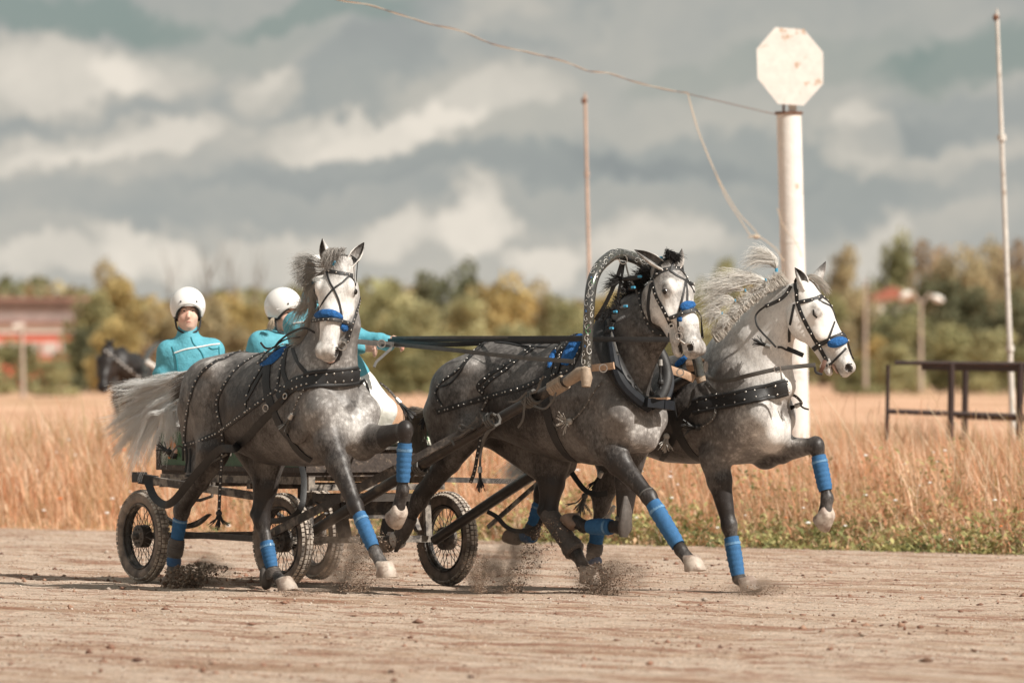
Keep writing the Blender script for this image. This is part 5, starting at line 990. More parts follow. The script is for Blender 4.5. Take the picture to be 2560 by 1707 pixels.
# ================================================================ CARRIAGE
CA = Horse((914, 1467), 53.3, 58, 'carriage'); CR = CA.root
tag(CR, 'open four-wheeled carriage with green flower-painted side panel and spoked rubber-tyred wheels', 'carriage')
cl = lambda u, n, z: Vector((u, -n, z))
GREEN = pbr('green_paint', (.018,.075,.028), .45, var=.3, vscale=9, col2=(.035,.11,.045))
BROWN = pbr('brown_board', (.055,.040,.032), .65, var=.5, vscale=22, col2=(.20,.15,.11), c2lo=.55, c2hi=.72, bump=.003)
def make_wheel():
    r0, mr = .262, .050; mb = MB(); n = 72; prof = []
    for k in range(14):
        a = 2*math.pi*k/14; prof.append((r0+math.cos(a)*mr*(1.0 if math.cos(a) > 0 else .9), math.sin(a)*mr*.92))
    vs = [Vector((math.cos(2*math.pi*i/n)*r, y, math.sin(2*math.pi*i/n)*r)) for i in range(n) for r, y in prof]
    fs = [(i*14+k, i*14+(k+1) % 14, ((i+1) % n)*14+(k+1) % 14, ((i+1) % n)*14+k) for i in range(n) for k in range(14)]; mb.add(vs, fs, RUBBER)
    for i in range(58):       # tread blocks
        for j, (yy, tl) in enumerate(((-.036, -.55), (-.013, -.12), (.013, .12), (.036, .55))):
            a = 2*math.pi*(i+(.5 if j in (1, 2) else 0))/58; rr = r0+math.sqrt(max(0, mr**2-(yy/.92)**2)); er = Vector((math.cos(a), 0, math.sin(a))); et = Vector((-math.sin(a), 0, math.cos(a))); ey = Vector((0, 1, 0)); nn = (er*math.cos(tl)+ey*math.sin(tl)).normalized(); ss = nn.cross(et)
            M = Matrix((et, ss, nn)).transposed(); mb.box(er*(rr+.001)+ey*yy, (.024, .0185, .012), RUBBER_TREAD, M)
    tyre = mb.build('tyre', auto=35); mb = MB()
    for rr, yy, th in ((.216, .0, .016), (.219, -.030, .007), (.219, .030, .007)): mb.tube([Vector((math.cos(2*math.pi*i/48)*rr, yy, math.sin(2*math.pi*i/48)*rr)) for i in range(49)], th, IRON, 8, cap=False)
    wheel = mb.build('wheel'); mb = MB()
    for i in range(36):
        a = 2*math.pi*i/36; b = a+(.35 if i % 2 else -.35); sy = .028 if (i//2) % 2 else -.028; mb.tube([Vector((math.cos(b)*.045, sy, math.sin(b)*.045)), Vector((math.cos(a)*.212, sy*.15, math.sin(a)*.212))], .0024, IRON, 5)
    sp = mb.build('spokes'); mb = MB(); mb.tube([Vector((0, y, 0)) for y in (-.045, -.04, .03, .036)], [.055, .078, .078, .05], WOOD_DARK, 24); mb.tube([Vector((0, y, 0)) for y in (-.085, -.08, -.04)], [.017, .021, .024], IRON_DUST, 14)
    for k in range(8): a = k*math.pi/4; mb.tube([Vector((math.cos(a)*.05, -.052, math.sin(a)*.05)), Vector((math.cos(a)*.05, -.038, math.sin(a)*.05))], .008, IRON, 6)
    hub = mb.build('hub')
    for o in (tyre, sp, hub): o.parent = wheel
    wheel.parent = CR; return wheel
w0 = make_wheel(); WR = .318
spots = [(0, .64), (0, -.64), (-1.72, .74), (-1.72, -.64)]
for i, (u, n) in enumerate(spots):
    if i == 0: w = w0
    else:
        w = w0.copy(); C.objects.link(w)
        for ch in list(w0.children): c = ch.copy(); C.objects.link(c); c.parent = w
    w.location = cl(u, n, WR); w.rotation_euler = (0, rnd.uniform(0, 6), R_({0: 4, 1: 4, 2: 0, 3: 0}[i]))
def part(name, fn, auto=35): mb = MB(); fn(mb); return mb.build(name, CR, auto=auto)
part('axle', lambda m: (m.bar(cl(0, .60, WR), cl(0, -.60, WR), .05, .045, IRON_DUST), m.tube([cl(0, .05, WR), cl(0, .0, WR+.02), cl(0, -.05, WR)], .04, WOOD_DARK, 10)))
part('axle', lambda m: (m.bar(cl(-1.72, .70, WR), cl(-1.72, -.60, WR), .05, .045, IRON)))
part('reach_pole', lambda m: (m.bar(cl(-1.60, .47, WR+.01), cl(-.05, .47, WR-.01), .03, .04, WOOD_DARK), m.bar(cl(-.32, .47, WR), cl(-.26, .47, WR), .045, .055, IRON)))
part('turntable', lambda m: (m.box(cl(0, 0, .60), (.46, .62, .05), WOOD_DARK), m.bar(cl(0, .22, .60), cl(0, .16, .34), .10, .05, WOOD_DARK), m.bar(cl(0, -.22, .60), cl(0, -.16, .34), .10, .05, WOOD_DARK), m.box(cl(.12, 0, .52), (.04, .5, .12), IRON)))
for n in (.46, -.46):
    part('leaf_spring', lambda m: [m.tube(spline([cl(u0-.34, n, .47), cl(u0-.18, n, .42-k*.012), cl(u0, n, .395-k*.012), cl(u0+.18, n, .42-k*.012), cl(u0+.34, n, .47)], 16), .010, IRON, 6, flat=(.6, 2.2), up=(0, 0, 1)) for k in range(3) for u0 in (-1.64,)])
    for a_, b_, w_, mt_ in ((cl(.05, n, WR+.02), cl(.02, n, .68), .045, IRON_DUST), (cl(-.08, n, WR+.05), cl(-.20, n, .56), .04, IRON_DUST), (cl(-1.64, n, .44), cl(-1.64, n, .70), .05, WOOD_DARK)): part('spring_bracket', lambda m: m.bar(a_, b_, w_, .03, mt_))
part('frame', lambda m: (m.bar(cl(-1.86, .50, .715), cl(.14, .50, .715), .05, .05, IRON_DUST), m.bar(cl(-1.86, -.50, .715), cl(.14, -.50, .715), .05, .05, IRON_DUST), m.bar(cl(.12, .53, .67), cl(.12, -.53, .67), .06, .04, IRON_DUST), m.bar(cl(-1.84, .53, .67), cl(-1.84, -.53, .67), .06, .04, IRON), m.bar(cl(-.7, .50, .67), cl(-.7, -.50, .67), .05, .04, IRON)))
part('floor', lambda m: m.box(cl(-.86, 0, .756), (1.98, 1.04, .03), BROWN))
def panel(n):
    sgn = 1 if n > 0 else -1
    def fn(m):
        m.box(cl(-.86, n, .915), (1.96, .022, .25), GREEN)
        for u in (-1.84, -1.2, -.52, .11): m.box(cl(u, n+.004*sgn, .92), (.05, .034, .30), BROWN)
        m.box(cl(-.86, n+.004*sgn, 1.05), (2.0, .036, .03), BROWN); m.box(cl(-.86, n+.004*sgn, .785), (2.0, .036, .035), BROWN)
    o = part('side_panel', fn); return o
pn = panel(.535); panel(-.535)
def flower(u, z, r, col, colc, k=5, n=.548, parent=None):
    mb = MB()
    for i in range(k):
        a = 2*math.pi*i/k+.3; c = cl(u+math.cos(a)*r*.55, n, z+math.sin(a)*r*.55); pts = [c+Vector((math.cos(a)*math.cos(t)*r*.5-math.sin(a)*math.sin(t)*r*.34, 0, math.sin(a)*math.cos(t)*r*.5+math.cos(a)*math.sin(t)*r*.34)) for t in [j*math.pi/5 for j in range(10)]]; mb.disc_prism(pts, (0, -1, 0), .0015, col)
    mb.disc_prism([cl(u+math.cos(t)*r*.2, n+.002, z+math.sin(t)*r*.2) for t in [j*math.pi/4 for j in range(8)]], (0, -1, 0), .0015, colc)
    mb.build('painted_flower', parent or pn, smooth=False)
PW = pbr('paint_white', (.72,.70,.66), .5); PO = pbr('paint_orange', (.62,.22,.05), .5); PY = pbr('paint_yellow', (.65,.45,.10), .5); PR = pbr('paint_red', (.40,.05,.04), .5); PG = pbr('paint_olive', (.10,.14,.04), .5)
flower(-1.68, .92, .075, PO, PY, 6); flower(-1.46, .95, .06, PR, PY, 5); flower(-.88, .92, .055, PW, PY, 5); flower(-.28, .93, .065, PO, PY, 6); flower(-.05, .91, .05, PW, PY, 5)
mb = MB()
for u0, z0, s in ((-1.60, .86, 1), (-1.0, .89, 1), (-1.1, .93, -1), (-.78, .90, -1), (-.4, .88, 1), (-.15, .95, -1), (-1.75, .87, -1)):
    mb.tube([cl(u0+s*.05*math.cos(t)*(1-t/8), .549, z0+.04*math.sin(t)*(1-t/8)) for t in [k*.45 for k in range(12)]], .0035, PG, 5)
mb.build('painted_scroll', pn)
part('front_board', lambda m: (m.box(cl(.135, 0, .845), (.03, 1.10, .15), BROWN), m.bar(cl(.16, .56, .93), cl(.16, -.56, .93), .03, .02, IRON), m.bar(cl(.17, .30, .76), cl(.17, .30, .93), .02, .012, IRON_DUST)))
CLOTH = pbr('patterned_cloth', (.62,.60,.50), .9, var=.2, vscale=20, col2=(.10,.30,.12), c2lo=.50, c2hi=.54); 
part('seat_cloth', lambda m: m.tube(spline([cl(.05, .50, .955), cl(.06, .2, .985), cl(.06, -.2, .98), cl(.05, -.50, .955)], 14), [.045]*14, CLOTH, 10, flat=(1, 1.8), up=(0, 0, 1)))
part('rear_board', lambda m: m.box(cl(-1.85, 0, .93), (.03, 1.05, .30), BROWN)); part('bench', lambda m: (m.box(cl(-1.45, 0, 1.02), (.42, 1.0, .06), BROWN), m.box(cl(-.45, 0, 1.02), (.36, 1.0, .06), BROWN), m.box(cl(-1.45, .0, .89), (.36, .9, .20), BROWN), m.box(cl(-.45, 0, .89), (.30, .9, .20), BROWN)))
part('seat_rail', lambda m: (m.tube(spline([cl(-1.80, .5, 1.05), cl(-1.84, .5, 1.26), cl(-1.84, .45, 1.30), cl(-1.84, -.45, 1.30), cl(-1.84, -.5, 1.26), cl(-1.80, -.5, 1.05)], 30), .012, IRON, 8)))
# side bars for the outer horses' traces
og = [CA.dep((352, 1196), 53.9), CA.dep((455, 1210), 53.7), CA.dep((560, 1228), 53.5), CA.dep((660, 1243), 53.3)]
mbk = MB(); mbk.bar(og[0], og[-1], .05, .052, IRON_DUST); mbk.box(Vector(og[0])+Vector((.0, -.01, .01)), (.09, .07, .07), LEATHER); mbk.bar(Vector(og[0]), Vector(og[0])+(Vector(og[3])-Vector(og[0]))*.12, .062, .066, LEATHER); o = mbk.build('side_bar', CR, auto=30)
mbk = MB(); mbk.tube([CA.dep((535, 1205), 53.6), CA.dep((530, 1240), 53.6), CA.dep((500, 1250), 53.65), CA.dep((480, 1249), 53.7)], .011, IRON, 8); mbk.box(CA.dep((511, 1215), 53.6), (.05, .07, .08), IRON); mbk.build('step_iron', CR)
mbk = MB(); mbk.bar(CA.px(S('E', 420, 700), -.7), CA.px(S('E', 960, 715), -1.35), .03, .035, IRON); mbk.build('side_bar', CR)
sw = [CA.px((753, 1160), .56), CA.px((760, 1200), .60), CA.px((755, 1260), .66), CA.px((735, 1290), .68), CA.px((700, 1300), .70), CA.px((678, 1302), .70)]; free_strap(CA, 'side_strap', [tuple(p) for p in sw], .040, t=.008)
# shafts and irons
A_ = lambda f, p, n: f.M @ Vector(f.px(p, n))
toC = lambda v: CA.I @ v
nearS, nearE = toC(A_(CA, (728, 1362), .50)), toC(A_(H2, (1446, 934), .50)); farS, farE = toC(A_(CA, (1086, 1350), -.46)), toC(A_(H2, (1757, 922), -.52))
SH = pbr('shaft_wood', (.045,.038,.034), .38, var=.4, vscale=6, col2=(.17,.14,.11), c2lo=.55, c2hi=.72, bump=.002)
for nm, a, b in (('n', nearS, nearE), ('f', farS, farE)):
    mbk = MB(); k = 12; mbk.tube([a.lerp(b, i/(k-1))+Vector((0, 0, .02*math.sin(math.pi*i/(k-1)))) for i in range(k)], [.034+.004*math.sin(3*i/(k-1)) for i in range(k)], SH, 12); o = mbk.build('shaft', CR)
br0, br1, br2 = toC(A_(CA, (684, 1330), .70)), toC(A_(CA, (990, 1172), .60)), nearS.lerp(nearE, .68)+Vector((0, -.02, .05))
mbk = MB(); mbk.bar(br0, br1, .012, .058, IRON, up=(0, 0, 1)); mbk.bar(br1, br2, .05, .045, IRON, up=(0, 0, 1)); mbk.box(br2, (.13, .06, .075), IRON, Matrix.Rotation(-R_(32), 3, 'Y')); mbk.ball(br0, (.03, .02, .03), IRON_DUST, 8, 6); mbk.build('draw_iron', CR, auto=30)
mbk = MB(); mbk.bar(toC(A_(CA, S('E', 765, 1050), -.70)), toC(A_(CA, S('E', 1140, 720), -.75)), .014, .03, IRON_DUST); mbk.bar(farS.lerp(farE, .35)+Vector((0, 0, .06)), farS.lerp(farE, .62)+Vector((0, 0, .05)), .04, .05, IRON); mbk.build('draw_iron', CR, auto=30)
TIE = LEATHER_DUSTY
def wraps(c, ax, k, mat, r=.045, th=.010):
    mbk = MB(); ax = ax.normalized(); a = ax.orthogonal().normalized(); b = ax.cross(a); mbk.tube([c+ax*(.035*(i/(8*k))-.015)*k*.6+a*(r*math.cos(i*math.pi/4))+b*(r*math.sin(i*math.pi/4)) for i in range(8*k+1)], th, mat, 6); mbk.build('shaft_lashing', CR)
dn_ = nearE-nearS
wraps(toC(A_(H2, S('E', 1080, 110), .50)), dn_, 5, TIE); wraps(toC(A_(H2, S('E', 790, 270), .54)), dn_, 3, TIE); wraps(nearS.lerp(nearE, .46), dn_, 3, TIE); wraps(nearS.lerp(nearE, .93), dn_, 6, WOOD_PALE, .042, .014)
for pl in ([(1040, 90), (1030, 180), (1020, 260), (985, 320)], [(1050, 60), (980, 120), (915, 130)], [(1070, 70), (1120, 50), (1150, -20), (1175, -60)], [(1100, 160), (1180, 180), (1240, 120), (1265, 60)], [(790, 270), (810, 320), (760, 350), (720, 420)], [(640, 300), (590, 340), (555, 330), (560, 300), (600, 310), (660, 330)], [(640, 320), (560, 380), (500, 400), (515, 450)]):
    free_strap(CA, 'tie_end', [toC(A_(H2, S('E', x, y), .56)) for x, y in pl], .014, TIE, t=.005)
mbk = MB(); e1 = toC(A_(H2, S('C', 1345, 1160), .50)); e2 = toC(A_(H2, S('C', 1440, 1095), .52)); e3 = toC(A_(H2, S('C', 1485, 1085), .54)); mbk.tube([e1, e2, e3], [.034, .042, .036], WOOD_PALE, 14); mbk.tube([toC(A_(H2, S('C', 1480, 1060), .55)), toC(A_(H2, S('C', 1490, 1130), .55)), toC(A_(H2, S('C', 1485, 1195), .56))], [.032, .038, .028], WOOD_PALE, 12); mbk.build('shaft_end', CR)
mbk = MB(); mbk.tube([toC(A_(H2, S('F', 385, 1040), -.50)), toC(A_(H2, S('F', 485, 1050), -.53))], [.036, .036], WOOD_DARK, 14); mbk.tube([toC(A_(H2, S('F', 400, 1020), -.52)), toC(A_(H2, S('F', 430, 1090), -.53)), toC(A_(H2, S('F', 455, 1160), -.54))], [.040, .038, .030], WOOD_PALE, 12); mbk.tube([toC(A_(H2, S('F', 365, 1040), -.50)), toC(A_(H2, S('F', 430, 1025), -.51)), toC(A_(H2, S('F', 455, 1035), -.52))], [.045, .052, .040], LEATHER_TAN, 12); mbk.build('shaft_end', CR)
# ---------------------------------------------------------------- bow over the centre horse
half = [H2.px(S('C', x, y), n) for x, y, n in ((1488, 1120, .50), (1490, 1000, .50), (1497, 850, .505), (1505, 700, .51), (1512, 560, .505), (1530, 430, .47), (1572, 330, .39), (1640, 258, .27), (1715, 222, .14))]
far = [H2.px(S('C', x, y), n) for x, y, n in ((1850, 255, -.02), (1935, 318, -.12), (2040, 430, -.24), (2150, 600, -.33), (2240, 800, -.40), (2300, 1000, -.43), (2325, 1120, -.44))]; pts = half+far
BOWM = pbr('bow_lacquer', (.055,.055,.052), .22, spec=.8, var=.4, vscale=20, col2=(.05,.05,.04)); bow = empty('shaft_bow', H2.o, -H2.phi); tag(bow, 'dark bow painted with white and blue scrolls, arching over the centre horse', 'shaft bow')
BP = spline(pts, 80); mbk = MB(); mbk.tube(BP, [.031+.006*math.sin(math.pi*i/79) for i in range(80)], BOWM, 16); mbk.build('arch', bow)
mw = MB(); cvv = Vector(H2.cam)
PB = pbr('paint_blue', (.05,.16,.38), .5)
for i_ in range(4, 124, 2):
    i = i_/2; fr_ = i-int(i); i = int(i)
    c = Vector(BP[i]).lerp(Vector(BP[i+1]), fr_); t = (Vector(BP[i+1])-Vector(BP[i-1])).normalized(); v = (cvv-c).normalized(); sd_ = t.cross(v).normalized(); v = sd_.cross(t).normalized(); R0 = .0355; k0 = 1 if i_ % 2 else -1; col = PB if i_ % 9 == 0 else (pbr('paint_green', (.04,.2,.06), .5) if i_ % 13 == 0 else PW); sz = rnd.uniform(.5, 1.1) if i_ % 3 else .25; pp = []
    for q in range(24):
        a = q*.27; rr = .024*sz*(1-q/28); uu = rr*math.cos(a)*1.5; ww = k0*rr*math.sin(a)+rnd.uniform(-.002, .002)+.020*math.sin(i_*1.7); ww = max(-.031, min(.031, ww)); pp.append(c+t*uu+sd_*ww+v*math.sqrt(max(0, R0**2-ww**2)))
    mw.tube(pp, rnd.uniform(.0010, .0022), col, 4)
mw.build('painted_scroll', bow)
mbk = MB(); pr_ = Vector(H2.px(S('C', 1758, 262), .12)); ring3(H2, pr_, .028, mbk, (1, -.5, 0)); mbk.build('ring', bow); b9 = [H2.px(S('C', x, y), n) for x, y, n in ((1752, 275, .12), (1715, 390, .12), (1670, 500, .13), (1610, 620, .14), (1555, 705, .14))]; free_strap(H2, 'bearing_strap', b9, .026, LEATHER, parent=bow); b9 = [H2.px(S('C', x, y), n) for x, y, n in ((1765, 275, .10), (1745, 400, .1), (1722, 520, .1), (1718, 640, .1))]; free_strap(H2, 'bearing_strap', b9, .018, LEATHER, parent=bow); b9 = [H2.px(S('C', x, y), n) for x, y, n in ((1775, 285, .1), (1800, 380, .08), (1840, 460, .06), (1880, 560, .05))]; free_strap(H2, 'bearing_strap', b9, .012, LEATHER_DUSTY, parent=bow)
# ---------------------------------------------------------------- reins
RN = empty('driving_reins', (0, 0, 0)); tag(RN, 'long black and grey leather reins running from the standing driver to the three horses', 'reins')
hand = at(S('A', 2165, 860), 53.3); wl = lambda H, p: H.M @ Vector(p)
def rein(pts, w, mat=LEATHER, up=None, t=.005):
    P_ = spline(pts, 40); N_ = [(Vector((0, 0, CH))-p).normalized() for p in P_]; mb = MB(); mb.ribbon(P_, N_, w, mat, t, -t/2); return mb.build('rein', RN)
WP = lambda z, x, y, Y: at(S(z, x, y), Y)
b2 = wl(H2, bit2)
rein([WP('C', 30, 860, 53.3), WP('C', 400, 850, 52.7), WP('C', 900, 845, 51.8), wl(H2, H2.px(S('C', 1450, 845), .34)), wl(H2, H2.px(S('C', 1760, 848), .30)), wl(H2, H2.px(S('C', 2100, 848), .16))], .032)
rein([WP('C', 60, 835, 53.35), WP('C', 500, 832, 52.2), WP('C', 1000, 832, 51.7), wl(H2, H2.px(S('C', 1500, 830), .28))], .018, LEATHER_DUSTY)
rein([WP('C', 40, 875, 53.35), WP('C', 450, 885, 52.4), WP('C', 900, 870, 52.0), wl(H2, H2.px(S('C', 1300, 862), .2))], .030)
rein([WP('C', -80, 865, 53.2), WP('C', 100, 885, 53.0), WP('C', 500, 925, 52.0), WP('C', 1000, 980, 51.4), wl(H2, H2.px(S('C', 1400, 1010), .46))], .028, LEATHER_DUSTY)
hb = wl(H1, H1.dep(S('A', 1755, 860), Yb+.02)); rein([hb, WP('A', 1850, 862, Yb+.3), WP('A', 1950, 872, 52.2), WP('A', 2040, 880, 52.6), WP('A', 2180, 890, 53.3)], .034, LEATHER_DUSTY)
rein([WP('A', 2040, 890, 52.5), WP('A', 2110, 905, 52.2), WP('A', 2060, 960, 51.9), WP('A', 2005, 1010, 51.7), WP('A', 1985, 1050, 51.5)], .018, LEATHER_DUSTY)
rein([wl(H3, H3.px(S('F', 480, 1110), .24)), wl(H3, H3.px(S('F', 540, 1140), .26)), wl(H3, H3.px(S('F', 660, 1148), .30)), wl(H3, H3.px(S('F', 800, 1112), .33)), wl(H3, H3.px(S('F', 1000, 1067), .26)), wl(H3, H3.px(S('F', 1150, 1048), .18)), wl(H3, H3.px(S('F', 1290, 1035), .12))], .028, LEATHER_DUSTY)
mbk = MB(); mbk.tube([wl(H3, H3.px(S('F', 1010, 1065), .27))+Vector((.022*math.cos(a), .0, .022*math.sin(a))) for a in [k*.52 for k in range(13)]], .004, CHROME, 6, cap=False); q = WP('A', 2040, 880, 52.3); mbk.tube([q+Vector((.026*math.cos(a), .0, .026*math.sin(a))) for a in [k*.52 for k in range(13)]], .004, CHROME, 6, cap=False); mbk.build('rein_ring', RN)
# ================================================================ PEOPLE
SKIN = pbr('skin', (.78,.50,.39), .5, var=.12, vscale=9, col2=(.78,.40,.30), c2lo=.5, c2hi=.7); JACKET = pbr('teal_jacket', (.10,.365,.45), .75, var=.14, vscale=10, bump=.022, bscale=7); HELM = pbr('helmet_white', (.82,.80,.77), .22); HPAD = pbr('helmet_padding', (.03,.03,.032), .7); TROU = pbr('white_trousers', (.80,.78,.74), .85, bump=.012, bscale=9); PIPE = pbr('white_piping', (.8,.8,.78), .7); LIP = pbr('lips', (.50,.18,.14), .5); IRIS = pbr('dark_iris', (.05,.035,.03), .3); BOOTB = pbr('black_shoe', (.02,.02,.02), .5)
def person(label, W, hd, face, joints, helm_back=0.0, arms=True, folds=0):
    """W: function (x, y, depth offset) -> world point; hd head centre; face: direction looked at; joints dict of world points"""
    J = {k: np.array(v) for k, v in joints.items()}; base = J['hip']; root = empty('person', (base[0], base[1], base[2]-.05)); tag(root, label, 'person', 'people riding in the carriage'); off_ = np.array(root.location)
    L = lambda p: np.array(p)-off_
    allp = np.array([L(v) for v in J.values()]+[L(hd)]); lo, hi = allp.min(0)-.26, allp.max(0)+.26; f = U(face); up = np.array([0, 0, 1.]); f = U(f); s_ = U(np.cross(f, up)); up = np.cross(s_, f); h0 = L(hd); h = lambda a, b, c: h0+f*a+s_*b+up*c
    K = Sculpt(lo, hi, .0085); J_ = {k: L(v) for k, v in J.items()}
    K.ell(h(-.012, 0, .03), (.095, .078, .10), [f, s_, up], .02); K.ell(h(.02, 0, -.04), (.072, .068, .085), [f, s_, up], .03); K.ell(h(.055, 0, -.092), (.028, .030, .022), [f, s_, up], .02)
    K.cone(h(.080, 0, .012), h(.104, 0, -.030), (.010, .010), (.014, .011), s_, .012); K.ell(h(.078, 0, -.062), (.014, .026, .012), [f, s_, up], .012)
    for b in (-1, 1): K.ell(h(.052, b*.036, -.03), (.026, .026, .024), [f, s_, up], .02); K.ell(h(.082, b*.030, .014), (.012, .018, .009), [f, s_, up], .004, cut=True); K.ell(h(.068, b*.030, .013), (.015, .015, .012), [f, s_, up], .004); K.ell(h(.075, b*.032, .034), (.012, .022, .007), [f, s_, up], .01); K.ell(h(-.005, b*.078, -.01), (.018, .012, .030), [f, s_, up], .01)
    nb = J_['neck']; K.cone(h(-.02, 0, -.06), nb, (.055, .058), (.062, .065), s_, .03)
    ch = (J_['shR']+J_['shL'])/2; sx = U(J_['shL']-J_['shR']); K.cone(ch-[0, 0, .05], J_['hip'], (.155, .10), (.14, .11), sx, .05)
    for sd_ in 'RL':
        K.cone(ch+(J_['sh'+sd_]-ch)*.5, J_['sh'+sd_], (.06, .06), (.055, .055), sx, .05); K.cone(J_['sh'+sd_], J_['el'+sd_], .052, .042, sx, .03); K.cone(J_['el'+sd_], J_['wr'+sd_], .042, .027, sx, .03)
        d = U(J_['wr'+sd_]-J_['el'+sd_]); w = J_['wr'+sd_]; gd = U(J_.get('gr'+sd_, w+d)-w); q = U(np.cross(gd, [0, 1, .2])); K.cone(w, w+gd*.075, (.034, .020), (.040, .018), q, .02)
        cu = np.array([0, -.3, -1.]); cu = U(cu-gd*(cu@gd))
        for k in range(4):
            p0 = w+gd*.078+q*(.027-.018*k); l = (.036, .040, .038, .030)[k]; p1 = p0+(gd*.75+cu*.5)*l; p2 = p1+(cu*.95-gd*.1)*l*.75; p3 = p2+(-gd*.8+cu*.3)*l*.55; K.cone(p0, p1, .0095, .009, q, .006); K.cone(p1, p2, .009, .0085, q, .004); K.cone(p2, p3, .0085, .0075, q, .004)
        t0 = w+gd*.02+q*.03; t1 = t0+(gd*.7+q*.5+cu*.3)*.035; t2 = t1+(gd*.7-q*.3+cu*.5)*.03; K.cone(t0, t1, .012, .010, q, .01); K.cone(t1, t2, .010, .008, q, .004)
        if 'kn'+sd_ in J_: K.cone(J_['hip']+(sx*.08 if sd_ == 'L' else -sx*.08), J_['kn'+sd_], .085, .058, sx, .04); K.cone(J_['kn'+sd_], J_['an'+sd_], .058, .038, sx, .03); K.cone(J_['an'+sd_], J_['an'+sd_]+f*[1, 1, 0]*.16-[0, 0, .03], .035, .03, sx, .02)
    body, _, _ = K.build('body', SKIN, root, 2)
    K = Sculpt(lo, hi, .0095); K.cone(ch-[0, 0, .03], J_['hip']+[0, 0, .03], (.185, .125), (.172, .14), sx, .06); K.ell(ch-[0, 0, .12], (.19, .13, .17), [sx, np.cross(sx, up), up], .06)
    for sd_ in 'RL':
        a, b, c = J_['sh'+sd_], J_['el'+sd_], J_['wr'+sd_]; K.cone(ch+[0, 0, .02], a+[0, 0, .005], (.075, .075), (.078, .078), sx, .06); K.cone(a, b, .078, .066, sx, .04); K.cone(b, c-U(c-b)*.01, .064, .047, sx, .03)
        for q_, r_ in ((.25, .072), (.5, .070), (.72, .073), (.9, .070)): o_ = nr.normal(0, .012, 3); K.ell(a+(b-a)*q_+o_, (r_, r_, .03), None, .03)
        for q_ in (.2, .45, .7, .9): o_ = nr.normal(0, .008, 3); K.ell(b+(c-b)*q_+o_, (.058-.012*q_,)*3, None, .02)
    K.cone(nb-[0, 0, .045], nb+[0, 0, .025], (.085, .085), (.070, .070), s_, .03); K.ell(h(-.02, 0, -.11)+[0, 0, -.0], (.058, .056, .06), [f, s_, up], .004, cut=True)
    K.build('jacket', JACKET, root, 2)
    if 'knR' in J_:
        K = Sculpt(lo, hi, .011)
        for sd_ in 'RL': K.cone(J_['hip']+(sx*.08 if sd_ == 'L' else -sx*.08), J_['kn'+sd_], .115, .082, sx, .05); K.cone(J_['kn'+sd_], J_['an'+sd_]+[0, 0, .04], .082, .06, sx, .03)
        K.ell(J_['hip'], (.17, .14, .12), None, .05); K.build('trousers', TROU, root, 2)
        mb = MB()
        for sd_ in 'RL': mb.ball(J_['an'+sd_]+f*[1, 1, 0]*.07-[0, 0, .03], (.06, .06, .05), BOOTB, 12, 8); mb.ball(J_['an'+sd_]+f*[1, 1, 0]*.14-[0, 0, .045], (.06, .05, .035), BOOTB, 12, 8)
        mb.build('shoes', root)
    # helmet: shell, dark padding, chin strap
    K = Sculpt(h0-.2, h0+.2, .0065); K.ell(h(-.018, 0, .045), (.142, .124, .132), [f, s_, up], .01); K.ell(h(.13, 0, -.052), (.125, .114, .108), [f, s_, up], .01, cut=True); K.ell(h(-.02, 0, -.160), (.22, .2, .12), [f, s_, up], .01, cut=True); K.ell(h(-.012, 0, .0), (.108, .094, .125), [f, s_, up], .004, cut=True); K.build('helmet', HELM, root, 2)
    K = Sculpt(h0-.2, h0+.2, .0065); K.ell(h(-.018, 0, .025), (.130, .113, .125), [f, s_, up], .01); K.ell(h(.13, 0, -.050), (.125, .085, .103), [f, s_, up], .01, cut=True); K.ell(h(.0, 0, -.212), (.22, .2, .12), [f, s_, up], .01, cut=True); K.ell(h(.0, 0, -.02), (.115, .083, .12), [f, s_, up], .004, cut=True); K.build('helmet_padding', HPAD, root, 2)
    mb = MB(); mb.tube(spline([h(.02, -.088, -.05), h(.03, -.075, -.11), h(.045, -.04, -.135), h(.05, 0, -.145), h(.045, .04, -.135), h(.03, .075, -.11), h(.02, .088, -.05)], 20), .007, HPAD, 6); mb.build('chin_strap', root)
    mb = MB(); mb.tube(spline([h(.050, -.106, .030), h(.09, -.07, .046), h(.112, 0, .052), h(.09, .07, .046), h(.050, .106, .030)], 16), .006, HELM, 6); [mb.ball(h(.106, b*.055, .078), .007, IRIS, 6, 4) for b in (-1, 1)]; mb.build('helmet_rim', root)
    for b in (-1, 1): mb = MB(); mb.ball(h(.079, b*.030, .012), (.006, .0085, .005), IRIS, 8, 6, axes=Matrix((Vector(f), Vector(s_), Vector(up))).transposed()); mb.build('eye', root); mb = MB(); mb.tube([h(.086, b*.014, .029), h(.089, b*.030, .034), h(.078, b*.050, .029)], .0032, pbr('brow', (.22,.13,.09), .8), 5); mb.build('eyebrow', root)
    mb = MB(); mb.tube([h(.079, -.027, -.071), h(.090, -.010, -.062), h(.091, 0, -.061), h(.090, .010, -.062), h(.079, .027, -.071)], [.002, .004, .004, .004, .002], LIP, 6); mb.build('lips', root)
    return root, h, L
Ya = 54.9; WA = lambda x, y, dy=0.0: np.array(at(S('A', x, y), Ya+dy))
r1_, hh, LL = person('frowning person in white helmet and turquoise jacket, sitting upright at the carriage rear', WA, WA(616, 650), (.10, -1, -.03),
    dict(neck=WA(616, 800, .02), shR=WA(480, 945, .03), shL=WA(795, 935, .03), elR=WA(440, 1130, .05), elL=WA(850, 1120, .05), wrR=WA(520, 1270, -.22), wrL=WA(740, 1270, -.22), hip=WA(640, 1330, .1), knR=WA(520, 1370, -.38), knL=WA(760, 1370, -.38), anR=WA(520, 1640, -.36), anL=WA(760, 1640, -.36)))
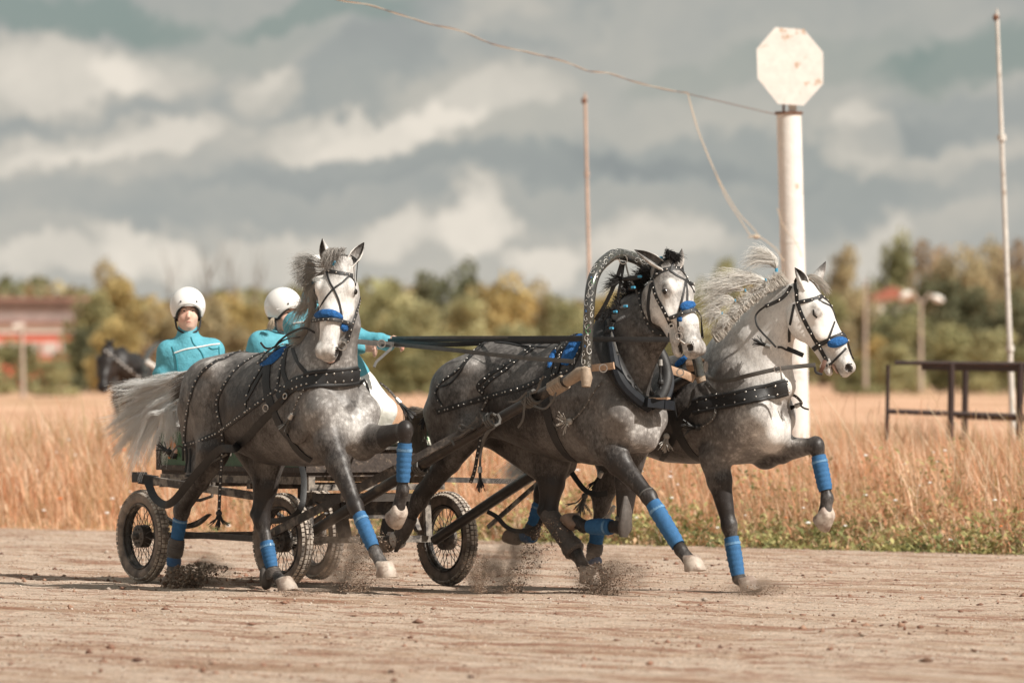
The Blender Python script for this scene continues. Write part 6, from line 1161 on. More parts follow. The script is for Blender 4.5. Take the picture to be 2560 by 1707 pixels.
def on_jacket(root, name, pts, Y, r, mat):
    jk = [c for c in root.children if c.name.startswith('jacket')][0]; vs = [v.co for v in jk.data.vertices]; bv = BVHTree.FromPolygons(vs, [tuple(p.vertices) for p in jk.data.polygons]); off_ = Vector(root.location); P_ = []
    for p in spline([S('A', *q) for q in pts], 30):
        o = Vector((0, 0, CH)); d = (at((p[0], p[1]), Y)-o).normalized(); h_ = bv.ray_cast(o-off_, d)
        if h_[0] is not None: P_.append(h_[0]-d*.003)
    if len(P_) > 2: mb = MB(); mb.tube(P_, r, mat, 5); mb.build(name, root)
on_jacket(r1_, 'piping', [(515, 948), (600, 920), (700, 903), (780, 888), (850, 880)], Ya, .0055, PIPE); on_jacket(r1_, 'placket', [(640, 830), (660, 880), (700, 920), (725, 960), (738, 1010)], Ya, .004, pbr('jacket_seam', (.03,.22,.27), .8)); on_jacket(r1_, 'pocket_seam', [(770, 905), (800, 918), (850, 910)], Ya, .0035, pbr('jacket_seam', (.03,.22,.27), .8)); on_jacket(r1_, 'sleeve_seam', [(500, 900), (530, 980), (540, 1060), (545, 1120)], Ya, .004, pbr('jacket_seam', (.03,.22,.27), .8)); on_jacket(r1_, 'sleeve_seam', [(845, 900), (850, 970), (870, 1030)], Ya, .004, pbr('jacket_seam', (.03,.22,.27), .8))
Yc = 54.7; WC = lambda x, y, dy=0.0: np.array(at(S('A', x, y), Yc+dy))
r2_, _, _ = person('person in white helmet and turquoise jacket half hidden behind the standing driver', WC, WC(1325, 655), (.62, -.75, -.12),
    dict(neck=WC(1290, 800, .04), shR=WC(1150, 880, -.02), shL=WC(1420, 880, .12), elR=WC(1110, 1070, .0), elL=WC(1470, 1080, .1), wrR=WC(1220, 1200, -.2), wrL=WC(1400, 1230, -.1), hip=WC(1290, 1300, .1), knR=WC(1330, 1340, -.35), knL=WC(1500, 1340, -.25), anR=WC(1340, 1600, -.35), anL=WC(1500, 1600, -.3)))
Yd = 53.5; WD = lambda x, y, dy=0.0: np.array(at(S('A', x, y), Yd+dy))
r3_, _, _ = person('driver standing in white trousers and turquoise jacket, one arm stretched out holding the reins', WD, WD(1590, 420), (.80, -.55, -.1),
    dict(neck=WD(1530, 560, .02), shR=WD(1410, 740, -.12), shL=WD(1640, 680, .14), elR=WD(1640, 900, -.22), elL=WD(1880, 850, .05), wrR=WD(1900, 905, -.25), wrL=WD(2095, 870, -.1), grL=WD(2210, 860, -.15), grR=WD(2000, 900, -.3), hip=WD(1800, 1180, .12), knR=WD(1960, 1340, -.1), knL=WD(2060, 1370, .05), anR=WD(1900, 1640, .05), anL=WD(2000, 1640, .1)))
on_jacket(r3_, 'piping', [(1390, 730), (1440, 722), (1500, 718), (1540, 712)], Yd, .0055, PIPE)
st = strands(lock([[LL(WC(1230, 690, -.1))*0+np.array(WC(1235, 690, -.12))-np.array(r2_.location), np.array(WC(1215, 730, -.12))-np.array(r2_.location), np.array(WC(1205, 770, -.1))-np.array(r2_.location)], [np.array(WC(1250, 690, -.12))-np.array(r2_.location), np.array(WC(1235, 740, -.12))-np.array(r2_.location), np.array(WC(1230, 780, -.1))-np.array(r2_.location)]], 160, 8, .012, .006), .002, .0005, HAIR_GREY, 'hair', r2_, color=hair_col(160, (.62,.52,.40), .2))
# ================================================================ BACKGROUND THINGS
PAINTW = pbr('white_paint_weathered', (.80,.77,.72), .5, var=.12, vscale=4, col2=(.52,.38,.28), c2lo=.60, c2hi=.70, bump=.004)
RUST = pbr('rusty_steel', (.16,.075,.045), .8, var=.4, vscale=6, bump=.004); POLEW = pbr('pale_pole', (.62,.59,.54), .6, var=.25, vscale=2.5, col2=(.34,.27,.21), c2lo=.55, c2hi=.66); ROPE = pbr('pale_cable', (.55,.45,.34), .7)
def gz(Y, X): s, d = sd_of(X, Y); return float(bank(np.array(d)))
def px2(x, y, Y): return at((x*1.0884, y*1.0884), Y)       # photo seen at 2352 wide
# finish post: steel column with an octagonal board
YP = 76.0; pt = px2(1812, 262, YP); pb = px2(1832, 1010, YP); zb = gz(YP, pb.x)-.1; root = empty('signal_post', (pb.x, YP, zb)); tag(root, 'thick white steel column carrying a blank octagonal board, behind the right-hand horse', 'signal post')
o0 = Vector(root.location); top = pt-o0; base = Vector((0, 0, 0)); lean = (top.x-(px2(1832, 1010, YP)-o0).x)/(top.z-(px2(1832, 1010, YP)-o0).z); base.x = top.x-lean*top.z
mb = MB(); mb.tube([base, base.lerp(top, .5), top], .118, PAINTW, 32, up=(1, 0, 0)); [mb.tube([base.lerp(top, q), base.lerp(top, q+.004)], .121, PAINTW, 32, up=(1, 0, 0)) for q in (.34, .67)]; mb.build('column', root)
mb = MB(); mb.tube([top, top+Vector((0, 0, .02))], .135, RUST, 28); mb.tube([top+Vector((-.05, 0, 0)), top+Vector((-.05, 0, .14))], .012, RUST, 8); mb.box(top+Vector((.035, 0, .08)), (.075, .03, .18), PAINTW); mb.build('cap_plate', root)
oc = [px2(x, y, YP-.1)-o0 for x, y in ((1781, 63), (1847, 68), (1891, 121), (1891, 193), (1846, 243), (1787, 239), (1740, 180), (1738, 113))]
BOARD = pbr('board_white', (.84,.81,.76), .5, var=.10, vscale=7, col2=(.60,.42,.30), c2lo=.57, c2hi=.66); mb = MB(); mb.disc_prism(oc, (0, 1, 0), .025, BOARD); mb.build('octagonal_board', root, smooth=False)
# thin masts
def mast(xb, yb, xt, yt, Y, r0, r1, mat, label, joints=()):
    a, b = px2(xb, yb, Y), px2(xt, yt, Y); t = (b-a)/(b.z-a.z); a = a+t*(gz(Y, a.x)-.1-a.z); root = empty('mast', a); tag(root, label, 'mast'); mb = MB(); mb.tube([Vector((0, 0, 0)), (b-a)*.5, b-a], [r0, (r0+r1)/2, r1], mat, 14); [mb.tube([(b-a)*(q-.006), (b-a)*(q+.006)], r0*1.25, mat, 12) for q in joints]; mb.build('pole', root); mb = MB(); mb.ball(b-a+Vector((-.01, 0, -.05)), (.035, .03, .04), RUST, 8, 6); mb.tube([b-a, b-a+Vector((0, 0, .04))], r1*.6, mat, 8); mb.build('fitting', root)
mast(1353, 620, 1344, 222, 92, .022, .018, pbr('rosy_pole', (.50,.36,.28), .7, var=.2, vscale=3), 'thin rusty mast rising behind the horses near the middle of the scene', (.8,))
mast(2325, 940, 2290, 30, 84, .036, .018, POLEW, 'tall thin white mast at the right, standing beside the brown railing', (.3, .74))
# overhead cable and the loose wire hanging from it
root = empty('overhead_cable', (0, 0, 0)); tag(root, 'twisted pale cable slung down to the column with a loose tied end', 'cable')
cab = [px2(x, y, Y) for x, y, Y in ((560, -70, 62), (790, 0, 65), (950, 42, 67), (1120, 95, 69), (1300, 145, 71), (1420, 178, 72), (1580, 216, 74))]; sm = spline(cab, 60)
mb = MB(); [mb.tube([p+Vector((0, 0, k*.009*math.cos(i*.9+k)*.6))+Vector((0, .005*math.sin(i*.9+k)*k, 0))+Vector((0, 0, .012*math.sin(i*.55))) for i, p in enumerate(sm)], .0038, m_, 6) for k, m_ in ((1, ROPE), (-1, RUST))]; mb.tube([sm[-1], px2(1700, 244, 75.3), px2(1785, 264, 75.9)], .0035, RUST, 6); mb.build('cable', root)
mb = MB()
for k, pl in enumerate(([(1580, 216), (1600, 290), (1640, 390), (1690, 480), (1730, 525), (1742, 542)], [(1580, 216), (1604, 300), (1636, 380), (1668, 455), (1700, 505), (1728, 548)])): mb.tube(spline([px2(x, y, 74+k*.05) for x, y in pl], 24), .0045, ROPE, 6)
mb.tube(spline([px2(x, y, 74.1) for x, y in ((1718, 546), (1735, 540), (1748, 546), (1780, 570), (1800, 600))], 14), .005, ROPE, 6); mb.ball(px2(1738, 544, 74.1), (.035, .02, .02), ROPE, 8, 5); mb.build('loose_wire', root); mb = MB(); mb.tube(spline([px2(x, y, 75.7) for x, y in ((1785, 478), (1800, 520), (1830, 560), (1842, 590))], 14), .004, ROPE, 6); mb.build('wire_end', root)
# brown railing at the right
root = empty('railing', (px2(2200, 980, 82).x, 82, .2)); tag(root, 'brown steel pipe railing with top and lower rails at the right edge', 'railing'); o0 = Vector(root.location); BR = pbr('brown_paint', (.035,.020,.017), .6, var=.3, vscale=3, bump=.003)
def tb(mb, x0, y0, Y0, x1, y1, Y1, r): mb.tube([px2(x0, y0, Y0)-o0, px2(x1, y1, Y1)-o0], r, BR, 10)
mb = MB(); tb(mb, 2055, 833, 80, 2352+160, 838, 80, .022); mb.build('top_rail', root); mb = MB(); mb.bar(px2(2178, 840, 83)-o0, px2(2352+160, 846, 81)-o0, .7, .09, BR); mb.build('top_plank', root)
mb = MB(); tb(mb, 2036, 944, 80, 2352+160, 962, 80, .026); mb.build('lower_rail', root); mb = MB(); tb(mb, 2200, 955, 84, 2352+160, 968, 82, .03); mb.build('lower_rail', root)
for x, yt, Y, r in ((2040, 838, 80, .020), (2186, 834, 80, .034), (2218, 848, 84, .034), (2344, 834, 80, .038), (2460, 834, 80, .034)): mb = MB(); tb(mb, x, yt, Y, x-3, 1010, Y, r); mb.build('rail_post', root)
# far lamp posts
CONC = pbr('concrete_post', (.42,.34,.28), .85, var=.15, vscale=2); LAMPW = pbr('lamp_head', (.80,.76,.70), .4); YL = 300.0
def lamp(x, yb, yt, heads, label, r=.085):
    a, b = px2(x, yb, YL), px2(x, yt, YL); root = empty('street_lamp', (a.x, YL, .2)); tag(root, label, 'street lamp'); o0 = Vector(root.location); mb = MB(); mb.tube([a-o0, b-o0], [r, r*.6], CONC, 10); mb.build('post', root)
    for dx, dy in heads: mb = MB(); e = px2(x+dx, yt+dy, YL)-o0; mb.tube([b-o0, (b-o0+e)/2+Vector((0, 0, .3)), e], .05, CONC, 6); mb.build('arm', root); mb = MB(); mb.ball(e, (.26, .2, .14), LAMPW, 10, 6, Matrix.Rotation(.35 if dx > 0 else -.5, 3, 'Y')); mb.build('lamp_head', root)
lamp(2115, 897, 700, ((-36, -22), (38, -14)), 'far concrete street lamp with two white heads, left of the brown railing top'); lamp(1988, 890, 640, (), 'far bare concrete post standing just right of the white horse\'s muzzle', .075)
YB = 250.0
root = empty('utility_post', (px2(53, 910, YB).x, YB, .2)); tag(root, 'slim pale post standing in front of the red building at the far left', 'post'); mb = MB(); o0 = Vector(root.location); mb.tube([px2(53, 915, YB)-o0, px2(50, 745, YB)-o0], [.07, .055], CONC, 10); mb.build('pole', root); mb = MB(); mb.bar(px2(30, 748, YB)-o0, px2(56, 746, YB)-o0, .1, .12, LAMPW); mb.build('lamp_head', root)
# long building at the left
YG = 600.0; a, b = px2(-200, 897, YG), px2(178, 897, YG); root = empty('industrial_building', (a.x, YG, .2)); tag(root, 'long low building with rusty ribbed upper storey, white band and red wall', 'building'); o0 = Vector(root.location)
zz = lambda y: px2(0, y, YG).z-.2; W_ = b.x-a.x; RW = pbr('red_wall', (.66,.16,.10), .8, var=.2, vscale=.2); WB = pbr('white_band', (.74,.70,.64), .8, var=.1, vscale=.3); RB = pbr('ribbed_cladding', (.50,.46,.44), .7, var=.3, vscale=.3); RR = pbr('rusty_red', (.30,.17,.14), .8, var=.3, vscale=.3)
def slab(name, y0, y1, mat, dx=0, dep=12, fw=0): mb = MB(); mb.box(Vector((W_/2+dx/2, dep/2-fw, (zz(y0)+zz(y1))/2)), (W_+dx, dep, abs(zz(y0)-zz(y1))), mat); mb.build(name, root, smooth=False)
slab('wall', 897, 766, RW); slab('band', 765.5, 746, WB, .4, 12, .2); slab('lower_roof', 745.5, 736, RR, .8, 13, .5); slab('upper_wall', 735.5, 692, RB, 0, 11); slab('roof', 691.5, 683, RR, 1, 13, .6)
mb = MB(); n = 34
for i in range(n): mb.box(Vector((W_*(i+.5)/n, -.06, (zz(692)+zz(735))/2)), (.08, .1, zz(692)-zz(735)-.1), RR)
mb.build('ribs', root, smooth=False)
for i in range(9): mb = MB(); mb.box(Vector((W_*(i+.5)/9, -.03, zz(800))), (1.2, .1, 1.0), pbr('pale_window', (.55,.50,.46), .3)); mb.build('window', root, smooth=False)
# far house between the trees at the right
YH = 640.0; c = px2(2045, 700, YH); root = empty('house', (c.x, YH, .2)); tag(root, 'far house with white wall and red roof half hidden among the trees', 'house'); o0 = Vector(root.location); mb = MB(); zt_, zr = px2(0, 688, YH).z-.2, px2(0, 664, YH).z-.2
mb.box(Vector((0, 0, zt_/2)), (3.2, 6, zt_), WB); mb.build('wall', root, smooth=False); mb = MB(); mb.add([Vector(v) for v in ((-1.9, -3.4, zt_), (1.9, -3.4, zt_), (1.9, 3.4, zt_), (-1.9, 3.4, zt_), (.1, -3.4, zr+.2), (.1, 3.4, zr+.2))], [(0, 1, 4), (1, 2, 5, 4), (2, 3, 5), (3, 0, 4, 5), (0, 3, 2, 1)], pbr('roof_tile', (.36,.13,.085), .8, var=.2, vscale=.5)); mb.build('roof', root, smooth=False); mb = MB(); mb.box(Vector((-.5, -3.02, zt_*.75)), (.7, .1, .9), pbr('dark_pane', (.05,.05,.06), .2)); mb.build('window', root)
# ---------------------------------------------------------------- trees
LEAF = attr_mat('tree_leaves', trans=.25, var=.25, vscale=.5, rough=.85, spec=.1); BARK = pbr('bark', (.14,.11,.085), .9, var=.3, vscale=2)
def crown_mesh(seed, n=3800, shape='round'):
    g = np.random.default_rng(seed); nb = 24; cs, rs = [], []
    for i in range(nb):
        a = g.uniform(0, 6.28); z = g.uniform(.12, .95); w = {'round': math.sin(math.pi*min(1, z*.85+.12))**.7, 'tall': .8*math.sin(math.pi*min(1, z*.8+.15))**.5, 'spread': (1-z*.55)}[shape]; r = g.uniform(.1, 1)**.5*w*.40; cs.append((math.cos(a)*r, math.sin(a)*r, z*.93)); rs.append(g.uniform(.09, .19))
    cs = np.array(cs); rs = np.array(rs); b = g.integers(0, nb, n); d = g.normal(0, 1, (n, 3)); d /= np.linalg.norm(d, axis=1, keepdims=True); p = cs[b]+d*rs[b][:, None]*g.uniform(.55, 1.1, (n, 1)); p[:, 2] = np.abs(p[:, 2])+.01
    s = g.uniform(.014, .036, n); u = g.normal(0, 1, (n, 3)); u /= np.linalg.norm(u, axis=1, keepdims=True); v = np.cross(u, g.normal(0, 1, (n, 3))); v /= np.linalg.norm(v, axis=1, keepdims=True)
    V = np.stack([p-u*s[:, None], p+v*s[:, None]*.7, p+u*s[:, None], p-v*s[:, None]*.7], 1).reshape(-1, 3); tone = np.repeat(g.uniform(.72, 1.28, n)*(g.uniform(.75, 1.25, nb)[b]), 4)
    me_f = np.arange(n)[:, None]*4+np.array([[0, 1, 2, 3]]); return V, me_f, tone
PROT = [crown_mesh(100+i, 3800, sh) for i, sh in enumerate(('round', 'round', 'tall', 'spread', 'tall', 'round'))]; TREE_MES = {}
COLS = dict(dark=(.165,.17,.10), green=(.22,.225,.12), olive=(.30,.285,.145), gold=(.47,.37,.165), brown=(.37,.31,.185), pale=(.45,.42,.23), rust=(.42,.31,.20))  # leaf colours, lightened to paint in the distant haze
def tree(x, yt, w, Y, proto, colk, label, yb=897, trunk=True, cat='tree', group='autumn trees and bushes along the far field edge', name=None):
    t = px2(x, yt, Y); H_ = t.z-.2; Wd = w*1.0884/F*Y; root = empty(name or ('tree' if H_ > 4 else 'bush'), (t.x, Y, .2), rnd.uniform(0, 6.28)); tag(root, label, 'tree' if H_ > 4 else 'bush', group); key = (proto, colk)
    if key not in TREE_MES:
        V, fc, tn = PROT[proto]; o = np_mesh('crown', V, fc, LEAF, root, False, color=np.clip(np.array(COLS[colk])[None]*tn[:, None], 0, 1)); TREE_MES[key] = o
        mb = MB(); mb.tube([(0, 0, -.02), (.01, 0, .2), (-.01, .01, .45), (.0, 0, .7)], [.028, .022, .015, .005], BARK, 8)
        for k in range(7): a = k*2.4; mb.tube([(0, 0, .18+.07*k), (math.cos(a)*.12, math.sin(a)*.12, .32+.07*k), (math.cos(a)*.22, math.sin(a)*.22, .42+.06*k)], [.011, .007, .003], BARK, 5)
        tr_ = mb.build('trunk', root); o2 = tr_; TREE_MES[key] = (o, tr_); cr, tk = o, tr_
    else:
        cr = TREE_MES[key][0].copy(); tk = TREE_MES[key][1].copy(); C.objects.link(cr); C.objects.link(tk); cr.parent = root; tk.parent = root
    cr.scale = (Wd*1.42, Wd*1.42, H_*1.08); tk.scale = (Wd, Wd, H_*.95); return root
def bare(x, yt, Y, label):
    t = px2(x, yt, Y); root = empty('bare_tree', (t.x, Y, .2)); tag(root, label, 'tree', 'leafless saplings behind the left bushes'); H_ = t.z-.2; mb = MB(); mb.tube([(0, 0, 0), (.1, 0, H_*.5), (0, 0, H_)], [.09, .06, .02], BARK, 6)
    mb.build('trunk', root); mb = MB()
    for k in range(22): a = rnd.uniform(0, 6.28); z = H_*rnd.uniform(.4, .95); l = H_*.16*rnd.uniform(.5, 1); mb.tube([(0, 0, z), (math.cos(a)*l*.5, math.sin(a)*l*.5, z+l*.8), (math.cos(a)*l*.7, math.sin(a)*l*.7, z+l*1.9)], [.03, .02, .008], BARK, 4)
    mb.build('twigs', root)
TL = [
 # x, top, width, distance, prototype, colour, label
 (250, 622, 130, 620, 5, 'brown', 'brownish tree top rising behind the golden tree at the left'),
 (300, 655, 190, 560, 0, 'gold', 'large golden-leaved tree left of the seated person\'s helmet'),
 (215, 690, 120, 540, 1, 'olive', 'olive tree at the right end of the red building'),
 (40, 790, 120, 420, 1, 'olive', 'rounded olive bush in front of the red building at the left edge'),
 (110, 835, 110, 360, 3, 'pale', 'low pale bush right of the slim post at the left'),
 (-20, 830, 120, 380, 3, 'pale', 'pale bush cut by the left edge of the scene'),
 (160, 790, 110, 430, 0, 'olive', 'bush in front of the right end of the red building'),
 (215, 765, 120, 420, 3, 'dark', 'dark green bush behind the black horse\'s head'),
 (275, 750, 120, 400, 1, 'gold', 'golden bush above the black horse\'s neck'),
 (370, 720, 150, 430, 5, 'brown', 'russet-brown bush left of the seated person\'s shoulder'),
 (345, 800, 110, 380, 3, 'rust', 'rust-coloured bush low behind the seated person\'s arm'),
 (450, 690, 150, 480, 0, 'brown', 'brown bushy tree directly behind the seated person\'s helmet'),
 (545, 700, 160, 500, 1, 'gold', 'golden-brown tree between the two white helmets'),
 (560, 770, 120, 400, 3, 'brown', 'brown bush between the seated person and the half hidden one'),
 (640, 705, 130, 520, 5, 'olive', 'olive tree behind the half hidden person\'s helmet'),
 (880, 668, 150, 560, 0, 'olive', 'olive tree just right of the left horse\'s head'),
 (950, 700, 150, 480, 1, 'pale', 'pale yellowish tree above the long reins'),
 (905, 750, 130, 420, 3, 'olive', 'olive bush above the driver\'s hand'),
 (1000, 640, 150, 640, 0, 'dark', 'dark green tree standing tallest left of the middle mast'),
 (1070, 622, 130, 650, 5, 'dark', 'dark green tree top beside the tallest one in the middle'),
 (1090, 700, 150, 470, 3, 'pale', 'pale sandy bush below the dark green middle trees'),
 (1150, 655, 170, 520, 1, 'gold', 'rounded golden tree left of the middle mast'),
 (1235, 665, 140, 560, 5, 'brown', 'brown tree behind the middle mast\'s left side'),
 (1290, 690, 130, 480, 0, 'olive', 'olive tree just left of the painted bow'),
 (1180, 760, 150, 400, 3, 'pale', 'pale bush low above the centre horse\'s croup'),
 (1300, 770, 130, 400, 3, 'olive', 'olive bush above the centre horse\'s back near the bow'),
 (1020, 780, 150, 390, 1, 'olive', 'olive bush below the reins in the middle'),
 (930, 830, 140, 370, 3, 'olive', 'low green bush between the left horse and the centre horse\'s croup'),
 (1400, 690, 130, 540, 1, 'gold', 'golden tree seen through the painted bow'),
 (1480, 720, 120, 500, 5, 'olive', 'olive tree seen beyond the bow behind the black mane'),
 (1650, 612, 130, 640, 0, 'olive', 'olive tree between the centre horse\'s head and the flying white mane'),
 (1620, 690, 130, 500, 1, 'pale', 'pale tree behind the centre horse\'s forehead'),
 (1730, 660, 120, 560, 2, 'gold', 'golden tree behind the white tied mane'),
 (1925, 590, 110, 620, 2, 'brown', 'tall brown-topped tree right of the white column'),
 (1890, 680, 120, 520, 0, 'olive', 'olive tree behind the right horse\'s forehead'),
 (1975, 690, 110, 500, 5, 'brown', 'brown bush in front of the single-armed lamp post'),
 (2062, 568, 110, 660, 1, 'olive', 'tall olive tree above the far house'),
 (2130, 572, 130, 650, 0, 'rust', 'reddish-brown tree crown right of the tall olive tree above the house'),
 (2200, 600, 140, 600, 1, 'brown', 'brown tree left of the tall white mast'),
 (2265, 580, 140, 640, 5, 'brown', 'broad brown tree behind the tall white mast'),
 (2330, 572, 130, 650, 0, 'rust', 'reddish tree top at the right edge of the scene'),
 (2420, 590, 150, 620, 1, 'brown', 'brown tree cut by the right edge of the scene'),
 (2150, 660, 160, 560, 3, 'dark', 'dark green tree behind the double-headed street lamp'),
 (2260, 670, 170, 540, 0, 'dark', 'dark green mass of leaves left of the tall white mast, below the brown crowns'),
 (2345, 680, 150, 520, 5, 'dark', 'dark green tree behind the railing at the right edge'),
 (2030, 720, 120, 520, 1, 'dark', 'dark green tree below the far house'),
 (2190, 760, 150, 420, 1, 'olive', 'olive bush behind the railing\'s left post'),
 (2290, 770, 150, 400, 3, 'pale', 'pale olive bush behind the railing near the white mast'),
 (2070, 800, 120, 400, 3, 'pale', 'pale yellow-green bush left of the railing'),
 (2010, 780, 90, 450, 2, 'gold', 'slim golden bush between the two far lamp posts'),
 (1960, 830, 110, 380, 3, 'olive', 'low olive bush behind the right horse\'s muzzle'),
 (2360, 800, 120, 390, 1, 'olive', 'olive bush behind the railing at the right edge'),
 (2052, 700, 150, 500, 0, 'green', 'green tree hiding the lower part of the far house'),
 (2090, 740, 120, 450, 5, 'olive', 'olive tree between the far house and the double-headed street lamp'),
]
for k_ in TL: tree(*k_)
bare(478, 600, 560, 'leafless sapling left of the middle helmet, the leftmost of the bare ones'); bare(530, 590, 570, 'leafless sapling between the two white helmets'); bare(590, 610, 560, 'leafless sapling just left of the half hidden person\'s helmet'); bare(390, 610, 580, 'leafless sapling above the seated person\'s helmet')
def far_wood():
    n = 80000; X = nr.uniform(-380, 300, n); Y = nr.uniform(640, 700, n); top = 5.2+5.0*fbm(X*.10, Y*0+3, 3, 5); Z = .2+top*nr.random(n)**.8; s = nr.uniform(.28, .75, n); u = nr.normal(0, 1, (n, 3)); u /= np.linalg.norm(u, axis=1, keepdims=True); v = np.cross(u, nr.normal(0, 1, (n, 3))); v /= np.linalg.norm(v, axis=1, keepdims=True); p = np.stack([X, Y, Z], 1)
    V = np.stack([p-u*s[:, None], p+v*s[:, None]*.8, p+u*s[:, None], p-v*s[:, None]*.8], 1).reshape(-1, 3); cl_ = np.array([COLS[k] for k in ('olive', 'brown', 'green', 'gold')]); ci = np.clip((fbm(X*.15, Y*.02, 3, 9)*5).astype(int)-1, 0, 3)
    tag(np_mesh('wood', V, np.arange(n)[:, None]*4+np.array([[0, 1, 2, 3]]), LEAF, None, False, color=np.repeat(cl_[ci]*nr.uniform(.7, 1.2, (n, 1)), 4, 0)), 'autumn wood closing the field behind the nearer trees', kind='stuff')
far_wood()
# ---------------------------------------------------------------- dark team following behind
DARKC = coat_material('black_coat', (.012,.009,.008), (.030,.022,.018), (.07,.055,.045), .1, 3.0)
HB = Horse((337, 1045), 105.0, 86); tag(HB.root, 'black horse with studded bridle following behind, partly hidden by the white tail', 'horse')
k_ = 66/51.5
Jb = {kk: np.array(v) for kk, v in J2.items()}; 
spb = dict(sp2); spb.update(J=Jb, coat=DARKC, h=.014, poll=np.array([.22, -.34, 1.70]), muz=np.array([.50, -.44, 1.18]), face=np.array([.9, -.35, .4]), ears=(np.array([.16, -.40, 1.86]), np.array([.18, -.26, 1.87])), neck=[((-.42, 0, 1.28), (.17, .30), .2), ((-.15, -.05, 1.42), (.15, .26), .2), ((.05, -.18, 1.56), (.12, .20), .2), ((.16, -.28, 1.60), (.08, .13), .2)], tones=dict(body=.2, top=.05, front=.0, leg=.1, foot=.1, head=.25, muz=.2, eartip=.1))
build_body(HB, spb)
for kk in ('hofN', 'hofF', 'hoofN', 'hoofF'): hoof(HB, Jb[kk], Jb[('fetl' if kk[:-1] == 'hof' else 'fet')+kk[-1]], -40, 1, HORN_DARK, 1.1)
eyes(HB); mb = MB()
for i in range(10): q = HB.I @ at(((243+9.3*i)*1.0884, (806+7.4*i)*1.0884), 104.6); mb.ball(tuple(q), .017, PW, 8, 5)
mb.build('crest_studs', HB.root); mb = MB(); mb.tube(spline([HB.h(.10, .11, .05), HB.h(.25, .10, .02), HB.h(.42, .075, .0)], 10), .010, LEATHER, 6); [mb.ball(HB.h(.10+.05*i, .12-.006*i, .04-.006*i), .012, CHROME, 6, 4) for i in range(7)]; mb.build('bridle', HB.root)
bw = empty('shaft_bow', HB.o, -HB.phi); tag(bw, 'blurred black bow behind the shoulder of the seated person', 'shaft bow'); bb = [at(S('A', x, y), Y) for x, y, Y in ((300, 1150, 104), (305, 1040, 104.2), (330, 950, 104.5), (400, 890, 104.8), (500, 900, 105.1), (560, 1000, 105.3), (570, 1150, 105.4))]; mb = MB(); mb.tube(spline([HB.I @ p for p in bb], 30), .04, BOWM, 10); mb.build('arch', bw); mb = MB()
for i in range(5): mb.ball(HB.I @ at(S('A', 320+14*i, 1015+9*i), 104.0), .03, PW, 8, 5)
mb.build('studs', bw)
# ---------------------------------------------------------------- flying soil
def spray(cx, cy, Y, wx, wz, n, lab, rr=(.003, .016), slant=0.0, dens=1.6):
    c = at((cx, cy), Y); base = np.array([(1,0,0),(-1,0,0),(0,1,0),(0,-1,0),(0,0,1),(0,0,-1)], float); fc = np.array([(0,2,4),(2,1,4),(1,3,4),(3,0,4),(2,0,5),(1,2,5),(3,1,5),(0,3,5)])
    t = nr.random(n)**dens; a = nr.normal(0, 1, n)*.38; P_ = np.stack([c.x+a*wx*(.5+.6*t)+slant*t*wz+nr.normal(0, .012, n), Y+nr.normal(0, .12, n), .01+t*wz*(1-.3*np.abs(a))], 1); r = (rr[0]+(rr[1]-rr[0])*nr.random(n)**4)*.62
    V = base[None]*nr.uniform(.5, 1.5, (n, 6, 1))*r[:, None, None]+P_[:, None]; Fc = (np.arange(n)[:, None, None]*6+fc[None]).reshape(-1, 3); col = np.array([(.26, .17, .12), (.42, .31, .23), (.56, .45, .36)])[nr.choice(3, n, p=[.4, .35, .25])]
    tag(np_mesh('dirt', V.reshape(-1, 3), Fc, GRASS, None, True, color=np.repeat(col, 6, 0)), lab, kind='stuff')
spray(S('B', 560, 1450)[0], 1450, 52.7, .28, .17, 2200, 'dark clods kicked up by the left horse\'s hind hoof', (.004, .022), .8)
spray(S('B', 1860, 1450)[0], 1465, 51.9, .28, .42, 3600, 'brown dust and grit thrown up under the left horse\'s raised forehoof', (.002, .009), .25)
spray(S('E', 700, 1480)[0], 1465, 51.6, .12, .26, 3000, 'small dense puff of soil behind the left front wheel', (.002, .007), .0, 1.1)
spray(S('E', 920, 1480)[0], 1465, 51.6, .18, .50, 2600, 'slanting spray of soil between the wheel and the hooves', (.002, .010), .55)
spray(S('E', 1600, 1450)[0], 1465, 51.3, .34, .22, 4000, 'soil bursting round the centre horse\'s hind hoof', (.002, .010), .3)
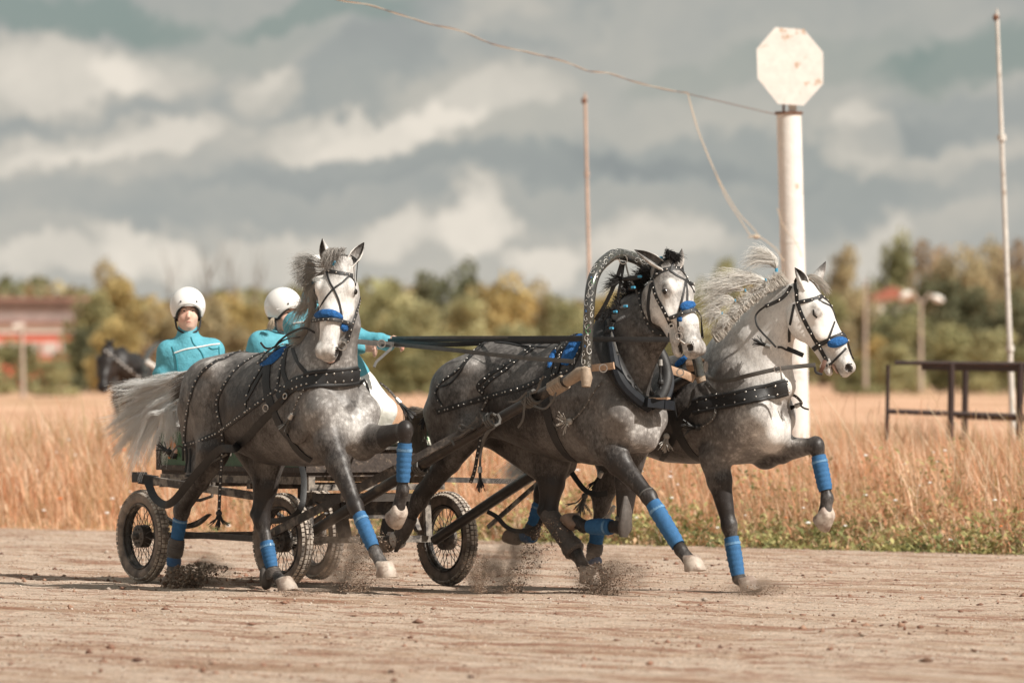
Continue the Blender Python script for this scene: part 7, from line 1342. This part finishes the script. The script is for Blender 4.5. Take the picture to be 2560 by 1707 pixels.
spray(S('G', 1130, 1500)[0], 1478, 51.1, .30, .07, 900, 'low puff of soil under the right horse\'s planted forehoof', (.002, .010), .3)
spray(S('B', 1400, 1500)[0], 1480, 50.9, .26, .05, 500, 'thin soil scattered at the left horse\'s leading hind hoof', (.002, .009), .3)

def dust(cx, Y, rx, rz, dens, lab):
    """thin cloud of airborne dust"""
    if 'dust_air' not in MATS:
        m = bpy.data.materials.new('dust_air'); m.use_nodes = True; g = NT(m.node_tree); m.node_tree.nodes.clear(); o = g.n('ShaderNodeOutputMaterial'); v = g.n('ShaderNodeVolumePrincipled'); v.inputs['Color'].default_value = (.62, .45, .34, 1); v.inputs['Anisotropy'].default_value = .2
        tc = g.n('ShaderNodeTexCoord'); f, _ = g.noise(tc.outputs['Object'], 2.2, 4, .6, .5); ln = g.n('ShaderNodeVectorMath', operation='LENGTH'); m.node_tree.links.new(tc.outputs['Object'], ln.inputs[0]); fall = g.mapr(ln.outputs['Value'], 1.0, .1, 0, 1, True)
        dn_ = g.m('MULTIPLY', g.m('MULTIPLY', g.mapr(f, .42, .70, 0, 1, True), fall), 20.0); m.node_tree.links.new(dn_, v.inputs['Density']); m.node_tree.links.new(v.outputs[0], o.inputs['Volume']); MATS['dust_air'] = m
    mb = MB(); mb.ball((0, 0, 0), 1.0, MATS['dust_air'], 20, 12); o = mb.build('dust'); o.location = (at((cx, 1460), Y).x, Y, rz*.55); o.scale = (rx, .22, rz); tag(o, lab, kind='stuff')
dust(S('B', 700, 0)[0], 52.6, .30, .20, 1, 'brown dust round the left horse\'s hind hoof'); dust(S('B', 1800, 0)[0], 52.2, .34, .36, 1, 'brown dust rising beside the left front wheels'); dust(S('E', 720, 0)[0], 51.8, .16, .22, 1, 'round puff of dust behind the left front wheel'); dust(S('E', 930, 0)[0], 51.7, .26, .36, 1, 'dust drifting between wheel and hooves'); dust(S('E', 1640, 0)[0], 51.4, .34, .22, 1, 'dust bursting round the centre horse\'s hooves'); dust(S('G', 1150, 0)[0], 51.1, .26, .10, 1, 'dust under the right horse\'s planted hoof')
